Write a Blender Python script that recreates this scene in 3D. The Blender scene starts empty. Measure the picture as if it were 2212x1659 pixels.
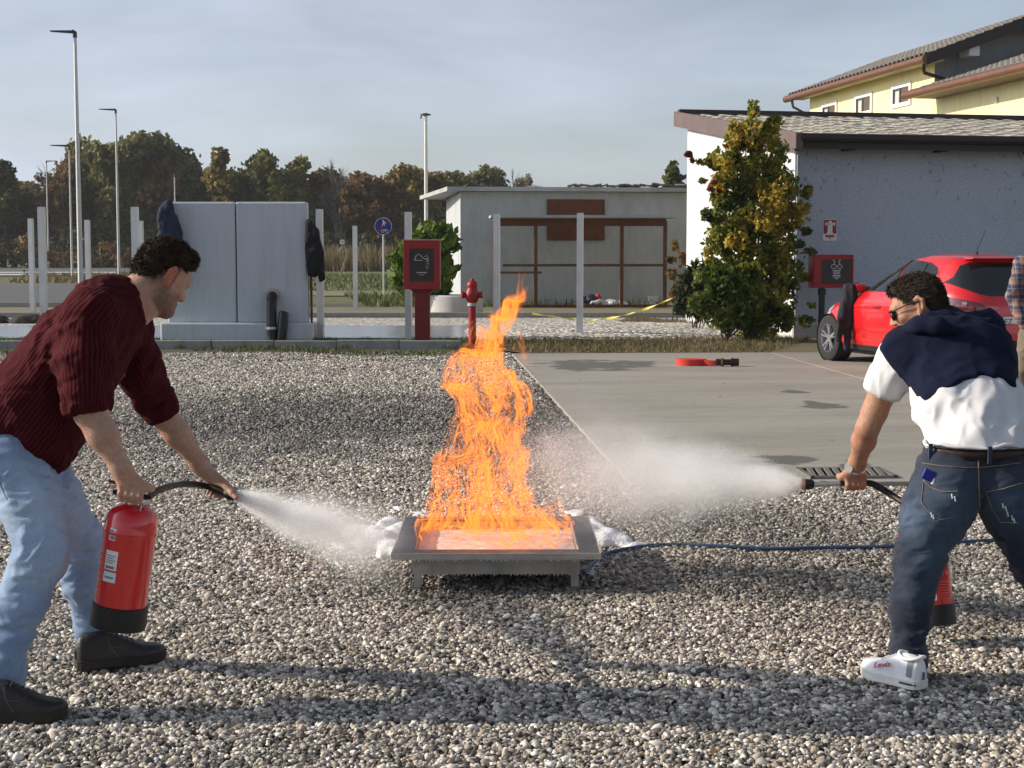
import bpy, bmesh, math, random
import numpy as np
from mathutils import Vector, Matrix, noise
R_ = math.radians
C = bpy.context.scene.collection
sc = bpy.context.scene
# ------------------------------------------------------------------ camera, world, sun, exposure
PITCH = math.atan((829.5 - 548) / 3318)
CAMZ = 1.5
cd = bpy.data.cameras.new('camera'); cam = bpy.data.objects.new('camera', cd); C.objects.link(cam)
cd.sensor_width = 36; cd.lens = 54; cd.clip_start = .05; cd.clip_end = 6000
cam.location = (0, 0, CAMZ); cam.rotation_euler = (math.pi / 2 - PITCH, 0, 0)
sc.camera = cam
SUN_EL, SUN_AZ = R_(25), R_(5)          # the sun stands to the left and a little beyond the scene
sun_dir = Vector((-math.cos(SUN_AZ) * math.cos(SUN_EL), math.sin(SUN_AZ) * math.cos(SUN_EL), math.sin(SUN_EL)))
ld = bpy.data.lights.new('sun', 'SUN'); ld.energy = 5.0; ld.angle = R_(.53); ld.color = (1, .87, .7)
so = bpy.data.objects.new('sun', ld); C.objects.link(so)
so.rotation_euler = sun_dir.to_track_quat('Z', 'Y').to_euler(); so.location = (-30, 5, 20)
w = bpy.data.worlds.new('World'); sc.world = w; w.use_nodes = True
wn, wl = w.node_tree.nodes, w.node_tree.links
bg = wn['Background']; bg.inputs['Strength'].default_value = .137
sky = wn.new('ShaderNodeTexSky'); sky.sky_type = 'NISHITA'; sky.sun_disc = False
sky.sun_elevation = SUN_EL; sky.sun_rotation = math.atan2(sun_dir.x, sun_dir.y); sky.air_density = 1.0; sky.dust_density = 1.6; sky.ozone_density = 1.6
tc = wn.new('ShaderNodeTexCoord'); mp = wn.new('ShaderNodeMapping'); mp.inputs['Scale'].default_value = (1.1, 1.1, 4.2)
mp.inputs['Rotation'].default_value = (0, .16, 0)
cn = wn.new('ShaderNodeTexNoise'); cn.inputs['Scale'].default_value = 2.6; cn.inputs['Detail'].default_value = 7; cn.inputs['Roughness'].default_value = .52
cn.inputs['Distortion'].default_value = .5
cr = wn.new('ShaderNodeValToRGB'); cr.color_ramp.elements[0].position = .32; cr.color_ramp.elements[1].position = .74
cr.color_ramp.elements[0].color = (.45, .45, .45, 1); cr.color_ramp.elements[1].color = (1, 1, 1, 1)
mx = wn.new('ShaderNodeMix'); mx.data_type = 'RGBA'     # thin cloud: the sky's own light, greyed and lifted
gy = wn.new('ShaderNodeRGBToBW'); wl.new(sky.outputs[0], gy.inputs[0]); gs = wn.new('ShaderNodeVectorMath'); gs.operation = 'SCALE'; gs.inputs[0].default_value = (1.1, 1.22, 1.46); cn2 = wn.new('ShaderNodeTexNoise'); cn2.inputs['Scale'].default_value = 4.5; cn2.inputs['Detail'].default_value = 6; cn2.inputs['Roughness'].default_value = .55; cn2.inputs['Distortion'].default_value = .3; wl.new(mp.outputs[0], cn2.inputs['Vector'])
cb = wn.new('ShaderNodeMapRange'); cb.inputs[1].default_value = .3; cb.inputs[2].default_value = .7; cb.inputs[3].default_value = .84; cb.inputs[4].default_value = 1.18; wl.new(cn2.outputs['Fac'], cb.inputs[0]); cm = wn.new('ShaderNodeMath'); cm.operation = 'MULTIPLY'; wl.new(gy.outputs[0], cm.inputs[0]); wl.new(cb.outputs[0], cm.inputs[1]); wl.new(cm.outputs[0], gs.inputs['Scale']); wl.new(gs.outputs[0], mx.inputs[7])
wl.new(tc.outputs['Generated'], mp.inputs['Vector']); wl.new(mp.outputs[0], cn.inputs['Vector']); wl.new(cn.outputs['Fac'], cr.inputs[0])
wl.new(cr.outputs[0], mx.inputs[0]); wl.new(sky.outputs[0], mx.inputs[6]); wl.new(mx.outputs[2], bg.inputs['Color'])
vs = sc.view_settings; vs.view_transform = 'Standard'; vs.look = 'None'; vs.gamma = 1; vs.exposure = 0.0; vs.use_curve_mapping = False
sc.render.engine = 'CYCLES'
cy = sc.cycles
cy.use_denoising = True; cy.max_bounces = 14; cy.diffuse_bounces = 10; cy.transmission_bounces = 12; cy.volume_bounces = 8; cy.volume_step_rate = 1; cy.volume_max_steps = 256; cy.glossy_bounces = 3; cy.transparent_max_bounces = 96; cy.caustics_reflective = False; cy.caustics_refractive = False

# ------------------------------------------------------------------ geometry of the view (to turn measured pixels into places)
FW = Vector((0, math.cos(PITCH), -math.sin(PITCH))); UP = Vector((0, math.sin(PITCH), math.cos(PITCH)))
def ray(u, v): return FW + Vector(((u - 1106) / 3318, 0, 0)) + UP * (-(v - 829.5) / 3318)
def at(u, v, d):
    r = ray(u, v); return Vector((0, 0, CAMZ)) + r * (d / r.y)
def G(u, v, z=0):
    r = ray(u, v); return Vector((0, 0, CAMZ)) + r * ((z - CAMZ) / r.z)

# ------------------------------------------------------------------ materials
def nodes(m):
    m.use_nodes = True; return m.node_tree.nodes, m.node_tree.links, m.node_tree.nodes['Principled BSDF']
def M(name, col, rough=.75, var=.18, scale=12, bump=0, bscale=None, metal=0, spec=.4, sss=0, col2=None, f2=0, s2=3, coat=0, trans=0, stretch=None, world=False):
    """base colour with fine noise, an optional second colour in large patches, and fine relief"""
    m = bpy.data.materials.new(name); n, l, p = nodes(m)
    tc = n.new('ShaderNodeTexCoord'); src = tc.outputs['Object']
    if world: g = n.new('ShaderNodeNewGeometry'); src = g.outputs['Position']
    if stretch:
        mpn = n.new('ShaderNodeMapping'); mpn.inputs['Scale'].default_value = stretch; l.new(src, mpn.inputs[0]); src = mpn.outputs[0]
    t = n.new('ShaderNodeTexNoise'); t.inputs['Scale'].default_value = scale; t.inputs['Detail'].default_value = 5; l.new(src, t.inputs['Vector'])
    r = n.new('ShaderNodeMapRange'); r.inputs[1].default_value = .25; r.inputs[2].default_value = .75; r.inputs[3].default_value = 1 - var; r.inputs[4].default_value = 1 + var
    l.new(t.outputs['Fac'], r.inputs[0])
    last = None
    if col2 is not None:
        t2 = n.new('ShaderNodeTexNoise'); t2.inputs['Scale'].default_value = s2; t2.inputs['Detail'].default_value = 6; t2.inputs['Roughness'].default_value = .6; l.new(src, t2.inputs['Vector'])
        r2 = n.new('ShaderNodeMapRange'); r2.inputs[1].default_value = .5 - f2 * .3; r2.inputs[2].default_value = .78 - f2 * .3; l.new(t2.outputs['Fac'], r2.inputs[0])
        mm = n.new('ShaderNodeMix'); mm.data_type = 'RGBA'; mm.inputs[6].default_value = (*col, 1); mm.inputs[7].default_value = (*col2, 1); l.new(r2.outputs[0], mm.inputs[0]); last = mm.outputs[2]
    v = n.new('ShaderNodeVectorMath'); v.operation = 'SCALE'; v.inputs[0].default_value = col
    if last: l.new(last, v.inputs[0])
    l.new(r.outputs[0], v.inputs['Scale']); l.new(v.outputs[0], p.inputs['Base Color'])
    p.inputs['Roughness'].default_value = rough; p.inputs['Metallic'].default_value = metal; p.inputs['Specular IOR Level'].default_value = spec
    if sss: p.inputs['Subsurface Weight'].default_value = sss; p.inputs['Subsurface Radius'].default_value = (.012, .005, .003); p.inputs['Subsurface Scale'].default_value = 1
    if coat: p.inputs['Coat Weight'].default_value = coat; p.inputs['Coat Roughness'].default_value = .04
    if bump:
        tb = n.new('ShaderNodeTexNoise'); tb.inputs['Scale'].default_value = bscale or scale * 4; tb.inputs['Detail'].default_value = 6; l.new(src, tb.inputs['Vector'])
        b = n.new('ShaderNodeBump'); b.inputs['Strength'].default_value = bump; b.inputs['Distance'].default_value = .02; l.new(tb.outputs['Fac'], b.inputs['Height']); l.new(b.outputs[0], p.inputs['Normal'])
    return m
def leaf_mat(name, cols, trans=.35):
    """leaves: each leaf takes one of the colours by its own random number"""
    m = bpy.data.materials.new(name); n, l, p = nodes(m)
    a = n.new('ShaderNodeAttribute'); a.attribute_name = 'tint'
    cr = n.new('ShaderNodeValToRGB'); e = cr.color_ramp.elements
    while len(e) < len(cols): e.new(.5)
    for i, c in enumerate(cols): e[i].position = i / (len(cols) - 1); e[i].color = (*c, 1)
    l.new(a.outputs['Fac'], cr.inputs[0]); l.new(cr.outputs[0], p.inputs['Base Color']); p.inputs['Roughness'].default_value = .55; p.inputs['Specular IOR Level'].default_value = .3
    tr = n.new('ShaderNodeBsdfTranslucent'); l.new(cr.outputs[0], tr.inputs[0])
    ms = n.new('ShaderNodeMixShader'); ms.inputs[0].default_value = trans; l.new(p.outputs[0], ms.inputs[1]); l.new(tr.outputs[0], ms.inputs[2]); l.new(ms.outputs[0], n['Material Output'].inputs[0])
    return m

# ------------------------------------------------------------------ mesh building
class MB:
    def __init__(s): s.v = []; s.f = []
    def add(s, vs, fs, mat=None):
        o = len(s.v)
        for q in vs:
            q = Vector(q); s.v.append(tuple(mat @ q if mat else q))
        s.f += [tuple(o + i for i in f) for f in fs]; return s
    def box(s, c, d, mat=None, taper=1):
        x, y, z = d[0] / 2, d[1] / 2, d[2] / 2
        vs = [(c[0] + a * x * (taper if k > 0 else 1), c[1] + b * y * (taper if k > 0 else 1), c[2] + k * z) for k in (-1, 1) for b in (-1, 1) for a in (-1, 1)]
        return s.add(vs, [(0, 2, 3, 1), (4, 5, 7, 6), (0, 1, 5, 4), (2, 6, 7, 3), (0, 4, 6, 2), (1, 3, 7, 5)], mat)
    def tube(s, pts, r, n=8, cap=True, mat=None, flat=None):
        pts = [Vector(p) for p in pts]; rs = r if isinstance(r, (list, tuple)) else [r] * len(pts)
        vs, fs = [], []
        pn = None
        for i, p in enumerate(pts):
            t = (pts[min(i + 1, len(pts) - 1)] - pts[max(i - 1, 0)]).normalized()
            if pn is None:
                a = Vector((0, 0, 1)) if abs(t.z) < .9 else Vector((1, 0, 0)); pn = (a - t * a.dot(t)).normalized()
            else: pn = (pn - t * pn.dot(t)).normalized()
            b = t.cross(pn); fl = flat or 1
            for k in range(n):
                an = 2 * math.pi * (k + .5) / n; vs.append(p + (pn * math.cos(an) * fl + b * math.sin(an)) * rs[i])
        for i in range(len(pts) - 1):
            for k in range(n): fs.append((i * n + k, i * n + (k + 1) % n, (i + 1) * n + (k + 1) % n, (i + 1) * n + k))
        if cap: fs += [tuple(range(n - 1, -1, -1)), tuple((len(pts) - 1) * n + k for k in range(n))]
        return s.add(vs, fs, mat)
    def lathe(s, prof, n=24, mat=None, cap=True):
        vs, fs = [], []
        for r, z in prof:
            for k in range(n): an = 2 * math.pi * k / n; vs.append((r * math.cos(an), r * math.sin(an), z))
        for i in range(len(prof) - 1):
            for k in range(n): fs.append((i * n + k, i * n + (k + 1) % n, (i + 1) * n + (k + 1) % n, (i + 1) * n + k))
        if cap and prof[0][0] > 1e-4: fs.append(tuple(range(n - 1, -1, -1)))
        if cap and prof[-1][0] > 1e-4: fs.append(tuple((len(prof) - 1) * n + k for k in range(n)))
        return s.add(vs, fs, mat)
    def prism(s, poly, z0, z1, mat=None):
        n = len(poly); vs = [(x, y, z0) for x, y in poly] + [(x, y, z1) for x, y in poly]
        return s.add(vs, [tuple(range(n - 1, -1, -1)), tuple(range(n, 2 * n))] + [(i, (i + 1) % n, n + (i + 1) % n, n + i) for i in range(n)], mat)
    def grid(s, P):
        """P[i][j] points -> sheet"""
        ni, nj = len(P), len(P[0]); vs = [q for row in P for q in row]
        return s.add(vs, [(i * nj + j, i * nj + j + 1, (i + 1) * nj + j + 1, (i + 1) * nj + j) for i in range(ni - 1) for j in range(nj - 1)])
    def mesh(s, name):
        me = bpy.data.meshes.new(name); me.from_pydata(s.v, [], s.f); me.update(); return me
    def build(s, name, m, parent=None, off=None, smooth=False, bevel=0):
        if off is not None: s.v = [(x - off[0], y - off[1], z - off[2]) for x, y, z in s.v]
        return ob(name, s.mesh(name), m, parent, smooth=smooth, bevel=bevel)
def ob(name, me, m=None, parent=None, smooth=False, bevel=0, loc=None):
    o = bpy.data.objects.new(name, me); C.objects.link(o); o.parent = parent
    if m is not None and len(me.materials) == 0: me.materials.append(m)
    if smooth and hasattr(me, 'polygons'):
        me.polygons.foreach_set('use_smooth', [True] * len(me.polygons))
        if smooth != 2:
            try: me.set_sharp_from_angle(angle=R_(40))
            except Exception: pass
    if bevel:
        b = o.modifiers.new('edge', 'BEVEL'); b.width = bevel; b.segments = 2; b.limit_method = 'ANGLE'
    if loc is not None: o.location = loc
    return o
def tag(o, label=None, cat=None, group=None, kind=None):
    if label: o['label'] = label
    if cat: o['category'] = cat
    if group: o['group'] = group
    if kind: o['kind'] = kind
    return o
def thing(name, label, cat, loc=(0, 0, 0), rz=0, group=None):
    o = bpy.data.objects.new(name, None); C.objects.link(o); o.location = loc; o.rotation_euler = (0, 0, rz); o.empty_display_size = .1
    return tag(o, label, cat, group)
def copy_tree(o, parent=None):
    c = o.copy(); C.objects.link(c); c.parent = parent
    for ch in list(o.children): copy_tree(ch, c)
    return c
def np_mesh(name, V, F, smooth=False):
    """fast mesh from numpy vertices and equal-sized faces"""
    me = bpy.data.meshes.new(name); V = np.asarray(V, np.float32); F = np.asarray(F, np.int32); k = F.shape[1]
    me.vertices.add(len(V)); me.vertices.foreach_set('co', V.ravel()); me.loops.add(F.size); me.loops.foreach_set('vertex_index', F.ravel())
    me.polygons.add(len(F)); me.polygons.foreach_set('loop_start', np.arange(0, F.size, k, dtype=np.int32))
    try: me.polygons.foreach_set('loop_total', np.full(len(F), k, np.int32))
    except Exception: pass
    if smooth: me.polygons.foreach_set('use_smooth', np.ones(len(F), bool))
    me.update(calc_edges=True); return me
def face_attr(me, name, vals):
    a = me.attributes.new(name, 'FLOAT', 'FACE'); a.data.foreach_set('value', np.asarray(vals, np.float32))
def vert_attr(me, name, vals):
    a = me.attributes.new(name, 'FLOAT', 'POINT'); a.data.foreach_set('value', np.asarray(vals, np.float32))
def text(name, s, size, m, parent, loc, rot, align='CENTER', ext=.001):
    cu = bpy.data.curves.new(name, 'FONT'); cu.body = s; cu.size = size; cu.align_x = align; cu.align_y = 'CENTER'; cu.extrude = ext; cu.resolution_u = 2
    tmp = bpy.data.objects.new('tmp', cu); C.objects.link(tmp); dg = bpy.context.evaluated_depsgraph_get(); dg.update(); me = bpy.data.meshes.new_from_object(tmp.evaluated_get(dg)); bpy.data.objects.remove(tmp)
    me.materials.clear(); me.materials.append(m); o = bpy.data.objects.new(name, me); C.objects.link(o); o.parent = parent; o.location = loc; o.rotation_euler = rot; return o
FACING = (math.pi / 2, 0, 0)     # text upright, read from the camera's side

# ------------------------------------------------------------------ smooth solids from distance fields (people, clothes, foam)
class Solid:
    def __init__(s): s.p = []
    def seg(s, a, b, ra, rb=None, k=.03, ax=None, f=1, flat=False):
        s.p.append(('seg', np.array(a, float), np.array(b, float), ra, ra if rb is None else rb, k, None if ax is None else np.array(Vector(ax).normalized()), f, flat)); return s
    def chain(s, pts, rs, k=.03, **kw):
        for i in range(len(pts) - 1): s.seg(pts[i], pts[i + 1], rs[i], rs[i + 1], k, **kw)
        return s
    def ell(s, c, r, rot=None, k=.03, sub=False):
        s.p.append(('ell', np.array(c, float), np.array(r, float), np.eye(3) if rot is None else np.array(rot), k, sub)); return s
    def field(s, p, X):
        if p[0] == 'seg':
            _, a, b, ra, rb, k, ax, f, flat = p
            q = X - a; d = b - a; L2 = d @ d
            if ax is not None:
                e = ax - d * (ax @ d) / L2; e = e / np.linalg.norm(e); q = q - (q @ e)[..., None] * e * (1 - 1 / f)
            t = (q @ d) / L2; tcl = np.clip(t, 0, 1); rr = ra + (rb - ra) * tcl
            if flat:
                L = math.sqrt(L2); rad = np.linalg.norm(q - t[..., None] * d, axis=-1) - rr; axl = np.maximum(-t, t - 1) * L
                return np.where((rad > 0) & (axl > 0), np.hypot(rad, axl), np.maximum(rad, axl))
            return np.linalg.norm(q - tcl[..., None] * d, axis=-1) - rr
        _, c, r, rot, k, sub = p
        q = (X - c) @ rot; k0 = np.linalg.norm(q / r, axis=-1); k1 = np.linalg.norm(q / (r * r), axis=-1)
        return k0 * (k0 - 1) / np.maximum(k1, 1e-9)
    def bbox(s, p):
        if p[0] == 'seg':
            r = max(p[3], p[4]) * max(1, p[7]); return np.minimum(p[1], p[2]) - r, np.maximum(p[1], p[2]) + r
        r = p[2].max(); return p[1] - r, p[1] + r
    def net(s, h, extra=None, smooth=2, pad=.02):
        add = [p for p in s.p if not (p[0] == 'ell' and p[5])]
        lo = np.min([s.bbox(p)[0] for p in add], axis=0) - pad; hi = np.max([s.bbox(p)[1] for p in add], axis=0) + pad
        n = np.ceil((hi - lo) / h).astype(int) + 1
        V = np.full(n, .06, np.float32)
        axs = [lo[i] + h * np.arange(n[i]) for i in range(3)]
        for p in s.p:
            k = p[5] if p[0] == 'seg' else p[4]
            a, b = s.bbox(p); a = np.maximum(((a - k - 2 * h - lo) / h).astype(int), 0); b = np.minimum(((b + k + 2 * h - lo) / h).astype(int) + 1, n)
            if np.any(b <= a): continue
            sl = tuple(slice(a[i], b[i]) for i in range(3))
            X = np.stack(np.meshgrid(*[axs[i][sl[i]] for i in range(3)], indexing='ij'), -1)
            D = s.field(p, X).astype(np.float32); W = V[sl]
            if p[0] == 'ell' and p[5]: V[sl] = np.maximum(W, -D); continue
            hh = np.clip(.5 + .5 * (W - D) / k, 0, 1); V[sl] = W + (D - W) * hh - k * hh * (1 - hh)
        if extra is not None:
            X = np.stack(np.meshgrid(*axs, indexing='ij'), -1); V = extra(V, X)
        return surface_net(V, lo, h, smooth)
def surface_net(V, lo, h, smooth):
    n = np.array(V.shape); S = V < 0
    S[0] = S[-1] = False; S[:, 0] = S[:, -1] = False; S[:, :, 0] = S[:, :, -1] = False
    V = np.where(S, np.minimum(V, -1e-6), np.maximum(V, 1e-6))
    m = n - 1; P = np.zeros((*m, 3), np.float32); cnt = np.zeros(m, np.float32)
    def cor(A, i, j, k): return A[i:m[0] + i, j:m[1] + j, k:m[2] + k]
    E = []
    for ax in range(3):
        for a in (0, 1):
            for b in (0, 1):
                c0 = [0, 0, 0]; o = [q for q in range(3) if q != ax]; c0[o[0]] = a; c0[o[1]] = b; c1 = list(c0); c1[ax] = 1; E.append((ax, c0, c1))
    for ax, c0, c1 in E:
        A, B = cor(V, *c0), cor(V, *c1); cr = (A < 0) != (B < 0); t = np.where(cr, A / np.where(cr, A - B, 1), 0)
        for q in range(3): P[..., q] += np.where(cr, c0[q] + (t if q == ax else 0), 0)
        cnt += cr
    act = cnt > 0; idx = -np.ones(m, np.int64); idx[act] = np.arange(act.sum())
    verts = (np.argwhere(act) + P[act] / cnt[act][:, None]) * h + lo
    F = []
    for ax in range(3):
        o = [q for q in range(3) if q != ax]
        a0 = [slice(1, -1)] * 3; a0[ax] = slice(0, m[ax]); a1 = list(a0); a1[ax] = slice(1, m[ax] + 1)
        A, B = S[tuple(a0)], S[tuple(a1)]; ch = np.argwhere(A != B)
        if len(ch) == 0: continue
        base = ch.copy(); base[:, o[0]] += 1; base[:, o[1]] += 1
        def cell(da, db):
            c = base.copy(); c[:, o[0]] -= da; c[:, o[1]] -= db; return idx[c[:, 0], c[:, 1], c[:, 2]]
        q = np.stack([cell(1, 1), cell(0, 1), cell(0, 0), cell(1, 0)], 1)
        ins = A[tuple(ch.T)]; flip = ins if ax != 1 else ~ins
        q[~flip] = q[~flip][:, ::-1]; F.append(q)
    F = np.concatenate(F); F = F[(F >= 0).all(1)]
    if smooth:
        e = np.concatenate([F[:, [0, 1]], F[:, [1, 2]], F[:, [2, 3]], F[:, [3, 0]]])
        deg = np.bincount(e.ravel(), minlength=len(verts))
        for _ in range(smooth):
            acc = np.zeros_like(verts); np.add.at(acc, e[:, 0], verts[e[:, 1]]); np.add.at(acc, e[:, 1], verts[e[:, 0]])
            verts = verts * .4 + .6 * acc / np.maximum(deg, 1)[:, None]
    return verts, F
def vnormals(V, F):
    a, b, c, d = V[F[:, 0]], V[F[:, 1]], V[F[:, 2]], V[F[:, 3]]; fn = np.cross(c - a, d - b); N = np.zeros_like(V)
    for i in range(4): np.add.at(N, F[:, i], fn)
    return N / np.maximum(np.linalg.norm(N, axis=1), 1e-12)[:, None]
def nz(V, freq, seed=0, stretch=(1, 1, 1)):
    st = np.asarray(stretch); return np.array([noise.noise(Vector(q)) for q in V * freq * st + seed * 7.31])
def folds(V, F, amp, freq, seed, stretch=(1, 1, 1)):
    """cloth folds: ridged noise pushed out along the normals"""
    N = vnormals(V, F); w = np.stack([nz(V, freq * .6, seed + 3), nz(V, freq * .6, seed + 5), nz(V, freq * .6, seed + 9)], 1) * .35 / freq * 2
    r = 1 - np.abs(nz(V + w, freq, seed, stretch)) * 2.6
    return V + N * (np.asarray(amp) * np.clip(r, -1, 1))[:, None] if np.ndim(amp) else V + N * (amp * np.clip(r, -1, 1))[:, None]
def solid_ob(name, VF, m, root, attrs=None):
    V, F = VF; V = V - np.array(root.location); me = np_mesh(name, V, F, True)
    for k, a in (attrs or {}).items(): vert_attr(me, k, a)
    return ob(name, me, m, root)
# ================================================================== SETTING
rng = np.random.default_rng(7); rnd = random.Random(7)
def sheet(name, poly, z, m, kind='structure'):
    b = MB(); b.add([(x, y, z) for x, y in poly], [tuple(range(len(poly)))]); return tag(b.build(name, m), kind=kind)
def gp(*uv): return [tuple(G(u, v)[:2]) for u, v in uv]
m_earth = M('earth', (.075, .07, .045), .95, .3, 3, .5, 30, col2=(.05, .065, .025), s2=.4)
m_meadow = M('meadow_grass', (.105, .125, .04), .95, .35, 2.5, .6, 12, col2=(.14, .115, .05), s2=.08, stretch=(1, .25, 1))
m_lawn = M('lawn', (.055, .085, .025), .95, .3, 4, .6, 25, col2=(.1, .1, .045), s2=.3)
m_dry = M('dry_track', (.2, .18, .115), .95, .2, 2, .4, 10, col2=(.11, .13, .05), s2=.15, stretch=(.3, 1, 1))
m_asph = M('asphalt', (.105, .108, .115), .9, .15, 30, .3, 120, col2=(.13, .13, .13), s2=.5)
def gravel_mat(name, base, vs, world=True):
    m = bpy.data.materials.new(name); n, l, p = nodes(m)
    g = n.new('ShaderNodeNewGeometry'); vo = n.new('ShaderNodeTexVoronoi'); vo.inputs['Scale'].default_value = vs; l.new(g.outputs['Position'], vo.inputs['Vector'])
    cr = n.new('ShaderNodeValToRGB'); e = cr.color_ramp.elements; e[0].color = (*[c * .35 for c in base], 1); e[1].color = (*[c * 1.6 for c in base], 1)
    sp = n.new('ShaderNodeSeparateColor'); l.new(vo.outputs['Color'], sp.inputs[0]); l.new(sp.outputs[0], cr.inputs[0]); l.new(cr.outputs[0], p.inputs['Base Color'])
    b = n.new('ShaderNodeBump'); b.invert = True; b.inputs['Strength'].default_value = 1; b.inputs['Distance'].default_value = .03; l.new(vo.outputs['Distance'], b.inputs['Height']); l.new(b.outputs[0], p.inputs['Normal']); p.inputs['Roughness'].default_value = .9
    return m
m_gravbed = gravel_mat('gravel_bed', (.11, .103, .092), 60)
m_paleg = gravel_mat('pale_gravel', (.42, .4, .36), 14)
sheet('ground', [(-1500, -60), (1500, -60), (1500, 3000), (-1500, 3000)], -.03, m_meadow)
sheet('earth_ground', [(-40, -12), (40, -12), (40, 47), (-40, 47)], -.02, m_earth)
sheet('gravel_bed', [(-30, -10), (30, -10), (30, 9.75), (1.0, 9.75), (.0, 23.3), (-30, 23.9)], -.014, m_gravbed)
# ---- concrete pavement: slabs with open joints, in its own slightly turned frame
def wet_concrete():
    m = M('concrete_pavement', (.345, .322, .28), .8, .1, 14, .25, 90, col2=(.27, .252, .215), s2=.9, f2=.4, stretch=(.35, 1.4, 1))
    n, l = m.node_tree.nodes, m.node_tree.links; p = n['Principled BSDF']
    g = n.new('ShaderNodeNewGeometry'); src = p.inputs['Base Color'].links[0].from_socket
    last = None
    ns = n.new('ShaderNodeTexNoise'); ns.inputs['Scale'].default_value = 3.2; ns.inputs['Detail'].default_value = 5; l.new(g.outputs['Position'], ns.inputs['Vector'])
    for (u, v, ru, rv) in WET:      # oil and water stains lying on the slabs
        c = G(u, v); c2 = G(u, v + rv); rx = ru * c.y / 3318; ry = abs(c.y - c2.y)
        mpn = n.new('ShaderNodeMapping'); mpn.vector_type = 'POINT'; mpn.inputs['Location'].default_value = (-c.x / rx, -c.y / ry, 0); mpn.inputs['Scale'].default_value = (1 / rx, 1 / ry, 0); l.new(g.outputs['Position'], mpn.inputs[0])
        le = n.new('ShaderNodeVectorMath'); le.operation = 'LENGTH'; l.new(mpn.outputs[0], le.inputs[0])
        ad = n.new('ShaderNodeMath'); ad.operation = 'MULTIPLY_ADD'; ad.inputs[1].default_value = 2.4; l.new(ns.outputs['Fac'], ad.inputs[0]); l.new(le.outputs['Value'], ad.inputs[2])
        r = n.new('ShaderNodeMapRange'); r.inputs[1].default_value = 2.2; r.inputs[2].default_value = 1.95; l.new(ad.outputs[0], r.inputs[0])
        if last is None: last = r.outputs[0]
        else:
            mxn = n.new('ShaderNodeMath'); mxn.operation = 'MAXIMUM'; l.new(last, mxn.inputs[0]); l.new(r.outputs[0], mxn.inputs[1]); last = mxn.outputs[0]
    mm = n.new('ShaderNodeMix'); mm.data_type = 'RGBA'; mm.inputs[7].default_value = (.13, .125, .11, 1); l.new(src, mm.inputs[6]); l.new(last, mm.inputs[0]); l.new(mm.outputs[2], p.inputs['Base Color'])
    return m
WET = [(1275, 792, 120, 13), (1365, 788, 60, 8), (1775, 880, 42, 9), (1712, 850, 34, 4), (1700, 998, 70, 12), (1640, 1006, 50, 9), (1850, 1012, 40, 6), (1240, 1010, 60, 20)]
m_conc = wet_concrete()
pav = thing('pavement', None, None, tuple(G(1105, 766)[:2]) + (0,), R_(-176.6) + math.pi); tag(pav, kind='structure')
# local: +x right along the far edge, -y towards the camera
rows = [(0, -1.5), (-1.5, -5.4), (-5.4, -9.3), (-9.3, -13.05)]
for j, (y0, y1) in enumerate(rows):
    for i in range(6):
        x0, x1 = i * 3.9, (i + 1) * 3.9
        b = MB(); b.prism([(x0 + .006, y1 + .006), (x1 - .006, y1 + .006), (x1 - .006, y0 - .006), (x0 + .006, y0 - .006)], -.1, .018); b.build('slab', m_conc, pav, bevel=.006)
# ---- kerb of long stones left, with a strip of soil and grass behind
m_kerb = M('kerb_stone', (.3, .3, .28), .85, .15, 10, .3, 60, col2=(.2, .2, .17), s2=1.5)
kerb = tag(thing('kerb', None, None, (-9.8, 24.55, 0)), kind='structure')
km = None
for i in range(9):
    if km is None:
        km = MB().box((.5, 0, .045), (.985, .1, .15)).build('kerb_stone', m_kerb, kerb, bevel=.01); ks = km
    else:
        ks = km.copy(); C.objects.link(ks); ks.location = (i * 1.0, rnd.uniform(-.006, .006), rnd.uniform(-.008, .006))
sheet('verge', [(-30, 24.6), (-.6, 24.6), (-.6, 26.9), (-30, 26.9)], .012, m_lawn)
sheet('dry_bank', [(-.6, 24.6), (.2, 23.0), (3.9, 23.2), (20, 24.5), (20, 27.25), (4.9, 27.3), (3.7, 33.6), (2.7, 36), (2.2, 33), (1.6, 26.9), (-.6, 26.9)], .013, M('dry_soil', (.15, .12, .07), .95, .3, 5, .6, 25, col2=(.09, .1, .04), s2=.9))
m_wets = M('smooth_slab', (.3, .33, .37), .2, .06, 3, .05, 8, col2=(.22, .25, .29), s2=.6, spec=.6, stretch=(.4, 2, 1))
tag(MB().prism([(-16, 26.9), (-.3, 26.9), (-.2, 31.6), (-16, 31.6)], -.05, .03).build('smooth_slab', m_wets), kind='structure')
sheet('pale_gravel', [(-22, 31.7), (3.2, 31.7), (4.2, 36), (-22, 36)], .004, m_paleg)
# mound of pale gravel right of the posts
P = []
for i in range(41):
    row = []
    for j in range(13):
        x = -1.0 + i * .14; y = 26.6 + j * .47
        e = max(0, 1 - abs((i - 20) / 20) ** 3) * max(0, 1 - abs((j - 6) / 6) ** 2.5)
        row.append((x, y, .01 + e * (.16 + .05 * noise.noise((x * 1.4, y, 0))) + .02 * noise.noise((x * 6, y * 4, 1))))
    P.append(row)
tag(MB().grid(P).build('gravel_mound', m_paleg, smooth=2), kind='structure')
k2 = MB().box((0, 36.2, .05), (46, .16, .14)); tag(k2.build('far_kerb', m_kerb), kind='structure')
sheet('dry_path', [(-40, 36.3), (10, 36.3), (10, 43), (-40, 43)], .008, m_dry)
sheet('lawn', [(-3.4, 43), (12, 43), (12, 55), (-6, 55)], .006, m_lawn)
sheet('dry_track', [(-7, 55), (30, 55), (30, 62), (-9, 62)], .004, m_dry)
sheet('asphalt_road', [tuple(G(-700, 663)[:2]), tuple(G(330, 663)[:2]), tuple(G(420, 612)[:2]), tuple(G(-700, 612)[:2])], .012, m_asph)
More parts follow.
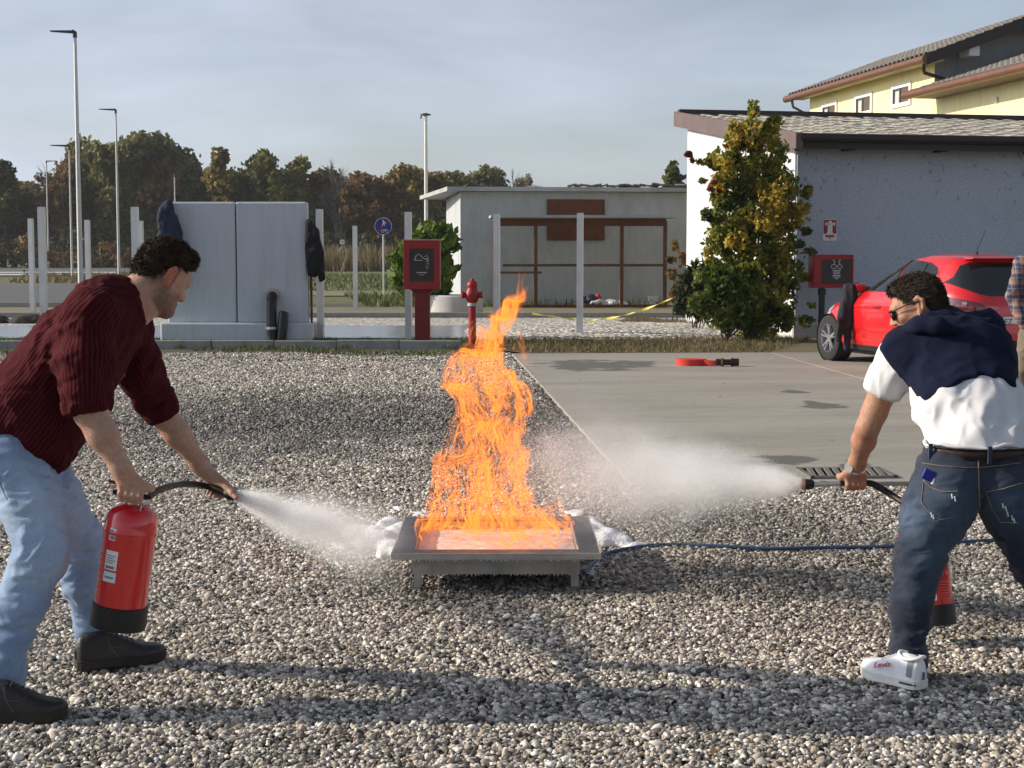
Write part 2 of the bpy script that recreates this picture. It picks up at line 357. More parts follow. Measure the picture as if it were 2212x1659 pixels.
sheet('far_road', [tuple(G(-900, 597)[:2]), tuple(G(320, 597)[:2]), tuple(G(300, 578)[:2]), tuple(G(-900, 578)[:2])], .012, m_asph)
k3 = MB().box((-14.8, 43.1, .06), (14.5, .2, .16)); tag(k3.build('road_kerb', m_kerb), kind='structure')
# white lane lines on the far road
m_line = M('lane_paint', (.75, .75, .72), .7, .1, 20)
for v0, v1 in ((588, 589.3), (592.5, 594)):
    sheet('lane_marking', gp((-300, v1), (250, v1), (250, v0), (-300, v0)), .02, m_line)

# ------------------------------------------------------------------ the air: faint haze in one closed box
hm = bpy.data.materials.new('haze'); hm.use_nodes = True; hn_ = hm.node_tree.nodes; hn_.remove(hn_['Principled BSDF']); pv_ = hn_.new('ShaderNodeVolumePrincipled'); pv_.inputs['Color'].default_value = (.93, .96, 1, 1); pv_.inputs['Density'].default_value = .00022; pv_.inputs['Anisotropy'].default_value = .2; hm.node_tree.links.new(pv_.outputs[0], hn_['Material Output'].inputs['Volume'])
tag(MB().box((0, 1460, 14), (3200, 3200, 30.2)).build('haze', hm), kind='stuff')
# ------------------------------------------------------------------ gravel: loose pebbles, one mass
def gravel():
    rg = np.random.default_rng(3)
    def zone(y0, y1, dens, sz, deep):
        A = (y1 - y0) * 1.0; pts = []
        hw1 = .345 * y1 + 1.1
        n = int(dens * (y1 - y0) * 2 * hw1)
        x = rg.uniform(-hw1, hw1, n); y = rg.uniform(y0, y1, n)
        keep = np.abs(x) < .345 * y + 1.1
        x, y = x[keep], y[keep]
        edge = np.where(y < 9.85, 99, .0 + (23.0 - y) * .0585 - .03 + .05 * np.sin(y * 9) * (y > 9))   # keep off the concrete, a few strays over its edge
        keep = x < edge + rg.exponential(.03, len(x)) * (rg.random(len(x)) < .3)
        x, y = x[keep], y[keep]
        s = sz * np.exp(rg.normal(0, .29, len(x))); z = rg.uniform(-.3, .55, len(x)) * sz * deep
        return np.stack([x, y, z], 1), s
    Z = [zone(3.7, 6.6, 8600, .0078, 1.8), zone(6.6, 9, 7200, .0081, 1.7), zone(9, 13, 4300, .0089, 1.5), zone(13, 23.4, 1900, .0114, 1.3)]
    P = np.concatenate([a for a, b in Z]); S = np.concatenate([b for a, b in Z])
    und = np.array([noise.noise((x * .9, y * .7, 0)) * .014 + noise.noise((x * 3, y * 3, 4)) * .009 for x, y, _ in P]); far = np.clip((23.6 - P[:, 1]) / 1.5, 0, 1)
    P[:, 2] += und * far - .009
    # thin out on the mossy edge by the kerb
    keep = rg.random(len(P)) < np.where(P[:, 1] > 21.3, .45, 1); P, S, = P[keep], S[keep]
    me = bpy.data.meshes.new('gravel'); me.vertices.add(len(P)); me.vertices.foreach_set('co', P.astype(np.float32).ravel()); me.update()
    vert_attr(me, 'scl', S)
    for nm in ('rx', 'ry', 'rz'): vert_attr(me, nm, rg.uniform(0, 6.283, len(P)) if nm == 'rz' else rg.normal(0, .35, len(P)))
    a = me.attributes.new('pick', 'INT', 'POINT'); a.data.foreach_set('value', rg.integers(0, 7, len(P)).astype(np.int32))
    # pebble shapes
    m = bpy.data.materials.new('pebble'); n, l, p = nodes(m)
    oi = n.new('ShaderNodeObjectInfo'); cr = n.new('ShaderNodeValToRGB'); cr.color_ramp.interpolation = 'LINEAR'
    e = cr.color_ramp.elements
    cols = [(0, (0.043, 0.040, 0.036)), (.14, (0.130, 0.119, 0.105)), (.34, (0.282, 0.257, 0.221)), (.54, (0.455, 0.412, 0.359)), (.66, (0.380, 0.308, 0.231)), (.78, (0.608, 0.554, 0.477)), (.91, (0.802, 0.742, 0.649)), (1, (0.820, 0.820, 0.776))]
    e[0].position, e[1].position = 0, 1
    while len(e) < len(cols): e.new(.5)
    for i, (t, c) in enumerate(cols): e[i].position = t; e[i].color = (*c, 1)
    l.new(oi.outputs['Random'], cr.inputs[0])
    g = n.new('ShaderNodeNewGeometry'); ns = n.new('ShaderNodeTexNoise'); ns.inputs['Scale'].default_value = 1.6; ns.inputs['Detail'].default_value = 4; l.new(g.outputs['Position'], ns.inputs['Vector'])
    # damp gravel: wide wet ground left of and behind the tray, and around it where foam has run
    last = None
    for (u, v, rx, ry, k) in [(640, 905, 2.3, 2.9, 1), (1080, 900, 1.1, 3.6, 1), (1560, 1250, .75, .55, .9), (1850, 1180, .9, .7, .8), (1560, 1120, .9, .8, .8), (1050, 1265, .8, .45, .9), (2050, 1330, .8, .35, .6)]:
        c = G(u, v)
        mpn = n.new('ShaderNodeMapping'); mpn.inputs['Location'].default_value = (-c.x / rx, -c.y / ry, 0); mpn.inputs['Scale'].default_value = (1 / rx, 1 / ry, 0); l.new(g.outputs['Position'], mpn.inputs[0])
        le = n.new('ShaderNodeVectorMath'); le.operation = 'LENGTH'; l.new(mpn.outputs[0], le.inputs[0])
        ad = n.new('ShaderNodeMath'); ad.operation = 'MULTIPLY_ADD'; ad.inputs[1].default_value = 1.5; l.new(ns.outputs['Fac'], ad.inputs[0]); l.new(le.outputs['Value'], ad.inputs[2])
        r = n.new('ShaderNodeMapRange'); r.inputs[1].default_value = 2.0; r.inputs[2].default_value = 1.25; r.inputs[4].default_value = k; l.new(ad.outputs[0], r.inputs[0])
        if last is None: last = r.outputs[0]
        else: q = n.new('ShaderNodeMath'); q.operation = 'MAXIMUM'; l.new(last, q.inputs[0]); l.new(r.outputs[0], q.inputs[1]); last = q.outputs[0]
    mr = n.new('ShaderNodeMapRange'); mr.inputs[3].default_value = 1; mr.inputs[4].default_value = .4; l.new(last, mr.inputs[0])
    rr = n.new('ShaderNodeMapRange'); rr.inputs[3].default_value = .85; rr.inputs[4].default_value = .5; l.new(last, rr.inputs[0]); l.new(rr.outputs[0], p.inputs['Roughness'])
    fine = n.new('ShaderNodeTexNoise'); fine.inputs['Scale'].default_value = 160; fine.inputs['Detail'].default_value = 3; l.new(g.outputs['Position'], fine.inputs['Vector'])
    fm = n.new('ShaderNodeMapRange'); fm.inputs[3].default_value = .78; fm.inputs[4].default_value = 1.22; l.new(fine.outputs['Fac'], fm.inputs[0])
    mu = n.new('ShaderNodeMath'); mu.operation = 'MULTIPLY'; l.new(mr.outputs[0], mu.inputs[0]); l.new(fm.outputs[0], mu.inputs[1])
    sca = n.new('ShaderNodeVectorMath'); sca.operation = 'SCALE'; l.new(cr.outputs[0], sca.inputs[0]); l.new(mu.outputs[0], sca.inputs['Scale']); l.new(sca.outputs[0], p.inputs['Base Color'])
    col = bpy.data.collections.new('pebble_shapes')
    for i in range(7):
        bm = bmesh.new(); bmesh.ops.create_icosphere(bm, subdivisions=2, radius=1); sx, sy, sz = 1.15 + .12 * i, .95 + .06 * (i % 3), .62 + .07 * (i % 4)
        for v in bm.verts:
            d = 1 + .34 * noise.noise(v.co * 1.2 + Vector((i * 9, 0, 0))) + .12 * noise.noise(v.co * 2.6 + Vector((i * 5, 3, 0))) ; v.co = Vector((v.co.x * sx * d, v.co.y * sy * d, v.co.z * sz * d))
        rp = random.Random(40 + i)
        for _ in range(6):      # broken faces
            nn = Vector((rp.gauss(0, 1), rp.gauss(0, 1), rp.gauss(0, 1))).normalized(); dd = rp.uniform(.52, .72)
            for v in bm.verts:
                q = v.co.dot(nn) - dd
                if q > 0: v.co -= nn * q * .92
        pm = bpy.data.meshes.new('pebble'); bm.to_mesh(pm); bm.free(); pm.polygons.foreach_set('use_smooth', [True] * len(pm.polygons)); pm.materials.append(m)
        col.objects.link(bpy.data.objects.new('pebble', pm))
    o = ob('gravel', me); tag(o, 'loose grey and cream pebbles covering the yard', kind='stuff')
    t = bpy.data.node_groups.new('scatter_pebbles', 'GeometryNodeTree'); t.interface.new_socket('Geometry', in_out='INPUT', socket_type='NodeSocketGeometry'); t.interface.new_socket('Geometry', in_out='OUTPUT', socket_type='NodeSocketGeometry')
    N, Lk = t.nodes, t.links; gi = N.new('NodeGroupInput'); go = N.new('NodeGroupOutput'); ci = N.new('GeometryNodeCollectionInfo'); ci.inputs['Collection'].default_value = col; ci.inputs['Separate Children'].default_value = True; ci.inputs['Reset Children'].default_value = True
    ip = N.new('GeometryNodeInstanceOnPoints'); ip.inputs['Pick Instance'].default_value = True
    def na(nm, ty): q = N.new('GeometryNodeInputNamedAttribute'); q.data_type = ty; q.inputs['Name'].default_value = nm; return q.outputs[0]
    cx = N.new('ShaderNodeCombineXYZ')
    for i, nm in enumerate(('rx', 'ry', 'rz')): Lk.new(na(nm, 'FLOAT'), cx.inputs[i])
    Lk.new(gi.outputs[0], ip.inputs['Points']); Lk.new(ci.outputs[0], ip.inputs['Instance']); Lk.new(na('pick', 'INT'), ip.inputs['Instance Index']); Lk.new(cx.outputs[0], ip.inputs['Rotation']); Lk.new(na('scl', 'FLOAT'), ip.inputs['Scale']); Lk.new(ip.outputs[0], go.inputs[0])
    md = o.modifiers.new('scatter', 'NODES'); md.node_group = t
gravel()

# ------------------------------------------------------------------ leaf litter blown over the yard
def litter():
    rg = np.random.default_rng(31); n = 260; y = rg.uniform(4.4, 22.5, n) ; x = rg.uniform(-.36, .36, n) * y; P = np.stack([x, y, np.full(n, .012) + .012 * rg.random(n)], 1); a = rg.uniform(0, 6.28, n); s_ = rg.uniform(.012, .028, n); t = np.stack([np.cos(a), np.sin(a), rg.uniform(-.2, .5, n)], 1) * s_[:, None]; b_ = np.stack([-np.sin(a), np.cos(a), rg.uniform(-.3, .3, n)], 1) * (s_ * .5)[:, None]
    V = np.stack([P - t, P + b_, P + t, P - b_], 1).reshape(-1, 3); me = np_mesh('fallen_leaves', V, np.arange(n * 4).reshape(-1, 4)); face_attr(me, 'tint', rg.random(n)); tag(ob('fallen_leaves', me, leaf_mat('dry_leaf', [(.07, .03, .012), (.16, .08, .025), (.24, .15, .05)], .2)), 'small dry brown leaves blown over the gravel', kind='stuff')
litter()
# ------------------------------------------------------------------ grass and weeds
def blades(name, pts, h, wd, cols, seed, label=None, lean=.5, kind='stuff'):
    rg = np.random.default_rng(seed); n = len(pts); P = np.asarray(pts); a = rg.uniform(0, 6.28, n); hh = h * rg.uniform(.4, 1.25, n); wv = wd * rg.uniform(.6, 1.4, n)
    d = np.stack([np.cos(a), np.sin(a), np.zeros(n)], 1); ln = np.stack([rg.normal(0, lean, n), rg.normal(0, lean, n), np.ones(n)], 1) * hh[:, None]
    V = np.stack([P - d * wv[:, None], P + d * wv[:, None], P + d * wv[:, None] * .7 + ln * .6, P + ln], 1).reshape(-1, 3)
    F = np.arange(n * 4).reshape(-1, 4); me = np_mesh(name, V, F); face_attr(me, 'tint', rg.random(n)); o = ob(name, me, leaf_mat(name, cols, .3)); return tag(o, label, kind=kind)
def scatter(n, poly, seed):
    rg = np.random.default_rng(seed); poly = np.array(poly); lo, hi = poly.min(0), poly.max(0); out = []
    while len(out) < n:
        q = rg.uniform(lo, hi, (n * 2, 2)); ins = np.zeros(len(q), bool); j = len(poly) - 1
        for i in range(len(poly)):
            xi, yi = poly[i]; xj, yj = poly[j]; c = ((yi > q[:, 1]) != (yj > q[:, 1])) & (q[:, 0] < (xj - xi) * (q[:, 1] - yi) / (yj - yi + 1e-12) + xi); ins ^= c; j = i
        out += list(q[ins])
    out = np.array(out[:n]); return np.concatenate([out, np.zeros((n, 1))], 1)
def clump(pts, f, thr, seed):
    return np.array([q for q in pts if noise.noise((q[0] * f, q[1] * f, seed)) + .35 * noise.noise((q[0] * f * 4, q[1] * f * 4, seed)) > thr])
GREEN = [(.03, .05, .012), (.06, .09, .02), (.1, .12, .035), (.16, .14, .06)]
DRY = [(.05, .06, .02), (.11, .1, .04), (.19, .15, .07), (.26, .2, .1)]
blades('grass', np.concatenate([clump(scatter(9000, [(-10, 24.62), (-.6, 24.62), (-.6, 26.9), (-10, 26.9)], 1), 1.2, -.15, 1), clump(scatter(7000, [(-9, 22.6), (-.3, 22.6), (-.6, 24.5), (-9, 24.5)], 2), .9, .05, 2) * 1]), .07, .008, GREEN, 5, 'short patchy grass and weeds along the kerb')
blades('dry_grass', np.concatenate([scatter(9000, [(-.4, 24.4), (.2, 23.05), (3.9, 23.2), (5.2, 26.6), (5, 27.1), (3.9, 28.4), (2.6, 26.7), (-.3, 26.7)], 3), scatter(5000, [(2.7, 26.8), (4.8, 27.2), (4, 33), (3, 36), (2.2, 33)], 4)]), .09, .008, DRY, 6, 'dry yellowing grass on the bank before the white shed')
blades('lawn_grass', np.concatenate([scatter(4000, [(-4, 43), (6, 43), (6, 55), (-6, 55)], 8), scatter(5000, [(-12, 62), (2, 62), (2, 110), (-20, 110)], 9)]), .22, .03, [(.05, .08, .02), (.09, .12, .03), (.14, .14, .05)], 7, 'meadow grass beyond the far kerb')
blades('reeds', scatter(5200, [(-26, 132), (-1, 130), (-1, 150), (-26, 150)], 10), 2.1, .07, [(.1, .085, .04), (.19, .15, .07), (.27, .2, .1)], 11, 'tall tawny reeds at the foot of the wood', .18)
blades('roadside_grass', np.concatenate([scatter(2600, gp((20, 612), (420, 612), (420, 597), (60, 597)), 12), clump(scatter(1500, gp((200, 612), (420, 612), (420, 592), (230, 592)), 13), .2, 0, 3)]), .32, .05, DRY, 14, 'dry weeds on the strip between the two roads', .3)
# ================================================================== TREES AND SHRUBS
def leaf_cloud(lobes, n, size, seed, shell=.55, flat=.0, aspect=1.5, gap=-.22):
    """leaf faces spread through the lobes' volume, thicker towards the outside; lobes = (cx,cy,cz,rx,ry,rz)"""
    rg = np.random.default_rng(seed); L = np.array(lobes, float); vol = L[:, 3] * L[:, 4] * L[:, 5]; pick = rg.choice(len(L), n, p=vol ** .75 / (vol ** .75).sum())
    d = rg.normal(size=(n, 3)); d /= np.linalg.norm(d, axis=1)[:, None]; r = shell + (1 - shell) * rg.random(n) ** .6; r *= rg.uniform(.75, 1.12, n)
    c = L[pick, :3] + d * r[:, None] * L[pick, 3:]
    keep = np.array([noise.noise(Vector(q) * (1.3 / max(.25, L[:, 3].mean()))) > gap for q in c]); c, d = c[keep], d[keep]; n = len(c)
    nm = d * .6 + rg.normal(size=(n, 3)) * .8 + np.array([0, 0, .25]); nm /= np.linalg.norm(nm, axis=1)[:, None]
    t = np.cross(nm, rg.normal(size=(n, 3))); t /= np.linalg.norm(t, axis=1)[:, None]; b = np.cross(nm, t); s = size * rg.uniform(.55, 1.35, n)[:, None]
    V = np.stack([c - t * s * aspect * .5, c + b * s * .5 - t * s * .05, c + t * s * aspect * .5, c - b * s * .5 - t * s * .05], 1).reshape(-1, 3)
    tint = np.clip(.5 + .9 * np.array([noise.noise(Vector(q) * (.9 / max(.3, L[:, 3].mean())) + Vector((5, 5, seed))) for q in c]) + rg.normal(0, .16, n), 0, 1)
    return V, np.arange(n * 4).reshape(-1, 4), tint
def limbs(b, base, top, r, n, seed, spread, lobes=None):
    rg = random.Random(seed); pts = [Vector(base)]; steps = 6
    for i in range(1, steps + 1): pts.append(Vector(base).lerp(Vector(top), i / steps) + Vector((rg.uniform(-1, 1), rg.uniform(-1, 1), 0)) * r * .7)
    b.tube(pts, [r * (1.25 if i == 0 else 1 - .8 * i / steps) for i in range(steps + 1)], 7)
    for k in range(n):
        f = rg.uniform(.25, .95); i = min(steps - 1, int(f * steps)); p = pts[i].lerp(pts[i + 1], f * steps - i); a = rg.uniform(0, 6.28); L = spread * rg.uniform(.5, 1.1) * (1.2 - f * .6)
        q = p + Vector((math.cos(a) * L, math.sin(a) * L, L * rg.uniform(.4, 1.1))); mid = p.lerp(q, .5) + Vector((0, 0, -L * .08)); rr = r * (1 - .7 * f) * .5
        b.tube([p, mid, q], [rr, rr * .65, rr * .2], 5)
        for _ in range(2):
            e = mid + Vector((rg.uniform(-1, 1), rg.uniform(-1, 1), rg.uniform(.2, 1))) * L * .5; b.tube([mid, e], [rr * .45, rr * .1], 4)
m_bark = M('bark', (.07, .058, .045), .95, .3, 6, .6, 30)
m_barkp = M('pale_bark', (.2, .18, .16), .9, .25, 6, .4, 30)
KINDS = {'green': [(0.041, 0.061, 0.019), (0.095, 0.115, 0.034), (0.169, 0.182, 0.057)], 'olive': [(0.068, 0.072, 0.022), (0.155, 0.149, 0.043), (0.257, 0.232, 0.070)], 'rust': [(0.074, 0.046, 0.019), (0.162, 0.092, 0.035), (0.257, 0.162, 0.061)],
         'yellow': [(0.095, 0.081, 0.019), (0.216, 0.169, 0.034), (0.351, 0.257, 0.054)], 'dark': [(0.027, 0.039, 0.019), (0.061, 0.074, 0.031), (0.108, 0.115, 0.046)], 'grey': [(0.135, 0.121, 0.081), (0.216, 0.196, 0.135), (0.284, 0.257, 0.176)]}
KM = {k: leaf_mat(k + '_leaves', v, .42) for k, v in KINDS.items()}
crowns = {}
def crown_mesh(shape, seed):
    """crowns about 10 m tall and 6 m wide, standing on z = 0"""
    if (shape, seed) in crowns: return crowns[(shape, seed)]
    rg = random.Random(seed * 31 + len(shape)); lob = []
    if shape == 'round':
        for k in range(19):
            a = rg.uniform(0, 6.28); z = rg.uniform(1.6, 8.6); R = 2.5 * math.sin(min(1, (z - .2) / 5.0) * 1.6) * rg.uniform(.35, 1); s = rg.uniform(.8, 1.5); lob.append((R * math.cos(a), R * math.sin(a), z, s, s, s * .8))
        lob.append((0, 0, 4.8, 1.8, 1.8, 3.4))
    elif shape == 'tall':
        for k in range(17):
            a = rg.uniform(0, 6.28); z = rg.uniform(1.2, 9.2); R = 1.5 * (1 - (z / 10.5) ** 2) * rg.uniform(.3, 1); s = rg.uniform(.6, 1.0); lob.append((R * math.cos(a), R * math.sin(a), z, s, s, s * 1.2))
    else:
        for k in range(12):
            a = rg.uniform(0, 6.28); z = rg.uniform(2, 8.8); R = rg.uniform(.5, 2.6); s = rg.uniform(.4, .8); lob.append((R * math.cos(a), R * math.sin(a), z, s, s, s))
    n = {'round': 6800, 'tall': 4200, 'thin': 1500}[shape]; V, F, tint = leaf_cloud(lob, n, .34 if shape != 'thin' else .24, seed, .3, gap=-.42)
    me = np_mesh('crown', V, F); face_attr(me, 'tint', tint); b = MB(); limbs(b, (0, 0, -1.2), (rg.uniform(-.4, .4), 0, 7.5 if shape != 'thin' else 8.8), .2, 9 if shape != 'thin' else 26, seed, 2.2)
    tm = b.mesh('trunk'); crowns[(shape, seed)] = (me, tm); return me, tm
def far_tree(u, vtop, d, wpx, kind, shape, seed, label, rz=0):
    """a tree of the wood: centre pixel, top pixel, distance, width in pixels"""
    me, tm = crown_mesh(shape, seed); p = at(u, 548, d); H = (548 - vtop) * d / 3318 + CAMZ; W = wpx * 1.3 * d / 3318
    t = thing('tree', label, 'tree', (p.x, d, 0), rz, 'trees of the wood beyond the road'); sx = W / (6.0 if shape == 'round' else 4.0 if shape == 'tall' else 6.0)
    c = bpy.data.objects.new('crown', me); C.objects.link(c); c.parent = t; c.scale = (sx * 1.12, sx * 1.12, H / 9.1); 
    if not me.materials: me.materials.append(KM[kind])
    c.material_slots[0].link = 'OBJECT'; c.material_slots[0].material = KM[kind]
    k = bpy.data.objects.new('trunk', tm); C.objects.link(k); k.parent = t; k.scale = (sx, sx, H / 9.1); k.location.z = 0
    if not tm.materials: tm.materials.append(m_bark)
    return t
W_ = [  # u, top, d, width, kind, shape, seed, label
 (-40, 370, 176, 150, 'rust', 'round', 1, 'russet broad tree at the wood edge by the far road bend'),
 (10, 372, 172, 70, 'dark', 'tall', 2, 'narrow dark tree with a pointed tip at the open end of the wood'),
 (62, 405, 180, 110, 'dark', 'round', 3, 'low dark bushy tree in the gap of the wood'),
 (112, 352, 176, 78, 'rust', 'thin', 4, 'thin russet tree behind the farthest lamp post'),
 (150, 325, 174, 92, 'rust', 'round', 5, 'tall brown leaved tree behind the slim lamp post'),
 (205, 308, 178, 100, 'olive', 'round', 1, 'olive tree between the tall and the second lamp post'),
 (245, 288, 175, 104, 'olive', 'round', 3, 'tallest olive tree behind the second lamp post'),
 (300, 286, 180, 120, 'green', 'round', 2, 'broad green tree crowning the wood, tallest of all'),
 (352, 316, 176, 92, 'rust', 'round', 6, 'brownish tree between the two tall green ones'),
 (410, 303, 178, 118, 'green', 'round', 5, 'dense green tree with a flat top above the concrete block'),
 (472, 334, 172, 78, 'yellow', 'tall', 7, 'yellowing narrow tree above the concrete block'),
 (533, 330, 178, 88, 'green', 'round', 6, 'mid green pointed tree above the joint of the concrete block'),
 (575, 388, 182, 60, 'dark', 'round', 3, 'small dark tree between the taller ones above the concrete block'),
 (625, 335, 174, 112, 'olive', 'round', 4, 'olive green dome shaped tree with a gold tip'),
 (688, 395, 176, 76, 'rust', 'tall', 2, 'brown slender tree below the bare branches'),
 (740, 388, 180, 74, 'dark', 'round', 6, 'dark tree at the foot of the bare tree'),
 (772, 404, 182, 90, 'dark', 'round', 2, 'dark tree between the bare and the orange tree'),
 (810, 372, 172, 120, 'rust', 'round', 3, 'orange brown round tree behind the round blue sign'),
 (862, 402, 180, 80, 'olive', 'round', 6, 'low olive tree in the dip of the wood beside the white mast'),
 (905, 358, 178, 96, 'yellow', 'round', 2, 'yellow green tree just behind the white mast'),
 (955, 356, 182, 100, 'olive', 'round', 5, 'broad olive tree above the flat roof corner'),
 (1020, 358, 184, 110, 'olive', 'round', 3, 'rounded olive tree above the far plastered hut'),
 (1065, 372, 188, 80, 'green', 'round', 4, 'dark green tree at the end of the wood above the flat roof'),
 (1108, 360, 184, 64, 'grey', 'thin', 5, 'half bare pale tree last in the wood'),
 (1140, 385, 190, 56, 'grey', 'thin', 6, 'faint bare bush showing over the flat roof'),
]
for i, q in enumerate(W_): far_tree(*q, rz=i * 1.3)
BACK = ['behind the russet tree at the road bend', 'in the gap beside the narrow pointed tree', 'behind the farthest lamp post', 'behind the slim lamp post', 'past the head of the tallest lamp post', 'between the two tallest trees', 'behind the broad crowning tree', 'over the blue jacket on the block',
        'over the first panel of the concrete block', 'just over the joint of the concrete block', 'over the second panel of the concrete block', 'behind the small dark tree', 'behind the olive dome with a gold tip', 'through the bare tree', 'between bare tree and blue sign', 'between the blue round sign and the white mast', 'just before the white mast', 'just past the white mast', 'over the front corner of the hut', 'last over the flat roof']
for i, u in enumerate((-20, 45, 90, 140, 190, 260, 330, 385, 440, 500, 555, 600, 655, 710, 760, 840, 890, 935, 990, 1045)):
    far_tree(u, {0: 372, 1: 398, 2: 385}.get(i % 3) - (40 if 170 < u < 420 else 0) + (12 if u > 700 else 0), 190, 92, ('dark', 'green', 'rust', 'olive')[(i * 7) % 4], 'round', 1 + (i * 5) % 6, 'back row tree of the wood seen ' + BACK[i], i * .9)
# the bare tree
b = MB(); rg = random.Random(5); d = 172; p0 = at(728, 548, d); s = d / 3318
def branch(p, dr, L, r, lv):
    pts = [p]; q = p.copy(); dd = dr.copy()
    for i in range(3): dd = (dd + Vector((rg.uniform(-.16, .16), rg.uniform(-.16, .16), .07))).normalized(); q = q + dd * L / 3; pts.append(q)
    b.tube(pts, [r, r * .85, r * .7, r * .5], 5, cap=False)
    if lv == 0: return
    for k in range(4 if lv > 1 else 5):
        f = rg.uniform(.35, 1); i = min(2, int(f * 3)); st = pts[i].lerp(pts[i + 1], f * 3 - i); nd = (dd + Vector((rg.uniform(-1, 1), rg.uniform(-1, 1), rg.uniform(-.1, .5))) * .62).normalized(); branch(st, nd, L * rg.uniform(.5, .72), r * .5, lv - 1)
branch(Vector((0, 0, 0)), Vector((0, 0, 1)), 5.2, .24, 5)
zs = max(v[2] for v in b.v); b.v = [(x * 1.15, y, z * 12.2 / zs) for x, y, z in b.v]
t = thing('tree', 'leafless grey tree with a fan of fine branches above the wood', 'tree', (p0.x, d, 0), 0, 'trees of the wood beyond the road'); b.build('trunk', m_barkp, t)
# a small conifer over the flat roof
lob = []
for k in range(16): z = 1 + k * .42; R = 1.5 * (1 - k / 17); lob.append((rnd.uniform(-.2, .2) * R, rnd.uniform(-.2, .2), z, R + .15, R + .15, .45))
V, F, ti = leaf_cloud(lob, 3600, .26, 4, .4, gap=-1); me = np_mesh('crown', V, F); face_attr(me, 'tint', ti); d = 90; p = at(1452, 548, d); t = thing('conifer', 'small dark conifer peeping over the flat roof beside the white wall', 'tree', (p.x, d, 0)); t.scale = (1.15, 1.15, .9)
ob('crown', me, KM['green'], t); b = MB(); b.tube([(0, 0, 0), (0, 0, 7)], [.14, .03]); b.build('trunk', m_bark, t)
# dark thicket at the foot of the wood
lob = []
for k in range(90): x = -64 + k * .78 + rnd.uniform(-.5, .5); lob.append((x, rnd.uniform(166, 171), rnd.uniform(.6, 2.6), 1.5, 1.5, 1.7))
V, F, ti = leaf_cloud(lob, 15000, .42, 8, .3); me = np_mesh('undergrowth', V, F); face_attr(me, 'tint', ti); tag(ob('undergrowth', me, KM['dark']), 'dark thicket of bushes under the trees of the wood', kind='stuff')
lob = [(x, rnd.uniform(160, 164), rnd.uniform(.5, 2.4), 1.3, 1.3, rnd.uniform(1, 2.2)) for x in [rnd.uniform(-58, -30) for _ in range(26)]]
V, F, ti = leaf_cloud(lob, 4500, .36, 9, .3); me = np_mesh('brown_undergrowth', V, F); face_attr(me, 'tint', ti); tag(ob('brown_undergrowth', me, KM['rust']), 'russet scrub in front of the wood by the road', kind='stuff')

# ---- the tall shrub at the corner of the shed
def shrub(name, label, cat, loc, lobes, n, size, cols, seed, stems, trans=.45, shell=.4, aspect=1.7, group=None):
    V, F, ti = leaf_cloud(lobes, n, size, seed, shell, aspect=aspect); me = np_mesh('foliage', V, F); face_attr(me, 'tint', ti); t = thing(name, label, cat, loc, 0, group)
    ob('foliage', me, leaf_mat(name + '_leaves_%d' % seed, cols, trans), t); b = MB(); rg = random.Random(seed)
    for (x, y, z, h) in stems:
        pts = [Vector((rg.uniform(-.08, .08), rg.uniform(-.08, .08), 0)), Vector((x * .5, y * .5, z * .45)), Vector((x, y, z))]; b.tube(pts, [h, h * .7, h * .25], 6)
    b.build('stem', m_bark, t, smooth=True); return t
d = 26.3; s = d / 3318; c0 = at(1622, 715, d); rg = random.Random(11)
def L_(u, v, rpx, sq=1.0, dy=0): q = at(u, v, d); return (q.x - c0.x, dy, q.z, rpx * s, rpx * s * .8, rpx * s * sq)
lob = [L_(1628, 235, 14, 1.9), L_(1672, 268, 20, 1.2), L_(1622, 290, 34), L_(1660, 330, 44, 1.1), L_(1586, 335, 32), L_(1552, 345, 26), L_(1522, 350, 13, .8), L_(1610, 380, 58), L_(1680, 400, 46), L_(1572, 420, 40), L_(1640, 450, 66), L_(1700, 470, 38), L_(1585, 500, 58),
       L_(1556, 520, 36), L_(1660, 530, 66), L_(1620, 580, 70), L_(1690, 590, 48), L_(1600, 640, 66), L_(1660, 650, 62), L_(1640, 690, 52), L_(1690, 690, 30), L_(1528, 470, 14, .7), L_(1735, 440, 16, 1.8), L_(1745, 415, 12, 1.5), L_(1750, 545, 16, .6), L_(1735, 600, 18, .5), L_(1742, 690, 18, .4), L_(1520, 390, 10, .6), L_(1506, 346, 10, .6), L_(1492, 337, 7, .6), L_(1535, 352, 12, .6)]
SHR = [(.035, .06, .014), (.1, .135, .022), (.19, .215, .034), (.32, .3, .05), (.48, .4, .07)]
for k in range(46):
    vv = rg.uniform(270, 700); hw_ = 30 + 75 * min(1, (vv - 230) / 260); uu = 1625 + (vv - 400) * .04 + rg.choice((-1, 1)) * hw_ * rg.uniform(.75, 1.05); lob.append(L_(uu, vv, rg.uniform(9, 17), rg.uniform(.5, 1.3), rg.uniform(-.4, .2)))
shr = shrub('shrub', 'tall leafy shrub with yellow tips growing at the corner of the white shed', 'shrub', (c0.x, d, 0), lob, 34000, .058, SHR, 21, [(rg.uniform(-.5, .5), rg.uniform(-.3, .3), rg.uniform(1.6, 3.6), .035) for _ in range(14)], shell=.5)
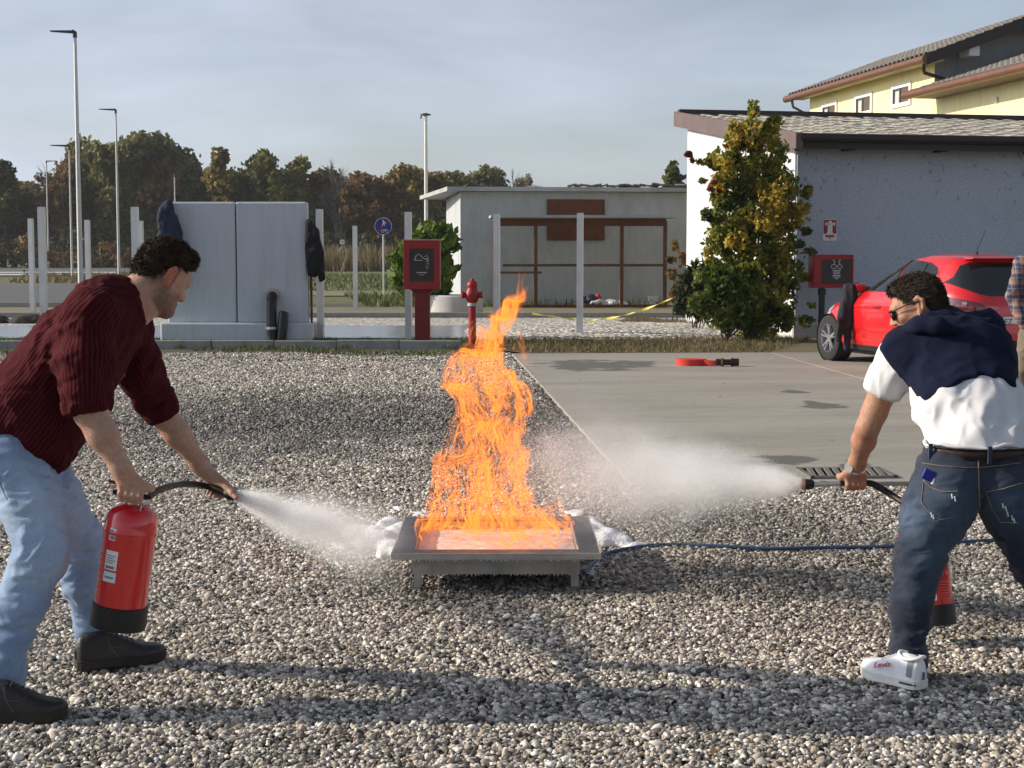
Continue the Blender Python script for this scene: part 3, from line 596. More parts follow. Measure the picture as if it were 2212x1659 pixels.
# yellow autumn twigs and a few red leaves as parts
V, F, ti = leaf_cloud([L_(1672, 435, 50, 1, -.45), L_(1705, 462, 40, .8, -.4), L_(1650, 480, 40, .7, -.45), L_(1560, 365, 36, .8, -.3), L_(1605, 285, 36, 1.2, -.2), L_(1550, 400, 30, .9, -.3), L_(1590, 520, 34, .7, -.4)], 2600, .06, 22, .0, gap=-.1); me = np_mesh('yellow_leaves', V, F); face_attr(me, 'tint', ti); ob('yellow_leaves', me, leaf_mat('yellow_leaves', [(.22, .16, .02), (.42, .3, .035), (.56, .42, .07)], .4), shr)
V, F, ti = leaf_cloud([L_(1535, 395, 7, 1, -.5), L_(1528, 412, 9, .7, -.5), L_(1545, 415, 6, 1, -.5), L_(1482, 335, 7, 1, -.3), L_(1490, 350, 5, 1, -.3), L_(1562, 318, 5, 1, -.3)], 110, .07, 23, .0, gap=-1); me = np_mesh('red_leaves', V, F); face_attr(me, 'tint', ti); ob('red_leaves', me, leaf_mat('red_leaves', [(.12, .012, .01), (.25, .03, .02), (.3, .1, .05)], .3), shr)
d = 26.0; s = d / 3318; c0 = at(1570, 700, d); lob = [L_(1535, 605, 40), L_(1575, 615, 48), L_(1520, 650, 40), L_(1560, 660, 50), L_(1600, 660, 50), L_(1585, 690, 36), L_(1625, 640, 36)]
shrub('low_shrub', 'bushy light green shrub leaning on the foot of the tall one', 'shrub', (c0.x, d, 0), lob, 8000, .05, [(.04, .07, .014), (.11, .155, .026), (.19, .23, .04)], 24, [(rg.uniform(-.4, .4), 0, rg.uniform(.4, .9), .02) for _ in range(6)])
d = 28.5; s = d / 3318; c0 = at(1502, 690, d); lob = [L_(1500, 625, 34, 1.4), L_(1520, 650, 34, 1.2), L_(1480, 650, 26, 1.2), L_(1510, 590, 18, 1.6), L_(1535, 600, 16, 1.5)]
shrub('rosemary_bush', 'dark needle leaved bush at the low white wall end', 'shrub', (c0.x, d, 0), lob, 3600, .075, [(.018, .03, .014), (.04, .055, .025), (.07, .085, .04)], 25, [(rg.uniform(-.3, .3), 0, .6, .015) for _ in range(5)], aspect=4)
d = 34; s = d / 3318; c0 = at(1458, 675, d); lob = [L_(1462, 530, 12), L_(1470, 560, 14, 1.3), L_(1452, 590, 12, 1.2), L_(1460, 630, 14, 1.4), L_(1448, 560, 8)]
shrub('rose_bush', 'spindly rose bush with red and yellowing leaves beside the rusty frame', 'shrub', (c0.x, d, 0), lob, 420, .09, [(.05, .06, .02), (.1, .09, .03), (.3, .22, .05), (.3, .06, .04)], 26, [(.1, 0, 1.7, .012), (-.05, 0, 1.3, .012), (.15, .05, 1.5, .01)], shell=.2)
# planter ring with a leafy vine
d = 37.5; s = d / 3318; c0 = at(985, 548, d); c0.z = 0; pl = thing('planter', 'round concrete planter ring holding the broad leaved bush', 'planter', (c0.x, d, 0))
MB().lathe([(.64, 0), (.66, .02), (.66, .47), (.63, .5), (.56, .5), (.55, .4)], 40).build('ring', M('planter_concrete', (.5, .5, .48), .8, .1, 8, .2, 40, col2=(.4, .4, .38), s2=2), pl, smooth=True)
MB().lathe([(.55, .4), (.2, .43), (.001, .44)], 24).build('soil', m_earth, pl)
d = 37.4; s = d / 3318; c0 = at(925, 548, d)
lob = [L_(935, 505, 40, .7), L_(960, 520, 34), L_(900, 535, 36, .8), L_(868, 560, 30, .8), L_(860, 590, 24), L_(890, 580, 34), L_(930, 560, 44), L_(955, 580, 32), L_(945, 620, 28), L_(880, 620, 20, 1.3), L_(960, 640, 14, 1.2)]
shrub('vine', 'bright green broad leaved bush behind the red pedestal cabinet', 'shrub', (c0.x, d, 0), [(a[0], a[1], a[2], a[3], a[4], a[5]) for a in lob], 1700, .2, [(.05, .085, .015), (.1, .17, .025), (.2, .28, .05)], 27, [(rg.uniform(-.4, .5), 0, rg.uniform(.8, 1.8), .025) for _ in range(6)], trans=.45, shell=.6, aspect=1.6)
# ================================================================== BUILDINGS
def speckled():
    m = M('shaded_roughcast', (.46, .51, .6), .95, .2, 30, 1.0, 38, col2=(.4, .445, .52), s2=.8); n, l = m.node_tree.nodes, m.node_tree.links; p = n['Principled BSDF']; src = p.inputs['Base Color'].links[0].from_socket  # shade on the white plaster put into a darker, bluer base colour
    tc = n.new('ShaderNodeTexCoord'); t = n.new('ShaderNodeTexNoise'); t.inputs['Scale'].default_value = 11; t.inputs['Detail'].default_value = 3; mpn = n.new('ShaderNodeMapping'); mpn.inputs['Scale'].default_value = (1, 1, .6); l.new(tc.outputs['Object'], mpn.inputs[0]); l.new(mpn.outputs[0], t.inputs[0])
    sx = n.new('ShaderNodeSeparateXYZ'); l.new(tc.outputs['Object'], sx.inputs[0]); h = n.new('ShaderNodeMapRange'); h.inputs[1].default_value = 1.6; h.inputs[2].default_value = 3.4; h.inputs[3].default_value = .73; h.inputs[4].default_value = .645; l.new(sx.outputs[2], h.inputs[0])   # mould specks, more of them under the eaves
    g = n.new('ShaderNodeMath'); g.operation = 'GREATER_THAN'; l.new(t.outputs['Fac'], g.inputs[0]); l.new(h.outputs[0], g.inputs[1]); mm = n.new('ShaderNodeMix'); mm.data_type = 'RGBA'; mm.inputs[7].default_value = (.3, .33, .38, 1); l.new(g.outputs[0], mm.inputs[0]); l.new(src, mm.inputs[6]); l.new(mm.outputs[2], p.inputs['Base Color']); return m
def plaster(name, col, bump=.5, bs=9, dirt=None):
    return M(name, col, .92, .09, 5, bump, bs * 3, col2=dirt or tuple(c * .78 for c in col), s2=1.1, stretch=(1.6, 1.6, .45))
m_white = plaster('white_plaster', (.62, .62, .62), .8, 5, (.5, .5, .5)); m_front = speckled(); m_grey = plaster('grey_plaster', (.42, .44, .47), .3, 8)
m_brown = M('brown_metal', (.085, .05, .042), .5, .12, 8, metal=0, spec=.5); m_dbrown = M('dark_brown_metal', (.028, .018, .018), .5, .1, 8); m_verge = M('verge_brown', (.13, .092, .085), .6, .15, 3, .15, 12)
m_tile = M('cement_tile', (.56, .53, .46), .9, .18, 9, .4, 40, col2=(.38, .37, .31), s2=2.2)
m_dtile = M('old_tile', (.2, .185, .165), .9, .22, 9, .4, 40, col2=(.1, .1, .085), s2=1.5)
m_glass = M('window_glass', (.03, .035, .04), .08, .05, 3, spec=.8)
# ---- shed: own frame, x along the front, y into its depth
shed = thing('shed', 'low white plastered shed with a cement tile roof behind the red car', 'shed', (4.99, 27.3, 0), R_(11))
MB().prism([(0, 0), (13, 0), (13, 6.3), (0, 6.3)], -.1, 3.3).add([(0, 0, 3.3), (13, 0, 3.3), (13, 6.3, 3.3), (0, 6.3, 3.3), (0, 0, 3.44), (13, 0, 3.44), (13, 6.3, 4.32), (0, 6.3, 4.32)], [(0, 1, 5, 4), (1, 2, 6, 5), (2, 3, 7, 6), (3, 0, 4, 7), (4, 5, 6, 7)]).build('wall', m_white, shed)
SL = .139
rz0 = lambda y: 3.5 + (y + .4) * SL
MB().add([(-.1, -.36, rz0(-.36)), (13, -.36, rz0(-.36)), (13, 6.6, rz0(6.6)), (-.1, 6.6, rz0(6.6)), (-.1, -.36, rz0(-.36) - .07), (13, -.36, rz0(-.36) - .07), (13, 6.6, rz0(6.6) - .07), (-.1, 6.6, rz0(6.6) - .07)], [(0, 1, 2, 3), (7, 6, 5, 4), (0, 4, 5, 1), (3, 2, 6, 7), (0, 3, 7, 4)]).build('roof', m_dbrown, shed)
roof = [c for c in shed.children if c.name.startswith('roof')][0]
tm = None; tw, th = .42, .515
for j in range(14):
    for i in range(19):
        if tm is None:
            P = []
            for a in range(2):
                row = []
                for q in range(9): t = q / 8; row.append((t * (tw + .05), a * (th + .04), .05 + .024 * math.sin(t * 2 * math.pi * 1.0 + .4) - a * .026))
                P.append(row)
            b = MB().grid(P); n = len(b.v); b.v += [(x, y, z - .03) for x, y, z in b.v[:9]]; b.f += [(q + 1, q, n + q, n + q + 1) for q in range(8)]
            o = b.build('roof_tile', m_tile, roof, smooth=True); tm = o.data
        else: o = bpy.data.objects.new('roof_tile', tm); C.objects.link(o); o.parent = roof
        y = -.4 + j * th - rnd.uniform(0, .03); o.location = (-.08 + i * tw, y, rz0(y) + rnd.uniform(-.003, .006) + (.012 if rnd.random() < .12 else 0)); o.rotation_euler = (math.atan(SL) + rnd.uniform(-.012, .012), rnd.uniform(-.01, .01), rnd.uniform(-.012, .012))
b = MB(); b.add([(x, y, rz0(y) + dz) for x in (-.19, -.12) for y in (-.46, 6.7) for dz in (.1, -.22)], [(0, 1, 3, 2), (4, 6, 7, 5), (0, 4, 5, 1), (2, 3, 7, 6), (0, 2, 6, 4), (1, 5, 7, 3)]); b.build('verge_board', m_verge, shed)
MB().box((6.5, 6.66, rz0(6.66) + .07), (13.2, .14, .16)).build('ridge_cap', m_dbrown, shed, bevel=.02)
MB().box((6.5, -.46, rz0(-.46) - .07), (13.1, .05, .22)).build('fascia', m_dbrown, shed)
MB().tube([(-.12, -.56, 3.5), (13, -.56, 3.5)], .075, 10).build('gutter', m_dbrown, shed, smooth=True)
MB().box((-.16, -.5, 3.44), (.14, .2, .28)).build('verge_end', m_verge, shed, bevel=.02)
for i in range(7): MB().box((.9 + i * 1.75, -.2, 3.36), (.12, .42, .12)).build('rafter', m_dbrown, shed)
MB().prism([(.03, -.03), (13, -.03), (13, -.002), (.03, -.002)], 0, 3.42).build('shaded_front', m_front, shed)  # thin skin over the white wall, with the front's shade in its colour
# wall faces get dark weathering spots by their own material; a low plinth
MB().box((6.5, -.04, .08), (13, .03, .3)).build('plinth', M('plinth', (.4, .4, .39), .9, .15, 6, .3, 30), shed)
# ---- yellow house behind
gm = M('copper_gutter', (.17, .08, .05), .45, .15, 4, metal=.2)
m_yel = plaster('yellow_plaster', (.86, .78, .44), .25, 6, (.8, .71, .37)); m_gab = plaster('gable_plaster', (.3, .31, .31), .2, 6)
house = thing('house', 'yellow two storey house with brown gutters behind the shed', 'house', (13.25, 48.8, 0), R_(9.5))
SLH = .37
def hz(x): return 7.5 + (x + .6) * SLH
MB().prism([(0, .01), (.02, .01), (.02, 11), (0, 11)], 0, 7.55).build('yellow_wall', m_yel, house)
MB().add([(0, 0, 0), (6.8, 0, 0), (6.8, 0, hz(0)), (3.4, 0, hz(3.4)), (0, 0, hz(0)), (0, 11.02, 0), (6.8, 11.02, 0), (6.8, 11.02, hz(0)), (3.4, 11.02, hz(3.4)), (0.03, 11.02, hz(0))], [(0, 1, 2, 3, 4), (5, 9, 8, 7, 6), (1, 6, 7, 2)]).build('gable_wall', m_gab, house)
def roof_sheet(name, x0, z0, x1, z1, y0, y1, m, parent, wave=.34, amp=.04):
    P = []; n = int((y1 - y0) / wave * 6); rows_ = 12
    for i in range(rows_ + 1):
        for st in (0, 1):
            t = min(1, max(0, (i + st * .999) / (rows_ + 1))); x = x0 + (x1 - x0) * t; z = z0 + (z1 - z0) * t + .03 * (1 - st)
            P.append([(x, y0 + (y1 - y0) * j / n, z + amp * math.sin(j / 6 * 2 * math.pi)) for j in range(n + 1)])
    return MB().grid(P).build(name, m, parent, smooth=True)
tag(roof_sheet('roof_tiles', -.62, hz(-.62) + .14, 3.4, hz(3.4) + .14, -.78, 11.8, m_dtile, house), kind='stuff')
tag(roof_sheet('roof_tiles', 7.4, hz(-.62) + .14, 3.4, hz(3.4) + .13, -.78, 11.8, m_dtile, house), kind='stuff')
b = MB(); b.add([(x, y, hz(min(x, 6.8 - x)) + dz) for y in (-.8, 11.8) for x, dz in ((-.6, .08), (3.4, .08), (7.4, .08), (7.4, -.08), (3.4, -.08), (-.6, -.08))], [(0, 1, 4, 5), (1, 2, 3, 4), (11, 10, 7, 6), (10, 9, 8, 7), (0, 6, 7, 1), (1, 7, 8, 2), (5, 4, 10, 11), (4, 3, 9, 10)]); b.build('roof_deck', m_dbrown, house)
for x0, x1 in ((-.66, 3.4), (7.46, 3.4)):
    b = MB(); b.add([(x, y, hz(min(x, 6.8 - x)) + dz) for y in (-.86, -.8) for x, dz in ((x0, .14), (x1, .14), (x1, -.2), (x0, -.2))], [(0, 1, 2, 3), (7, 6, 5, 4), (0, 4, 5, 1), (3, 2, 6, 7), (0, 3, 7, 4)]); b.build('barge_board', m_dbrown, house)
b = MB(); b.tube([(-.68, -.84, hz(-.68) + .0), (-.68, 11.85, hz(-.68) + .0)], .13, 10); b.build('gutter', gm, house, smooth=True)
MB().tube([(-.62, -.6, 7.42), (-.6, -.5, 7.2), (-.5, -.35, 7.1), (.75, -.12, 6.82), (.95, -.1, 6.72), (.97, -.1, 6.5)], .055, 8).build('downpipe', m_dbrown, house, smooth=True)
MB().tube([(-.62, 11.3, 7.38), (-.6, 11.2, 7.12), (-.1, 10.9, 6.8), (-.07, 10.9, 5)], .055, 8).build('downpipe', m_dbrown, house, smooth=True)
MB().box((-.3, 5.5, 7.46), (.56, 12.4, .05)).build('soffit', M('soffit', (.6, .5, .26), .9), house)
m_frame = M('white_frame', (.7, .7, .69), .6, .05, 8); m_shut = M('shutter_wood', (.12, .075, .05), .7, .2, 10)
for yc in (2.46, 5.64, 8.9):
    wv = MB(); 
    for dy, dz, sy, sz in ((0, .31, 1.56, .14), (0, -.31, 1.56, .14), (-.705, 0, .15, .5), (.705, 0, .15, .5)): wv.box((-.02, yc + dy, 6.7 + dz), (.07, sy, sz - .004))
    f = wv.build('window', m_frame, house)
    MB().box((.0, yc, 6.7), (.03, 1.26, .48)).build('pane', m_glass, f); MB().box((-.02, yc - .36, 6.7), (.03, .46, .46)).build('shutter', m_shut, f); MB().box((-.018, yc + .1, 6.7), (.03, .05, .48)).build('mullion', m_shut, f)
    MB().box((-.016, yc + .34, 6.66), (.01, .3, .4)).build('curtain', M('curtain', (.55, .52, .47), .9, .1, 10), f)
for x in (.95, 3.1): MB().box((x, -.4, hz(x) - .32), (.34, .7, .3)).build('beam_end', m_frame, house)
# lower wing in front of the gable
wing = thing('house_wing', 'lower yellow wing with a tiled roof joined to the front of the yellow house', 'house', (13.25, 48.8, 0), R_(9.5))
MB().prism([(.0, -12), (6, -12), (6, -.02), (0, -.02)], 0, 6.7).build('wall', m_yel, wing)
tag(roof_sheet('roof_tiles', -.92, 6.52, 3.6, 8.0, -12.3, -.04, m_dtile, wing), kind='stuff')
MB().add([(-.9, -12.2, 6.42), (-.9, -.03, 6.42), (3.6, -.03, 7.9), (3.6, -12.2, 7.9), (-.9, -12.2, 6.3), (-.9, -.03, 6.3), (3.6, -.03, 7.7), (3.6, -12.2, 7.7)], [(0, 1, 2, 3), (7, 6, 5, 4), (0, 4, 5, 1), (0, 3, 7, 4), (1, 5, 6, 2)]).build('roof_deck', m_dbrown, wing)
MB().tube([(-.98, -12.3, 6.42), (-.98, .02, 6.42)], .13, 10).build('gutter', gm, wing, smooth=True)
MB().box((-.45, -6.2, 6.34), (.86, 11.9, .05)).build('soffit', m_shut, wing)
for yy in (-4.2,): MB().tube([(-.06, yy, 5.9), (-.02, yy, 5.9)], .09, 12).build('vent_cap', m_frame, wing)
# ---- far plastered hut with a flat roof
hut = thing('hut', 'flat roofed grey plastered hut beyond the steel posts', 'hut', (-1.48, 44.3, 0), R_(6))
m_hut = plaster('hut_plaster', (.46, .48, .5), .7, 5, (.35, .36, .38))
MB().prism([(0, 0), (9.5, 0), (9.5, 6.5), (0, 6.5)], 0, 3.27).build('wall', m_hut, hut)
m_slab = M('roof_slab', (.4, .41, .41), .9, .15, 4, .3, 20, col2=(.25, .25, .25), s2=1)
MB().add([(-.4, -.35, 3.28), (9.8, -.35, 3.28), (9.8, 6.9, 3.28), (-.85, 6.9, 3.28), (-.4, -.35, 3.4), (9.8, -.35, 3.4), (9.8, 6.9, 3.4), (-.85, 6.9, 3.4)], [(3, 2, 1, 0), (4, 5, 6, 7), (0, 1, 5, 4), (2, 3, 7, 6), (3, 0, 4, 7)]).build('roof', m_slab, hut)
MB().box((2.5 + .84, -.03, 2.47), (1.68, .05, 1.18)).build('panel', M('rust_panel', (.16, .06, .035), .85, .25, 5, .2, 20, col2=(.1, .045, .03), s2=2), hut)
# tiles lying loose on the roof edge
for i in range(34):
    o = (MB().box((0, 0, 0), (.24, .3, .05)).build('roof_tile', m_dtile, hut) if i == 0 else bpy.data.objects.new('roof_tile', rt.data))
    if i == 0: rt = o
    else: C.objects.link(o); o.parent = hut
    o.location = (3.2 + i * .185, -.22 + rnd.uniform(-.06, .06), 3.43 + rnd.uniform(0, .05)); o.rotation_euler = (rnd.uniform(-.2, .2), rnd.uniform(-.3, .3), rnd.uniform(-.4, .4))
# ---- rusty frame before the hut
m_rust = M('rusty_steel', (.13, .055, .03), .85, .35, 6, .3, 30, col2=(.05, .03, .025), s2=3)
fr = thing('frame', 'rusty steel frame with a thin roof standing against the hut', 'frame', (-.45, 42.6, 0), R_(3))
for u in (1068, 1157, 1343, 1437):
    x = (u - 1106) / 3318 * 42.7 + .45; MB().box((x, 0, 1.2), (.1, .1, 2.4)).build('post', m_rust, fr, bevel=.008)
MB().box((2.35, 0, 2.36), (4.75, .09, .2)).build('beam', m_rust, fr); MB().box((2.45, .0, 1.18), (4.5, .06, .07)).build('rail', m_rust, fr); MB().box((.7, .0, .98), (1.15, .06, .06)).build('rail', m_rust, fr)
MB().box((2.4, .35, 2.52), (5.1, 1.5, .07)).build('roof_sheet', m_slab, fr)
MB().box((2.35, 0, .05), (4.7, .06, .08)).build('sill_beam', m_rust, fr)
# rubbish by the frame
t = thing('plastic_sheeting', 'heap of torn white and dark plastic sheeting by the hut wall', 'sheeting', tuple(G(1300, 664)[:2]) + (0,))
for k, (dx, m, rx, rz_) in enumerate([(0, M('white_plastic', (.7, .7, .7), .5), .42, .16), (.35, None, .3, .12), (-.38, M('dark_plastic', (.03, .03, .06), .5), .25, .26), (-.1, M('red_plastic', (.35, .03, .05), .5), .14, .3)]):
    S = Solid()
    for _ in range(7): S.ell((dx + rnd.uniform(-.5, .5) * rx * 1.6, rnd.uniform(-.15, .15), rnd.uniform(.02, rz_)), (rx * rnd.uniform(.3, .6), .14, rz_ * rnd.uniform(.3, .6)), k=.05)
    V, F = S.net(.03, smooth=1); V = folds(V, F, .05, 5, k); mw = m if k == 0 else mw; ms = m or mw; ob('sheet', np_mesh('sheet', V, F, True), ms, t)
p = G(1410, 661); t = thing('bucket', 'small white bucket standing by the rusty frame', 'bucket', (p.x, p.y, 0)); MB().lathe([(.12, 0), (.15, .26), (.165, .27), (.165, .29), (.14, .29), (.11, .02)], 20).build('pail', m_frame, t, smooth=True); MB().tube([(-.15, 0, .27), (-.1, -.12, .2), (.1, -.12, .2), (.15, 0, .27)], .006, 5).build('handle', m_dbrown, t)
m_wood = M('weathered_wood', (.28, .22, .15), .9, .2, 8, .3, 30, stretch=(1, 8, 8)); m_dwood = M('charred_wood', (.035, .03, .027), .9, .3, 8, .4, 30)
def plank(u, v, L, rz, tilt, m, label, w_=.13):
    p = G(u, v); t = thing('plank', label, 'plank', (p.x, p.y, .06), rz); o = MB().box((0, 0, 0), (L, w_, .05)).build('board', m, t, bevel=.006); o.rotation_euler = (0, tilt, 0); t.location.z = .04 + abs(math.sin(tilt)) * L / 2
plank(1478, 664, .45, 1.2, -.5, M('pale_wood', (.6, .5, .4), .8), 'short pale offcut leaning by the dark needle leaved bush')
plank(1480, 731, .95, .05, .02, m_dwood, 'charred board lying lowest on the dry bank'); plank(1472, 716, .55, .2, -.16, m_dwood, 'black bent board beside the pale gravel mound'); plank(1545, 724, .5, .1, -.12, m_dwood, 'black board raised at one end on the dry bank', .16)
# ---- concrete block (pump housing) with plinth and pipes
m_block = M('block_concrete', (.53, .56, .6), .85, .05, 6, .12, 40, col2=(.44, .47, .5), s2=1.4, stretch=(2.5, 2.5, .3))
d = 26.3; s = d / 3318; blk = thing('concrete_block', 'large pale concrete block on a plinth behind the kerb', 'concrete block', ((508 - 1106) * s, d, 0))
X = lambda u: (u - 508) * s
def Zb(v, dd=d): return at(1106, v, dd).z
for x0, x1 in ((X(362), X(511.2)), (X(512.8), X(664.5))): MB().box(((x0 + x1) / 2, .15, (.32 + Zb(436)) / 2), (x1 - x0, .3, Zb(436) - .32)).build('panel', m_block, blk, bevel=.03)
MB().box((X(512), .15, 1.3), (.03, .26, 1.9)).build('joint_filler', m_dbrown, blk)
MB().box((X(511), .32, .14), (X(673) - X(350), .92, .37)).build('plinth', m_block, blk, bevel=.03)
m_pvc = M('black_pipe', (.012, .013, .018), .4, .1, 6)
b = MB(); b.tube([(X(589), .1, Zb(640)), (X(590), -.04, Zb(640)), (X(590), -.12, Zb(646)), (X(590), -.15, Zb(660)), (X(590.5), -.2, .0)], [.085] * 5, 14); b.build('pipe', m_pvc, blk, smooth=True)
b = MB(); b.lathe([(.12, 0), (.13, .01), (.13, .03), (.09, .035)], 14, Matrix.Translation((X(590), 0.0, Zb(638))) @ Matrix.Rotation(math.pi / 2, 4, 'X')); b.build('mortar_collar', M('mortar', (.42, .4, .34), .95, .2, 20, .5, 60), blk, smooth=True)
MB().lathe([(.088, 0), (.1, .0), (.1, .04), (.088, .04)], 18, Matrix.Translation((X(590.3), -.18, .22))).build('pipe_clamp', M('clamp', (.6, .6, .62), .4, metal=.6), blk, smooth=True); MB().box((X(583), -.22, .24), (.14, .03, .03)).build('clamp_ear', m_frame, blk)
b = MB(); b.tube([(X(610), -.2, .0), (X(617), -.19, Zb(676)), (X(618), -.185, Zb(672))], [.085, .085, .07], 14); b.build('pipe_stub', m_pvc, blk, smooth=True)
MB().box((X(670), .2, Zb(630)), (.03, .1, 1.6)).build('side_rail', m_rust, blk)
# ---- galvanised posts: open steel channels
m_galv = M('galvanised_steel', (.56, .57, .58), .5, .15, 6, metal=.12, col2=(.36, .375, .39), s2=2); 
post = None
POSTS = [(92, 26.6, 447, 'galvanised post just left of the crouching man, in the near row'), (293, 26.6, 447, 'galvanised post at the left end of the concrete block'), (691, 26.9, 452, 'galvanised post behind the dark hanging jacket'), (882, 26.8, 458, 'galvanised post rising behind the red pedestal cabinet'), (1073, 27.0, 462, 'galvanised post behind the flames beside the hydrant'),
         (1253, 27.4, 460, 'lone galvanised post on the pale gravel mound'), (68, 36.5, 472, 'bright galvanised post farthest from the concrete block in the far row'), (190, 36.8, 475, 'galvanised post in the far row beside the tallest lamp post'), (305, 37, 477, 'galvanised post in the far row just left of the hanging blue jacket'), (767, 42, 488, 'galvanised post on the lawn left of the blue round sign')]
for u, d_, vt, lab in POSTS:
    p = at(u, 548, d_); zt = at(u, vt, d_).z
    if post is None:
        b = MB(); w_ = .1; t_ = .012
        b.prism([(-.055, -.05), (.055, -.05), (.055, .05), (.025, .05), (.025, .038), (.043, .038), (.043, -.038), (-.043, -.038), (-.043, .038), (-.025, .038), (-.025, .05), (-.055, .05)], 0, 1)
        o = b.build('steel_post', m_galv); post = o
    else: o = post.copy(); C.objects.link(o)
    o.location = (p.x, d_, 0); o.scale = (1, 1, zt); o.rotation_euler = (0, 0, R_(-8)); tag(o, lab, 'post', 'galvanised steel posts in two rows')
# ---- lamp posts
m_lamp = M('lamp_grey', (.55, .55, .54), .45, .06, 3, metal=.4); m_head = M('lamp_head', (.03, .03, .035), .5)
for u, vt, d_, r_, side, lab in [(173, 66, 66.6, .12, -1, 'tallest street lamp, a grey pole with a flat dark head'), (256.5, 235, 103, .1, -1, 'second street lamp, right of the tallest one'), (155, 313, 92, .075, -1, 'slim street lamp just left of the tallest one'), (105, 347, 165, .1, 1, 'distant street lamp farthest left before the russet trees'), (380, 376, 150, .09, 1, 'small distant street lamp showing above the concrete block')]:
    p = at(u, 548, d_); H = at(u, vt, d_).z; t = thing('street_lamp', lab, 'street lamp', (p.x, d_, 0), 0, 'street lamps along the road')
    MB().tube([(0, 0, 0), (0, 0, H - .12)], [r_, r_ * .55], 12).build('pole', m_lamp, t, smooth=True)
    L = 1.05 if d_ < 70 else 1.1; b = MB(); b.tube([(0, 0, H - .3), (0, 0, H - .08), (side * .12, 0, H - .03)], r_ * .75, 10); b.build('bracket', m_head, t, smooth=True)
    b = MB(); b.add([(side * .02, -.14, H - .12), (side * .02, .14, H - .12), (side * L, .1, H - .05), (side * L, -.1, H - .05), (side * .02, -.14, H), (side * .02, .14, H), (side * L, .1, H + .0), (side * L, -.1, H + .0)], [(0, 1, 2, 3), (7, 6, 5, 4), (0, 4, 5, 1), (1, 5, 6, 2), (2, 6, 7, 3), (3, 7, 4, 0)]); b.build('lamp_head', m_head, t, bevel=.02)
d_ = 60; p = at(921, 548, d_); H = at(921, 250, d_).z; t = thing('mast', 'white mast with a small dark cap rising behind the bush', 'mast', (p.x, d_, 0)); MB().tube([(0, 0, 0), (0, 0, H)], [.085, .06], 12).build('pole', M('white_pole', (.75, .75, .74), .5, .15, 2), t, smooth=True); MB().lathe([(.06, H), (.2, H + .02), (.2, H + .06), (.05, H + .1)], 12).build('cap', m_head, t); MB().tube([(-.16, 0, H + .05), (-.2, 0, H - .12)], .03, 6).build('sensor', m_head, t)
# ---- delineators and road signs
for u, v, h, lab in ((53, 601, .58, 'short white roadside marker post on the near road edge'), (234, 577, .95, 'white roadside marker post before the dark thicket')):
    p = G(u, v); t = thing('marker_post', lab, 'marker post', (p.x, p.y, 0), 0, 'white roadside marker posts'); MB().box((0, 0, h / 2), (.14, .08, h), None, .85).build('post', m_frame, t, bevel=.01); MB().box((0, -.043, h * .8), (.13, .01, .1)).build('black_band', m_head, t)
m_blue = M('sign_blue', (.012, .03, .26), .4, .05, 5); m_sred = M('sign_red', (.35, .012, .02), .4, .05, 5); m_sw = M('sign_white', (.8, .8, .8), .5, .05, 5); m_blk = M('black_print', (.01, .01, .01), .6)
def disc(r, y, z, th=.01, n=32): return MB().lathe([(r, 0), (r, th)], n, Matrix.Translation((0, y, z)) @ Matrix.Rotation(math.pi / 2, 4, 'X'))
p = G(829, 641); t = thing('road_sign', 'round blue end of cycle and foot path sign with a red bar', 'road sign', (p.x, p.y, 0)); Hc = 2.45
MB().tube([(0, 0, 0), (0, 0, Hc + .2)], .03, 10).build('pole', m_lamp, t, smooth=True); disc(.3, -.03, Hc).build('rim', m_sw, t); disc(.283, -.043, Hc, .006).build('face', m_blue, t)
MB().box((0, -.055, Hc), (.55, .006, .055), Matrix.Translation((0, 0, Hc)) @ Matrix.Rotation(R_(-42), 4, 'Y') @ Matrix.Translation((0, 0, -Hc))).build('red_bar', m_sred, t)
b = MB(); y = -.0545
b.box((.0, y, Hc + .2), (.04, .006, .05)); b.box((.02, y, Hc + .125), (.06, .006, .1), Matrix.Rotation(0, 4, 'Y')); b.tube([(.0, y, Hc + .1), (-.03, y, Hc + .02)], .014, 6); b.tube([(.03, y, Hc + .1), (.05, y, Hc + .02)], .014, 6); b.tube([(.05, y, Hc + .15), (.1, y, Hc + .1)], .012, 6); b.build('walker_symbol', m_sw, t)
b = MB()
for cx in (-.02, .12):
    b.tube([(cx + .05 * math.cos(a * .6), y, Hc - .17 + .05 * math.sin(a * .6)) for a in range(11)], .007, 5)
b.tube([(-.02, y, Hc - .17), (.03, y, Hc - .11), (.1, y, Hc - .11), (.12, y, Hc - .17)], .008, 5); b.tube([(.03, y, Hc - .11), (.05, y, Hc - .17), (.1, y, Hc - .1)], .008, 5); b.build('bicycle_symbol', m_sw, t)
p = G(740, 580); t = thing('road_sign', 'small pair of round white signs far off by the reeds', 'road sign', (p.x, p.y, 0)); s_ = p.y / 3318
z1, z2 = at(740, 523, p.y).z, at(740, 539, p.y).z; MB().tube([(0, 0, 0), (0, 0, z1 + .2)], .04, 8).build('pole', m_lamp, t); disc(.34, -.05, z1).build('red_ring', m_sred, t); disc(.26, -.065, z1, .006).build('face', m_sw, t); text('number', '10', .3, m_blk, t, (0, -.08, z1), FACING)
disc(.33, -.05, z2).build('lower_face', m_sw, t); MB().box((0, -.07, z2), (.06, .006, .6), Matrix.Translation((0, 0, z2)) @ Matrix.Rotation(R_(25), 4, 'Y') @ Matrix.Translation((0, 0, -z2))).build('bar', m_blk, t)
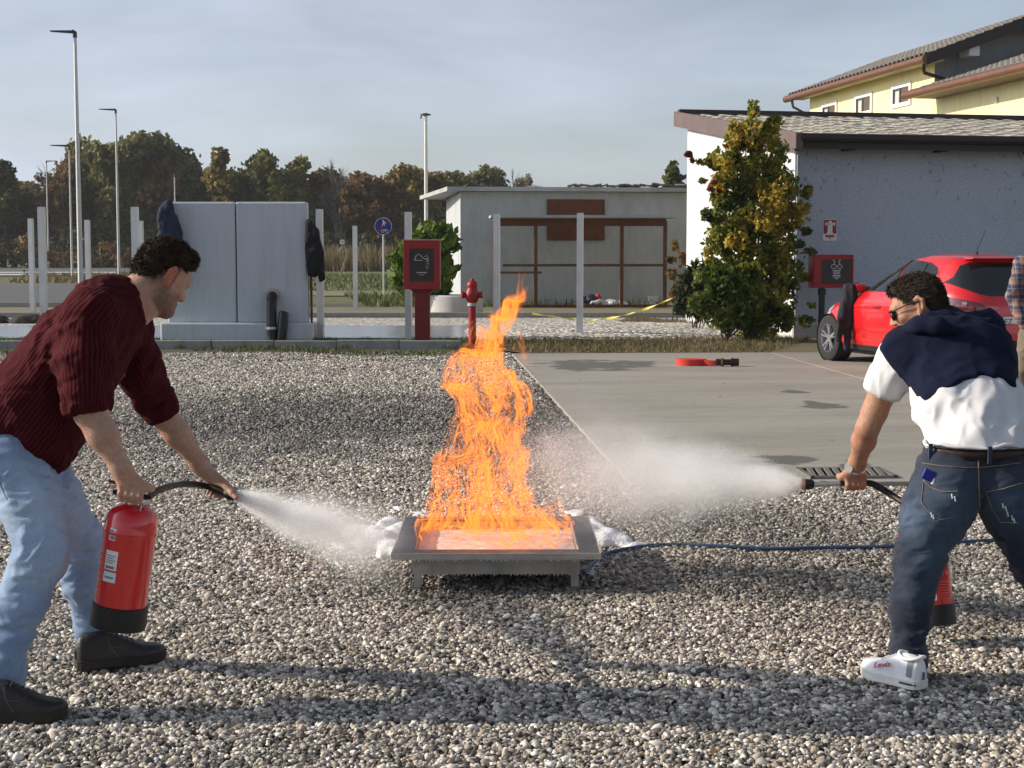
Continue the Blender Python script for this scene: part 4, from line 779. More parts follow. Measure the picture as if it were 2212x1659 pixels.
# ---- red hose cabinets
m_red = M('cabinet_red', (.3, .007, .008), .45, .08, 5, spec=.5); m_dred = M('dark_red', (.17, .008, .01), .5, .1, 5); m_dpane = M('dark_pane', (.022, .012, .013), .25, .1, 4, spec=.5); m_print = M('white_print', (.55, .55, .55), .7, .1, 20)
d_ = 25.4; s = d_ / 3318; p = at(911, 548, d_); t = thing('hydrant_cabinet', 'red hose cabinet standing on a red pedestal behind the kerb', 'cabinet', (p.x, d_, 0)); Z = lambda v: at(911, v, d_).z
w2 = 39.5 * s; zt, zb = Z(520), Z(625); zc = (zt + zb) / 2
b = MB()
for c_, dd in (((0, .14, zc), (2 * w2, .24, zt - zb)),): b.box(c_, dd)
b.build('box', m_red, t, bevel=.01)
b = MB(); wi = 26 * s
for c_, dd in (((0, .005, zt - .065), (2 * w2 - .01, .03, .13)), ((0, .005, zb + .065), (2 * w2 - .01, .03, .13)), ((-(w2 + wi) / 2, .005, zc), (w2 - wi - .006, .032, zt - zb - .01)), (((w2 + wi) / 2, .005, zc), (w2 - wi - .006, .032, zt - zb - .01))): b.box(c_, dd)
dr = b.build('door', m_red, t, bevel=.004)
MB().box((0, .012, zc), (2 * wi, .01, zt - zb - .25)).build('pane', m_dpane, dr)
MB().box((0, .13, zt + .012), (2 * w2 + .03, .3, .022)).build('top_plate', M('faded_red', (.5, .22, .2), .5), t, bevel=.004)
k_ = s * .1665; X_ = lambda q: (q - 550) * k_; Zc = lambda q: at(911, 0, d_).z * 0 + zc - (q - 530) * k_   # print laid out by its own small grid
b = MB(); y = -.0
b.tube([(X_(455), y, Zc(468)), (X_(480), y, Zc(410)), (X_(510), y, Zc(390)), (X_(540), y, Zc(410)), (X_(565), y, Zc(440)), (X_(640), y, Zc(470))], .006, 5); b.tube([(X_(455), y, Zc(468)), (X_(560), y, Zc(468))], .006, 5)
for q in range(4): b.tube([(X_(585 + q * 8), y, Zc(420 + q * 32)), (X_(620 + q * 6), y, Zc(405 + q * 34)), (X_(635), y, Zc(440 + q * 30))], .005, 5)
b.tube([(X_(600), y, Zc(540)), (X_(640), y, Zc(560)), (X_(610), y, Zc(580))], .005, 5); b.build('pictogram', m_print, t)
b = MB(); b.box((X_(550), y, Zc(627)), (.17, .004, .014)); 
for q in range(5): b.box((X_(520 + q * 15), y, Zc(655 + (q % 2) * 5)), (.01, .004, .014))
b.build('printed_line', m_print, t)
b = MB(); hw = .125; b.prism([(-hw, .04), (hw, .04), (hw, .24), (-hw, .24)], .02, zb - .06); b.add([(-.2, .03, zb), (.2, .03, zb), (.2, .25, zb), (-.2, .25, zb), (-hw, .04, zb - .07), (hw, .04, zb - .07), (hw, .24, zb - .07), (-hw, .24, zb - .07)], [(4, 5, 1, 0), (5, 6, 2, 1), (6, 7, 3, 2), (7, 4, 0, 3)]); b.build('pedestal', m_dred, t, bevel=.006)
b = MB(); b.add([(-.24, -.04, 0), (.24, -.04, 0), (.24, .32, 0), (-.24, .32, 0), (-hw, .04, .06), (hw, .04, .06), (hw, .24, .06), (-hw, .24, .06)], [(0, 1, 5, 4), (1, 2, 6, 5), (2, 3, 7, 6), (3, 0, 4, 7), (3, 2, 1, 0)]); b.build('foot_plate', m_dred, t)
# the second, on a post by the shed
d_ = 26.2; s = d_ / 3318; p = at(1801, 548, d_); t = thing('hydrant_cabinet', 'wide red hose cabinet on a dark post in front of the shed wall', 'cabinet', (p.x, d_, 0), R_(11)); zt, zb = at(1801, 550, d_).z, at(1801, 622, d_).z; w2 = 46 * s; zc = (zt + zb) / 2
MB().box((0, .12, zc), (2 * w2, .24, zt - zb)).build('box', m_red, t, bevel=.01)
b = MB(); xi0, xi1, zi0, zi1 = -w2 + .15, w2 - .04, zb + .07, zt - .09
b.box((0, -.008, (zt + zi1) / 2), (2 * w2 - .02, .03, zt - zi1 - .01)); b.box((0, -.008, (zb + zi0) / 2), (2 * w2 - .02, .03, zi0 - zb - .01)); b.box(((-w2 + xi0) / 2, -.006, zc), (xi0 + w2 - .02, .03, zi1 - zi0)); b.box(((w2 + xi1) / 2, -.006, zc), (w2 - xi1 - .01, .03, zi1 - zi0)); dr = b.build('door', m_red, t, bevel=.004)
MB().box(((xi0 + xi1) / 2, -.001, (zi0 + zi1) / 2), (xi1 - xi0, .006, zi1 - zi0)).build('pane', m_dpane, dr)
b = MB(); cx = (xi0 + xi1) / 2; 
for sx in (-.055, .055):
    b.tube([(cx + sx + .045 * math.cos(a * .7), -.008, zc + .08 + .035 * math.sin(a * .7)) for a in range(10)], .006, 5); b.tube([(cx + sx, -.008, zc + .12), (cx + sx * .6, -.008, zc + .17)], .008, 5); b.box((cx + sx, -.008, zc + .185), (.03, .004, .02))
b.build('pictogram', m_print, t)
b = MB()
for q in range(6): b.box((cx, -.008, zc + .015 - q * .028), (.15 - (q % 3) * .02 - (q == 5) * .06, .004, .014))
b.build('printed_line', m_print, t)
MB().tube([(-w2 + .2, .1, 0), (-w2 + .2, .1, zb)], .055, 12).build('post', m_pvc, t, smooth=True); MB().tube([(-w2 + .2, .1, zb - .12), (-w2 + .2, .1, zb - .02)], .07, 12).build('collar', m_pvc, t)
# sign on the shed wall
lx = .545 + .28; t = thing('wall_sign', 'red and white hydrant sign fixed to the shed wall above the cabinet', 'sign', (0, 0, 0)); t.parent = None
q = at(1792.5, 497, 27.3); loc = Matrix.Translation((4.99, 27.3, 0)) @ Matrix.Rotation(R_(11), 4, 'Z'); 
for it in range(5): q = at(1792.5, 497, q.y); l_ = loc.inverted() @ q; l_.y = -.04; q2 = loc @ l_; q = Vector((q2.x, q2.y, q.z))
t.location = q2; t.rotation_euler = (0, 0, R_(11)); s = q2.y / 3318; hw, hh = 14.5 * s, 21.5 * s
MB().box((0, 0, 0), (2 * hw + .02, .008, 2 * hh + .02)).build('plate', m_sw, t); MB().box((0, -.006, hh * .32), (2 * hw, .005, 1.36 * hh)).build('red_field', m_sred, t)
b = MB(); zc = hh * .3; y = -.011; b.box((0, y, zc - .02), (.09, .004, .17)); b.box((0, y, zc + .055), (.17, .004, .035)); b.box((-.08, y, zc + .055), (.025, .004, .06)); b.box((.08, y, zc + .055), (.025, .004, .06)); b.box((0, y, zc + .09), (.06, .004, .035)); b.box((0, y, zc - .11), (.12, .004, .03)); b.build('hydrant_symbol', m_sw, t)
b = MB(); b.box((0, -.007, -hh * .55), (.17, .004, .018)); b.box((0, -.007, -hh * .66), (.17, .004, .018)); b.box((0, -.007, -hh * .84), (.04, .004, .02)); b.build('printed_line', m_red, t)
# ---- fire hydrant
d_ = 24.9; s = d_ / 3318; p = at(1020, 548, d_); t = thing('fire_hydrant', 'red fire hydrant with a grey band behind the flames', 'hydrant', (p.x, d_, 0)); z = lambda v: at(1020, v, d_).z
MB().lathe([(.1, 0), (.1, .03), (.062, .05), (.06, z(662))], 20).build('standpipe', m_red, t, smooth=True); MB().lathe([(.066, z(662)), (.078, z(661)), (.078, z(655)), (.066, z(654))], 20).build('band', M('band_grey', (.45, .45, .46), .6), t, smooth=True)
MB().lathe([(.07, z(654)), (.1, z(648)), (.115, z(640)), (.115, z(632)), (.085, z(624)), (.085, z(620)), (.095, z(616)), (.075, z(609)), (.035, z(606)), (.03, z(602)), (.0, z(601))], 20).build('head', m_red, t, smooth=True)
for sx in (-1, 1): b = MB(); b.tube([(sx * .08, 0, z(638)), (sx * .15, -.02, z(637))], [.05, .05], 12); b.tube([(sx * .15, -.02, z(637)), (sx * .175, -.025, z(637))], [.062, .058], 12); b.build('outlet', m_red, t, smooth=True)
b = MB(); b.tube([(0, -.08, z(640)), (0, -.16, z(641))], [.05, .055], 12); b.build('outlet', m_red, t, smooth=True)
# ---- flat hose rolled on the pavement
m_hose = M('hose_red', (.62, .045, .03), .7, .12, 30, .2, 120); p = G(1500, 792); t = thing('fire_hose', 'rolled red flat hose with dark couplings lying on the pavement', 'hose', (p.x, p.y, .018))
b = MB()
for k in range(7):
    r = .19 - k * .016; b.tube([(r * math.cos(a * math.pi / 16) * 1.0 - .05, r * .8 * math.sin(a * math.pi / 16), .04) for a in range(33)], .042, 6, cap=False, flat=None)
b.v = [(x, y, z) for x, y, z in b.v]; b = MB()
pts = [(lambda r, a: (r * math.cos(a) * 1.05 - .05, r * .85 * math.sin(a)))(.2 - .012 * a / 6.283 * 1.3, a) for a in [i * .22 for i in range(int(6.283 * 5 / .22))]]
P = [[(x, y, 0) for x, y in pts], [(x, y, .085) for x, y in pts]]; b.grid([list(reversed(P[1])), list(reversed(P[0]))]); b.add([(x * 1.0, y, .085) for x, y in pts[:29]] + [(-.05, 0, .083)], [(i, i + 1, 29) for i in range(28)])
b.build('roll', m_hose, t, smooth=True); b = MB(); b.grid([[(.14, -.14, .0), (.2, -.2, .01), (.28, -.2, .015), (.34, -.19, .02)], [(.1, -.16, .085), (.2, -.2, .08), (.28, -.2, .075), (.34, -.19, .07)]]); b.build('tail', m_hose, t, smooth=True)
b = MB()
for x0, x1, r in ((.26, .33, .045), (.33, .36, .055), (.36, .46, .04), (.46, .49, .056), (.49, .56, .05)): b.tube([(x0, -.19, .055), (x1, -.19, .055)], r, 14)
b.build('coupling', M('coupling_dark', (.06, .02, .02), .4, .1, 10, metal=.4), t, smooth=True); b = MB(); b.tube([(.325, -.19, .055), (.34, -.19, .055)], .057, 14); b.build('brass_ring', M('brass', (.45, .3, .12), .4, metal=.8), t)
# ---- drain grating set in the pavement's near edge
p = G(1812, 1031); gr = thing('drain_grate', 'dark iron drain grating set in the pavement edge beside the gravel', 'drain grating', (p.x + .05, p.y + .02, .022), R_(3.4)); m_iron = M('cast_iron', (.2, .185, .17), .6, .2, 15, metal=.4)
MB().box((0, 0, -.01), (.58, .42, .012)).build('pit', m_head, gr)
b = MB(); 
for c_, dd in (((0, .2, .005), (.58, .03, .02)), ((0, -.2, .005), (.58, .03, .02)), ((-.28, 0, .005), (.03, .43, .02)), ((.28, 0, .005), (.03, .43, .02))): b.box(c_, dd)
b.build('frame', m_iron, gr); bar = None
for k in range(9):
    if bar is None: bar = MB().box((0, 0, 0), (.034, .38, .02)).build('bar', m_iron, gr, bevel=.003); o = bar
    else: o = bar.copy(); C.objects.link(o)
    o.location = (-.232 + k * .058, 0, .007); o.rotation_euler = (0, 0, R_(-9))
# ---- yellow barrier tape sagging from the shrub
b = MB(); pts = []
for i in range(49):
    f = i / 48
    if f < .3: q = at(1150 + 100 * f / .3, 677 + 14 * (f / .3), 31)
    else: g_ = (f - .3) / .7; q = at(1250 + 212 * g_, 691 - 6 * math.sin(g_ * 3.1) * -1 - 52 * g_ ** 1.5, 31 - 1 * g_)
    pts.append(q)
P = [[(q.x, q.y, q.z + .02 * math.cos(i * .5)) for i, q in enumerate(pts)], [(q.x, q.y - .03 * math.sin(i * .5), q.z - .022 * math.cos(i * .5) - .008) for i, q in enumerate(pts)]]
tag(MB().grid(P).build('barrier_tape', M('yellow_tape', (.75, .65, .12), .5, .1, 10), smooth=2), 'yellow barrier tape sagging from the bushes over the pale gravel', 'tape')
# ---- rubble heap at the left edge
S = Solid()
for k in range(10): S.ell((rnd.uniform(-.8, .8), rnd.uniform(-.25, .25), rnd.uniform(0, .1)), (rnd.uniform(.2, .35), .2, rnd.uniform(.1, .2)), k=.1)
V, F = S.net(.05); V = V + vnormals(V, F) * (.05 * nz(V, 6, 2))[:, None]; p = G(20, 698); tag(ob('soil_heap', np_mesh('soil_heap', V, F, True), M('soil', (.05, .045, .04), .95, .3, 10, .6, 40), loc=(p.x, p.y, -.03)), 'low dark heap of soil left of the crouching man behind his back', kind='stuff')
# ================================================================== FIRE TRAY, FLAMES, FOAM, SPRAY
m_steel = M('scorched_steel', (.42, .4, .36), .55, .2, 14, .15, 60, metal=.25, col2=(.25, .23, .2), s2=4); m_rim = M('blackened_rim', (.07, .068, .066), .42, .25, 10, .2, 50, metal=.5, col2=(.16, .15, .14), s2=6)
m_foam = M('foam', (.82, .82, .83), .7, .04, 12, .5, 60, sss=.0)
TC = at(1072, 548, 7.22); TZ = .172
tray = thing('fire_tray', 'low square steel fire tray on short legs holding the burning fuel', 'fire tray', (TC.x, TC.y, 0), R_(.4))
W2, D2, wi, di = .465, .48, .375, .385
b = MB()
for c_, dd in (((0, -(D2 + di) / 2, TZ - .006), (2 * W2, D2 - di, .012)), ((0, (D2 + di) / 2, TZ - .006), (2 * W2, D2 - di, .012)), ((-(W2 + wi) / 2, 0, TZ - .006), (W2 - wi, 2 * di, .012)), (((W2 + wi) / 2, 0, TZ - .006), (W2 - wi, 2 * di, .012))): b.box(c_, dd)
b.build('rim', m_rim, tray)
b = MB()
for c_, dd in (((0, -D2, TZ - .013), (2 * W2, .006, .028)), ((0, D2, TZ - .013), (2 * W2, .006, .028)), ((-W2, 0, TZ - .013), (.006, 2 * D2, .028)), ((W2, 0, TZ - .013), (.006, 2 * D2, .028))): b.box(c_, dd)
b.build('rim_lip', m_steel, tray)
b = MB(); 
for c_, dd in (((0, -di, .112), (2 * wi, .008, .104)), ((0, di, .112), (2 * wi, .008, .104)), ((-wi, 0, .112), (.008, 2 * di, .104)), ((wi, 0, .112), (.008, 2 * di, .104)), ((0, 0, .064), (2 * wi, 2 * di, .008))): b.box(c_, dd)
b.build('basin', m_steel, tray)
for sx in (-1, 1):
    for sy in (-1, 1): MB().box((sx * (wi - .02), sy * (di - .02), .03), (.035, .035, .064)).build('leg', m_steel, tray)
b = MB()
for k in range(46): x = -W2 + .1 + k * (2 * W2 - .2) / 45 + rnd.uniform(-.006, .006); b.lathe([(.004, 0), (.001, -.004 - .009 * rnd.random())], 5, Matrix.Translation((x, -D2 + .004, TZ - .027)))
for k in range(40): x = -wi + .03 + k * (2 * wi - .06) / 39 + rnd.uniform(-.006, .006); b.lathe([(.004, 0), (.001, -.003 - .009 * rnd.random())], 5, Matrix.Translation((x, -di - .002, .06)))
tag(b.build('foam_drips', m_foam, tray), kind='stuff')
P = [[(-wi + .006 + (2 * wi - .012) * i / 50, -di + .006 + (2 * di - .012) * j / 50, .128 + .006 * noise.noise((i * .25, j * .25, 0)) + .004 * noise.noise((i * .7, j * .7, 3))) for i in range(51)] for j in range(51)]
m_fuel = M('foamy_fuel', (.8, .66, .58), .45, .12, 7, .2, 40, col2=(.62, .42, .33), s2=7); MB().grid(P).build('fuel', m_fuel, tray, smooth=2)
# ---- foam lying on the gravel
def foam(label, pts, seed, h=.011):
    S = Solid(); rg = random.Random(seed)
    for (u, v, rx, ry, z) in pts:
        g = G(u, v)
        for k in range(7): S.ell((g.x + rg.uniform(-.8, .8) * rx, g.y + rg.uniform(-.8, .8) * ry, z * .15), (rx * rg.uniform(.35, .66), ry * rg.uniform(.35, .72), z * rg.uniform(.55, .9)), k=min(.05, z * .6))
    V, F = S.net(h, smooth=1); V = V + vnormals(V, F) * (.007 * nz(V, 14, seed) + .0025 * nz(V, 40, seed))[:, None]; V[:, 2] = V[:, 2] * .72; o = ob('foam_patch', np_mesh('foam_patch', V, F, True), m_foam); return tag(o, label, 'foam', 'patches of foam round the fire tray')
foam('white foam mound between the fire tray and the man in the red shirt', [(830, 1165, .12, .2, .09), (790, 1165, .1, .16, .07), (765, 1150, .06, .1, .04), (840, 1190, .07, .16, .06), (845, 1140, .06, .1, .07), (740, 1180, .06, .07, .025)], 2)
foam('white foam mound beside the fire tray where the blue hose passes', [(1290, 1165, .08, .2, .09), (1325, 1172, .08, .14, .055), (1365, 1182, .06, .06, .028), (1270, 1140, .05, .14, .08), (1395, 1180, .03, .03, .016)], 3)
foam('thin foam patch beside the blue hose under the tray corner', [(1275, 1232, .05, .1, .016), (1290, 1222, .05, .05, .014)], 4, .008)
foam('faint foam beside the far edge of the tray', [(900, 1112, .06, .1, .012), (1240, 1108, .06, .1, .016), (860, 1100, .04, .06, .01)], 6, .008)
# ---- blue hose on the gravel
pts = [at(1262, 1222, 7.0)]; 
for u, v in ((1300, 1206), (1340, 1193), (1400, 1184), (1460, 1181), (1530, 1184), (1600, 1187), (1680, 1190), (1760, 1188), (1850, 1187), (1940, 1185), (2040, 1178), (2140, 1172), (2260, 1168), (2400, 1170)): q = G(u, v); q.z = .012; pts.append(q)
pts[0].z = .03
def spline(pts, n=6):
    out = []
    for i in range(len(pts) - 1):
        p0, p1, p2, p3 = pts[max(i - 1, 0)], pts[i], pts[i + 1], pts[min(i + 2, len(pts) - 1)]
        for k in range(n): t = k / n; out.append(.5 * ((2 * p1) + (p2 - p0) * t + (2 * p0 - 5 * p1 + 4 * p2 - p3) * t * t + (3 * p1 - p0 - 3 * p2 + p3) * t ** 3))
    return out + [pts[-1]]
tag(MB().tube(spline(pts), .0095, 8).build('hose', M('blue_hose', (.035, .075, .15), .45, .1, 10), smooth=True), 'thin blue hose running over the gravel to the fire tray', 'hose')
# ---- flames: thin curling sheets of burning gas
def flame_mat():
    m = bpy.data.materials.new('flame'); m.use_nodes = True; m.cycles.emission_sampling = 'NONE'; n, l = m.node_tree.nodes, m.node_tree.links; n.remove(n['Principled BSDF'])
    a = n.new('ShaderNodeAttribute'); a.attribute_name = 'glow'; h = n.new('ShaderNodeAttribute'); h.attribute_name = 'heat'
    g = n.new('ShaderNodeNewGeometry'); ns = n.new('ShaderNodeTexNoise'); ns.inputs['Scale'].default_value = 16; ns.inputs['Detail'].default_value = 4; ns.inputs['Distortion'].default_value = 1.2
    mpn = n.new('ShaderNodeMapping'); mpn.inputs['Scale'].default_value = (1, 1, .55); l.new(g.outputs['Position'], mpn.inputs[0]); l.new(mpn.outputs[0], ns.inputs['Vector'])
    r = n.new('ShaderNodeMapRange'); r.interpolation_type = 'SMOOTHSTEP'; r.inputs[1].default_value = .42; r.inputs[2].default_value = .6; r.inputs[3].default_value = .05; l.new(ns.outputs['Fac'], r.inputs[0])
    mu = n.new('ShaderNodeMath'); mu.operation = 'MULTIPLY'; l.new(a.outputs['Fac'], mu.inputs[0]); l.new(r.outputs[0], mu.inputs[1])
    cr = n.new('ShaderNodeValToRGB'); e = cr.color_ramp.elements; e[0].color = (1, .25, .035, 1); e[1].color = (1, .52, .17, 1); e.new(.5).color = (1, .37, .075, 1); l.new(h.outputs['Fac'], cr.inputs[0])
    em = n.new('ShaderNodeEmission'); l.new(cr.outputs[0], em.inputs['Color']); st = n.new('ShaderNodeMath'); st.operation = 'MULTIPLY'; st.inputs[1].default_value = 1.15; l.new(mu.outputs[0], st.inputs[0]); l.new(st.outputs[0], em.inputs['Strength'])
    tr = n.new('ShaderNodeBsdfTransparent'); op = n.new('ShaderNodeMapRange'); op.inputs[3].default_value = 1; op.inputs[4].default_value = .45; l.new(mu.outputs[0], op.inputs[0]); l.new(op.outputs[0], tr.inputs[0])
    ad = n.new('ShaderNodeAddShader'); l.new(em.outputs[0], ad.inputs[0]); l.new(tr.outputs[0], ad.inputs[1]); l.new(ad.outputs[0], n['Material Output'].inputs[0]); return m
def flames():
    rg = np.random.default_rng(12); D0 = 7.26
    prof = [(1180, 880, 1250), (1150, 885, 1245), (1110, 920, 1215), (1050, 936, 1188), (1000, 944, 1180), (950, 985, 1160), (900, 1000, 1152), (860, 990, 1150), (830, 958, 1122), (800, 970, 1105), (765, 1005, 1098), (735, 1030, 1098), (700, 1056, 1106), (672, 1066, 1116), (645, 1080, 1122), (625, 1090, 1114)]
    pv = np.array([q[0] for q in prof][::-1], float); cu = np.array([(q[1] + q[2]) / 2 for q in prof][::-1]); hw = np.array([(q[2] - q[1]) / 2 for q in prof][::-1])
    zv = np.array([at(1106, v, D0).z for v in pv]); s = D0 / 3318
    o_ = np.argsort(zv); zv, cx, rx = zv[o_], ((cu - 1098) * s)[o_], (hw * s)[o_]
    fr = [(rg.normal(0, 1, 3) * f, rg.uniform(0, 6.28), rg.normal(0, 1, 3) / f ** .62) for f in (3, 4, 6, 9, 14, 21, 31, 44, 60) for _ in range(5)]
    def disp(p):
        o = np.zeros_like(p)
        for k, ph, amp in fr: o += np.sin(p @ k + ph)[:, None] * amp
        return o
    V, F, glow, heat = [], [], [], []
    def ribbon(z0, L, wd, a, bb, g0, h0, n=16):
        z = np.linspace(z0, z0 + L, n); x = np.interp(z, zv, cx) + a * np.interp(z, zv, rx); y = D0 + bb * np.minimum(np.interp(z, zv, rx) * .9, .33)
        p = np.stack([x, y, z], 1); dp = disp(p * np.array([1, 1, .75])); am = .03 + .016 * np.clip((z - .2) / .6, 0, 1); dp[:, 0] *= 1 - .35 * np.clip((z - .75) / .3, 0, 1); p = p + dp * am[:, None]
        p[:, 2] = np.maximum(p[:, 2], .135); t = np.gradient(p, axis=0); t /= np.linalg.norm(t, axis=1)[:, None] + 1e-9
        # sheets turn as they rise
        an = rg.uniform(0, 6.28) + np.cumsum(rg.normal(0, .22, n)); e = np.stack([np.cos(an), np.sin(an), 0 * an], 1); bn = np.cross(t, e); bn /= np.linalg.norm(bn, axis=1)[:, None] + 1e-9
        u = np.linspace(0, 1, n); w_ = wd * np.sin(np.pi * np.clip(u * .96 + .02, 0, 1)) ** .7 * (1 - .35 * u); o = len(V) * 1
        base = sum(len(q) for q in V); V.append(np.stack([p - bn * w_[:, None], p, p + bn * w_[:, None]], 1).reshape(-1, 3))
        fade = np.sin(np.pi * u) ** .8 * g0; gl = np.stack([fade * 0, fade, fade * 0], 1).reshape(-1); glow.append(gl); heat.append(np.repeat(np.clip(h0 + .0 * u, 0, 1), 3))
        for i in range(n - 1):
            for j in range(2): c = base + i * 3 + j; F.append((c, c + 1, c + 4, c + 3))
    top = zv[-1]
    def pick():
        while True:
            z = rg.uniform(.14, top) 
            if rg.random() < np.interp(z, zv, rx) / .38 + .08: return z
    def disc_():
        a = rg.uniform(-1, 1); b = rg.uniform(-1, 1) * math.sqrt(max(0, 1 - a * a)); return a, b
    for _ in range(520): a, b = disc_(); z = pick(); ribbon(z - .08, rg.uniform(.14, .34), rg.uniform(.02, .055), a * .84, b * .9, rg.uniform(.08, .36), rg.uniform(.1, .6), 22)
    for _ in range(1500): a, b = disc_(); z = pick(); ribbon(z - .05, rg.uniform(.06, .24), rg.uniform(.003, .011), a * .95, b, rg.uniform(.4, 2.0), rg.uniform(.35, 1), 22)
    for _ in range(300): a = rg.uniform(-1.04, 1.08); b = rg.uniform(.1, 1.15); ribbon(.13, rg.uniform(.05, .16), rg.uniform(.006, .022), a * .97, b * 1.0, rg.uniform(.6, 1.4), rg.uniform(.4, 1))
    for _ in range(60): z = rg.uniform(.95, 1.26); ribbon(z, rg.uniform(.08, .2), rg.uniform(.008, .03), rg.uniform(-1.9, 2.2), rg.uniform(-1, 1), rg.uniform(.12, .4), rg.uniform(.05, .4))
    Vc = np.concatenate(V); me = np_mesh('fire', Vc, np.array(F), True); vert_attr(me, 'glow', np.concatenate(glow)); vert_attr(me, 'heat', np.concatenate(heat)); tag(ob('fire', me, flame_mat()), 'tall orange flames rising from the steel tray', 'fire', kind='thing')
flames()
# ---- the two jets from the extinguishers: fine droplets
m_drop = bpy.data.materials.new('spray'); n_, l_, p_ = nodes(m_drop); p_.inputs['Base Color'].default_value = (1, 1, 1, 1); p_.inputs['Roughness'].default_value = .6
tr_ = n_.new('ShaderNodeBsdfTranslucent'); tr_.inputs[0].default_value = (1, 1, 1, 1); ms_ = n_.new('ShaderNodeMixShader'); ms_.inputs[0].default_value = .62; l_.new(p_.outputs[0], ms_.inputs[1]); l_.new(tr_.outputs[0], ms_.inputs[2]); tp_ = n_.new('ShaderNodeBsdfTransparent'); m2_ = n_.new('ShaderNodeMixShader'); m2_.inputs[0].default_value = .5; l_.new(ms_.outputs[0], m2_.inputs[1]); l_.new(tp_.outputs[0], m2_.inputs[2]); l_.new(m2_.outputs[0], n_['Material Output'].inputs[0])
def jet(label, path, n, seed, size=(.0004, .0011), core=.5, power=1.6):
    """path: (point, spread radius across, density) along the jet"""
    rg = np.random.default_rng(seed); P = np.array([tuple(q[0]) for q in path]); R = np.array([q[1] for q in path]); Dn = np.array([q[2] for q in path])
    seg = np.linalg.norm(np.diff(P, axis=0), axis=1); cum = np.concatenate([[0], np.cumsum(seg)]); cdf = np.concatenate([[0], np.cumsum((Dn[1:] + Dn[:-1]) / 2 * seg)]); t = np.interp(rg.random(n) * cdf[-1], cdf, cum)
    c = np.stack([np.interp(t, cum, P[:, i]) for i in range(3)], 1); r = np.interp(t, cum, R); d = rg.normal(size=(n, 3)); d[:, 0] *= .6; c = c + d * (r * core)[:, None]
    wob = np.stack([nz(c, 5, seed), nz(c, 5, seed + 4), nz(c, 5, seed + 8)], 1) + .5 * np.stack([nz(c, 13, seed), nz(c, 13, seed + 4), nz(c, 13, seed + 8)], 1); c = c + wob * (r * .22)[:, None]
    c = c[c[:, 2] > .004]; n = len(c); s = rg.uniform(*size, n)[:, None]; T = np.array([(1, 1, 1), (1, -1, -1), (-1, 1, -1), (-1, -1, 1)]) ; q = rg.normal(size=(n, 4)); q /= np.linalg.norm(q, axis=1)[:, None]; w_, x, y, z = q.T
    Rm = np.stack([1 - 2 * (y * y + z * z), 2 * (x * y - z * w_), 2 * (x * z + y * w_), 2 * (x * y + z * w_), 1 - 2 * (x * x + z * z), 2 * (y * z - x * w_), 2 * (x * z - y * w_), 2 * (y * z + x * w_), 1 - 2 * (x * x + y * y)], 1).reshape(-1, 3, 3)
    V = (np.einsum('nij,kj->nki', Rm, T) * s[:, None] + c[:, None]).reshape(-1, 3); b = np.arange(n)[:, None, None] * 4; F = (b + np.array([(0, 1, 2), (0, 3, 1), (0, 2, 3), (1, 3, 2)])).reshape(-1, 3)
    return tag(ob('spray', np_mesh('spray', V, F), m_drop), label, 'spray', 'jets of extinguishing spray', kind='stuff')
jet1 = jet('white spray from the nozzle of the man in the dark red shirt', [(at(507, 1068, 5.62), .01, 3.2), (at(540, 1082, 5.75), .034, 3.4), (at(600, 1110, 5.98), .065, 3), (at(670, 1142, 6.25), .09, 2.4), (at(740, 1165, 6.55), .1, 1.7), (at(800, 1172, 6.8), .1, .9), (at(850, 1176, 7.0), .1, .3)], 75000, 1)
jet2 = jet('white spray from the lance of the man in the white shirt', [(at(1733, 1046, 6.16), .012, 4.5), (at(1700, 1047, 6.22), .04, 4.6), (at(1640, 1047, 6.35), .075, 4.0), (at(1560, 1047, 6.5), .11, 3.3), (at(1470, 1044, 6.68), .15, 2.7), (at(1380, 1034, 6.85), .18, 2.0), (at(1280, 1017, 7.05), .19, 1.3), (at(1180, 1000, 7.25), .18, .8), (at(1100, 1000, 7.4), .16, .25)], 200000, 2)
jet('thin drifting mist between the lance and the flames', [(at(1640, 1000, 6.6), .08, 1), (at(1450, 985, 6.9), .1, 1.4), (at(1300, 970, 7.2), .1, 1.6), (at(1180, 968, 7.5), .09, 1), (at(1300, 1080, 7.2), .2, .8), (at(1500, 1120, 6.8), .2, .6)], 40000, 3, (.0004, .0009))

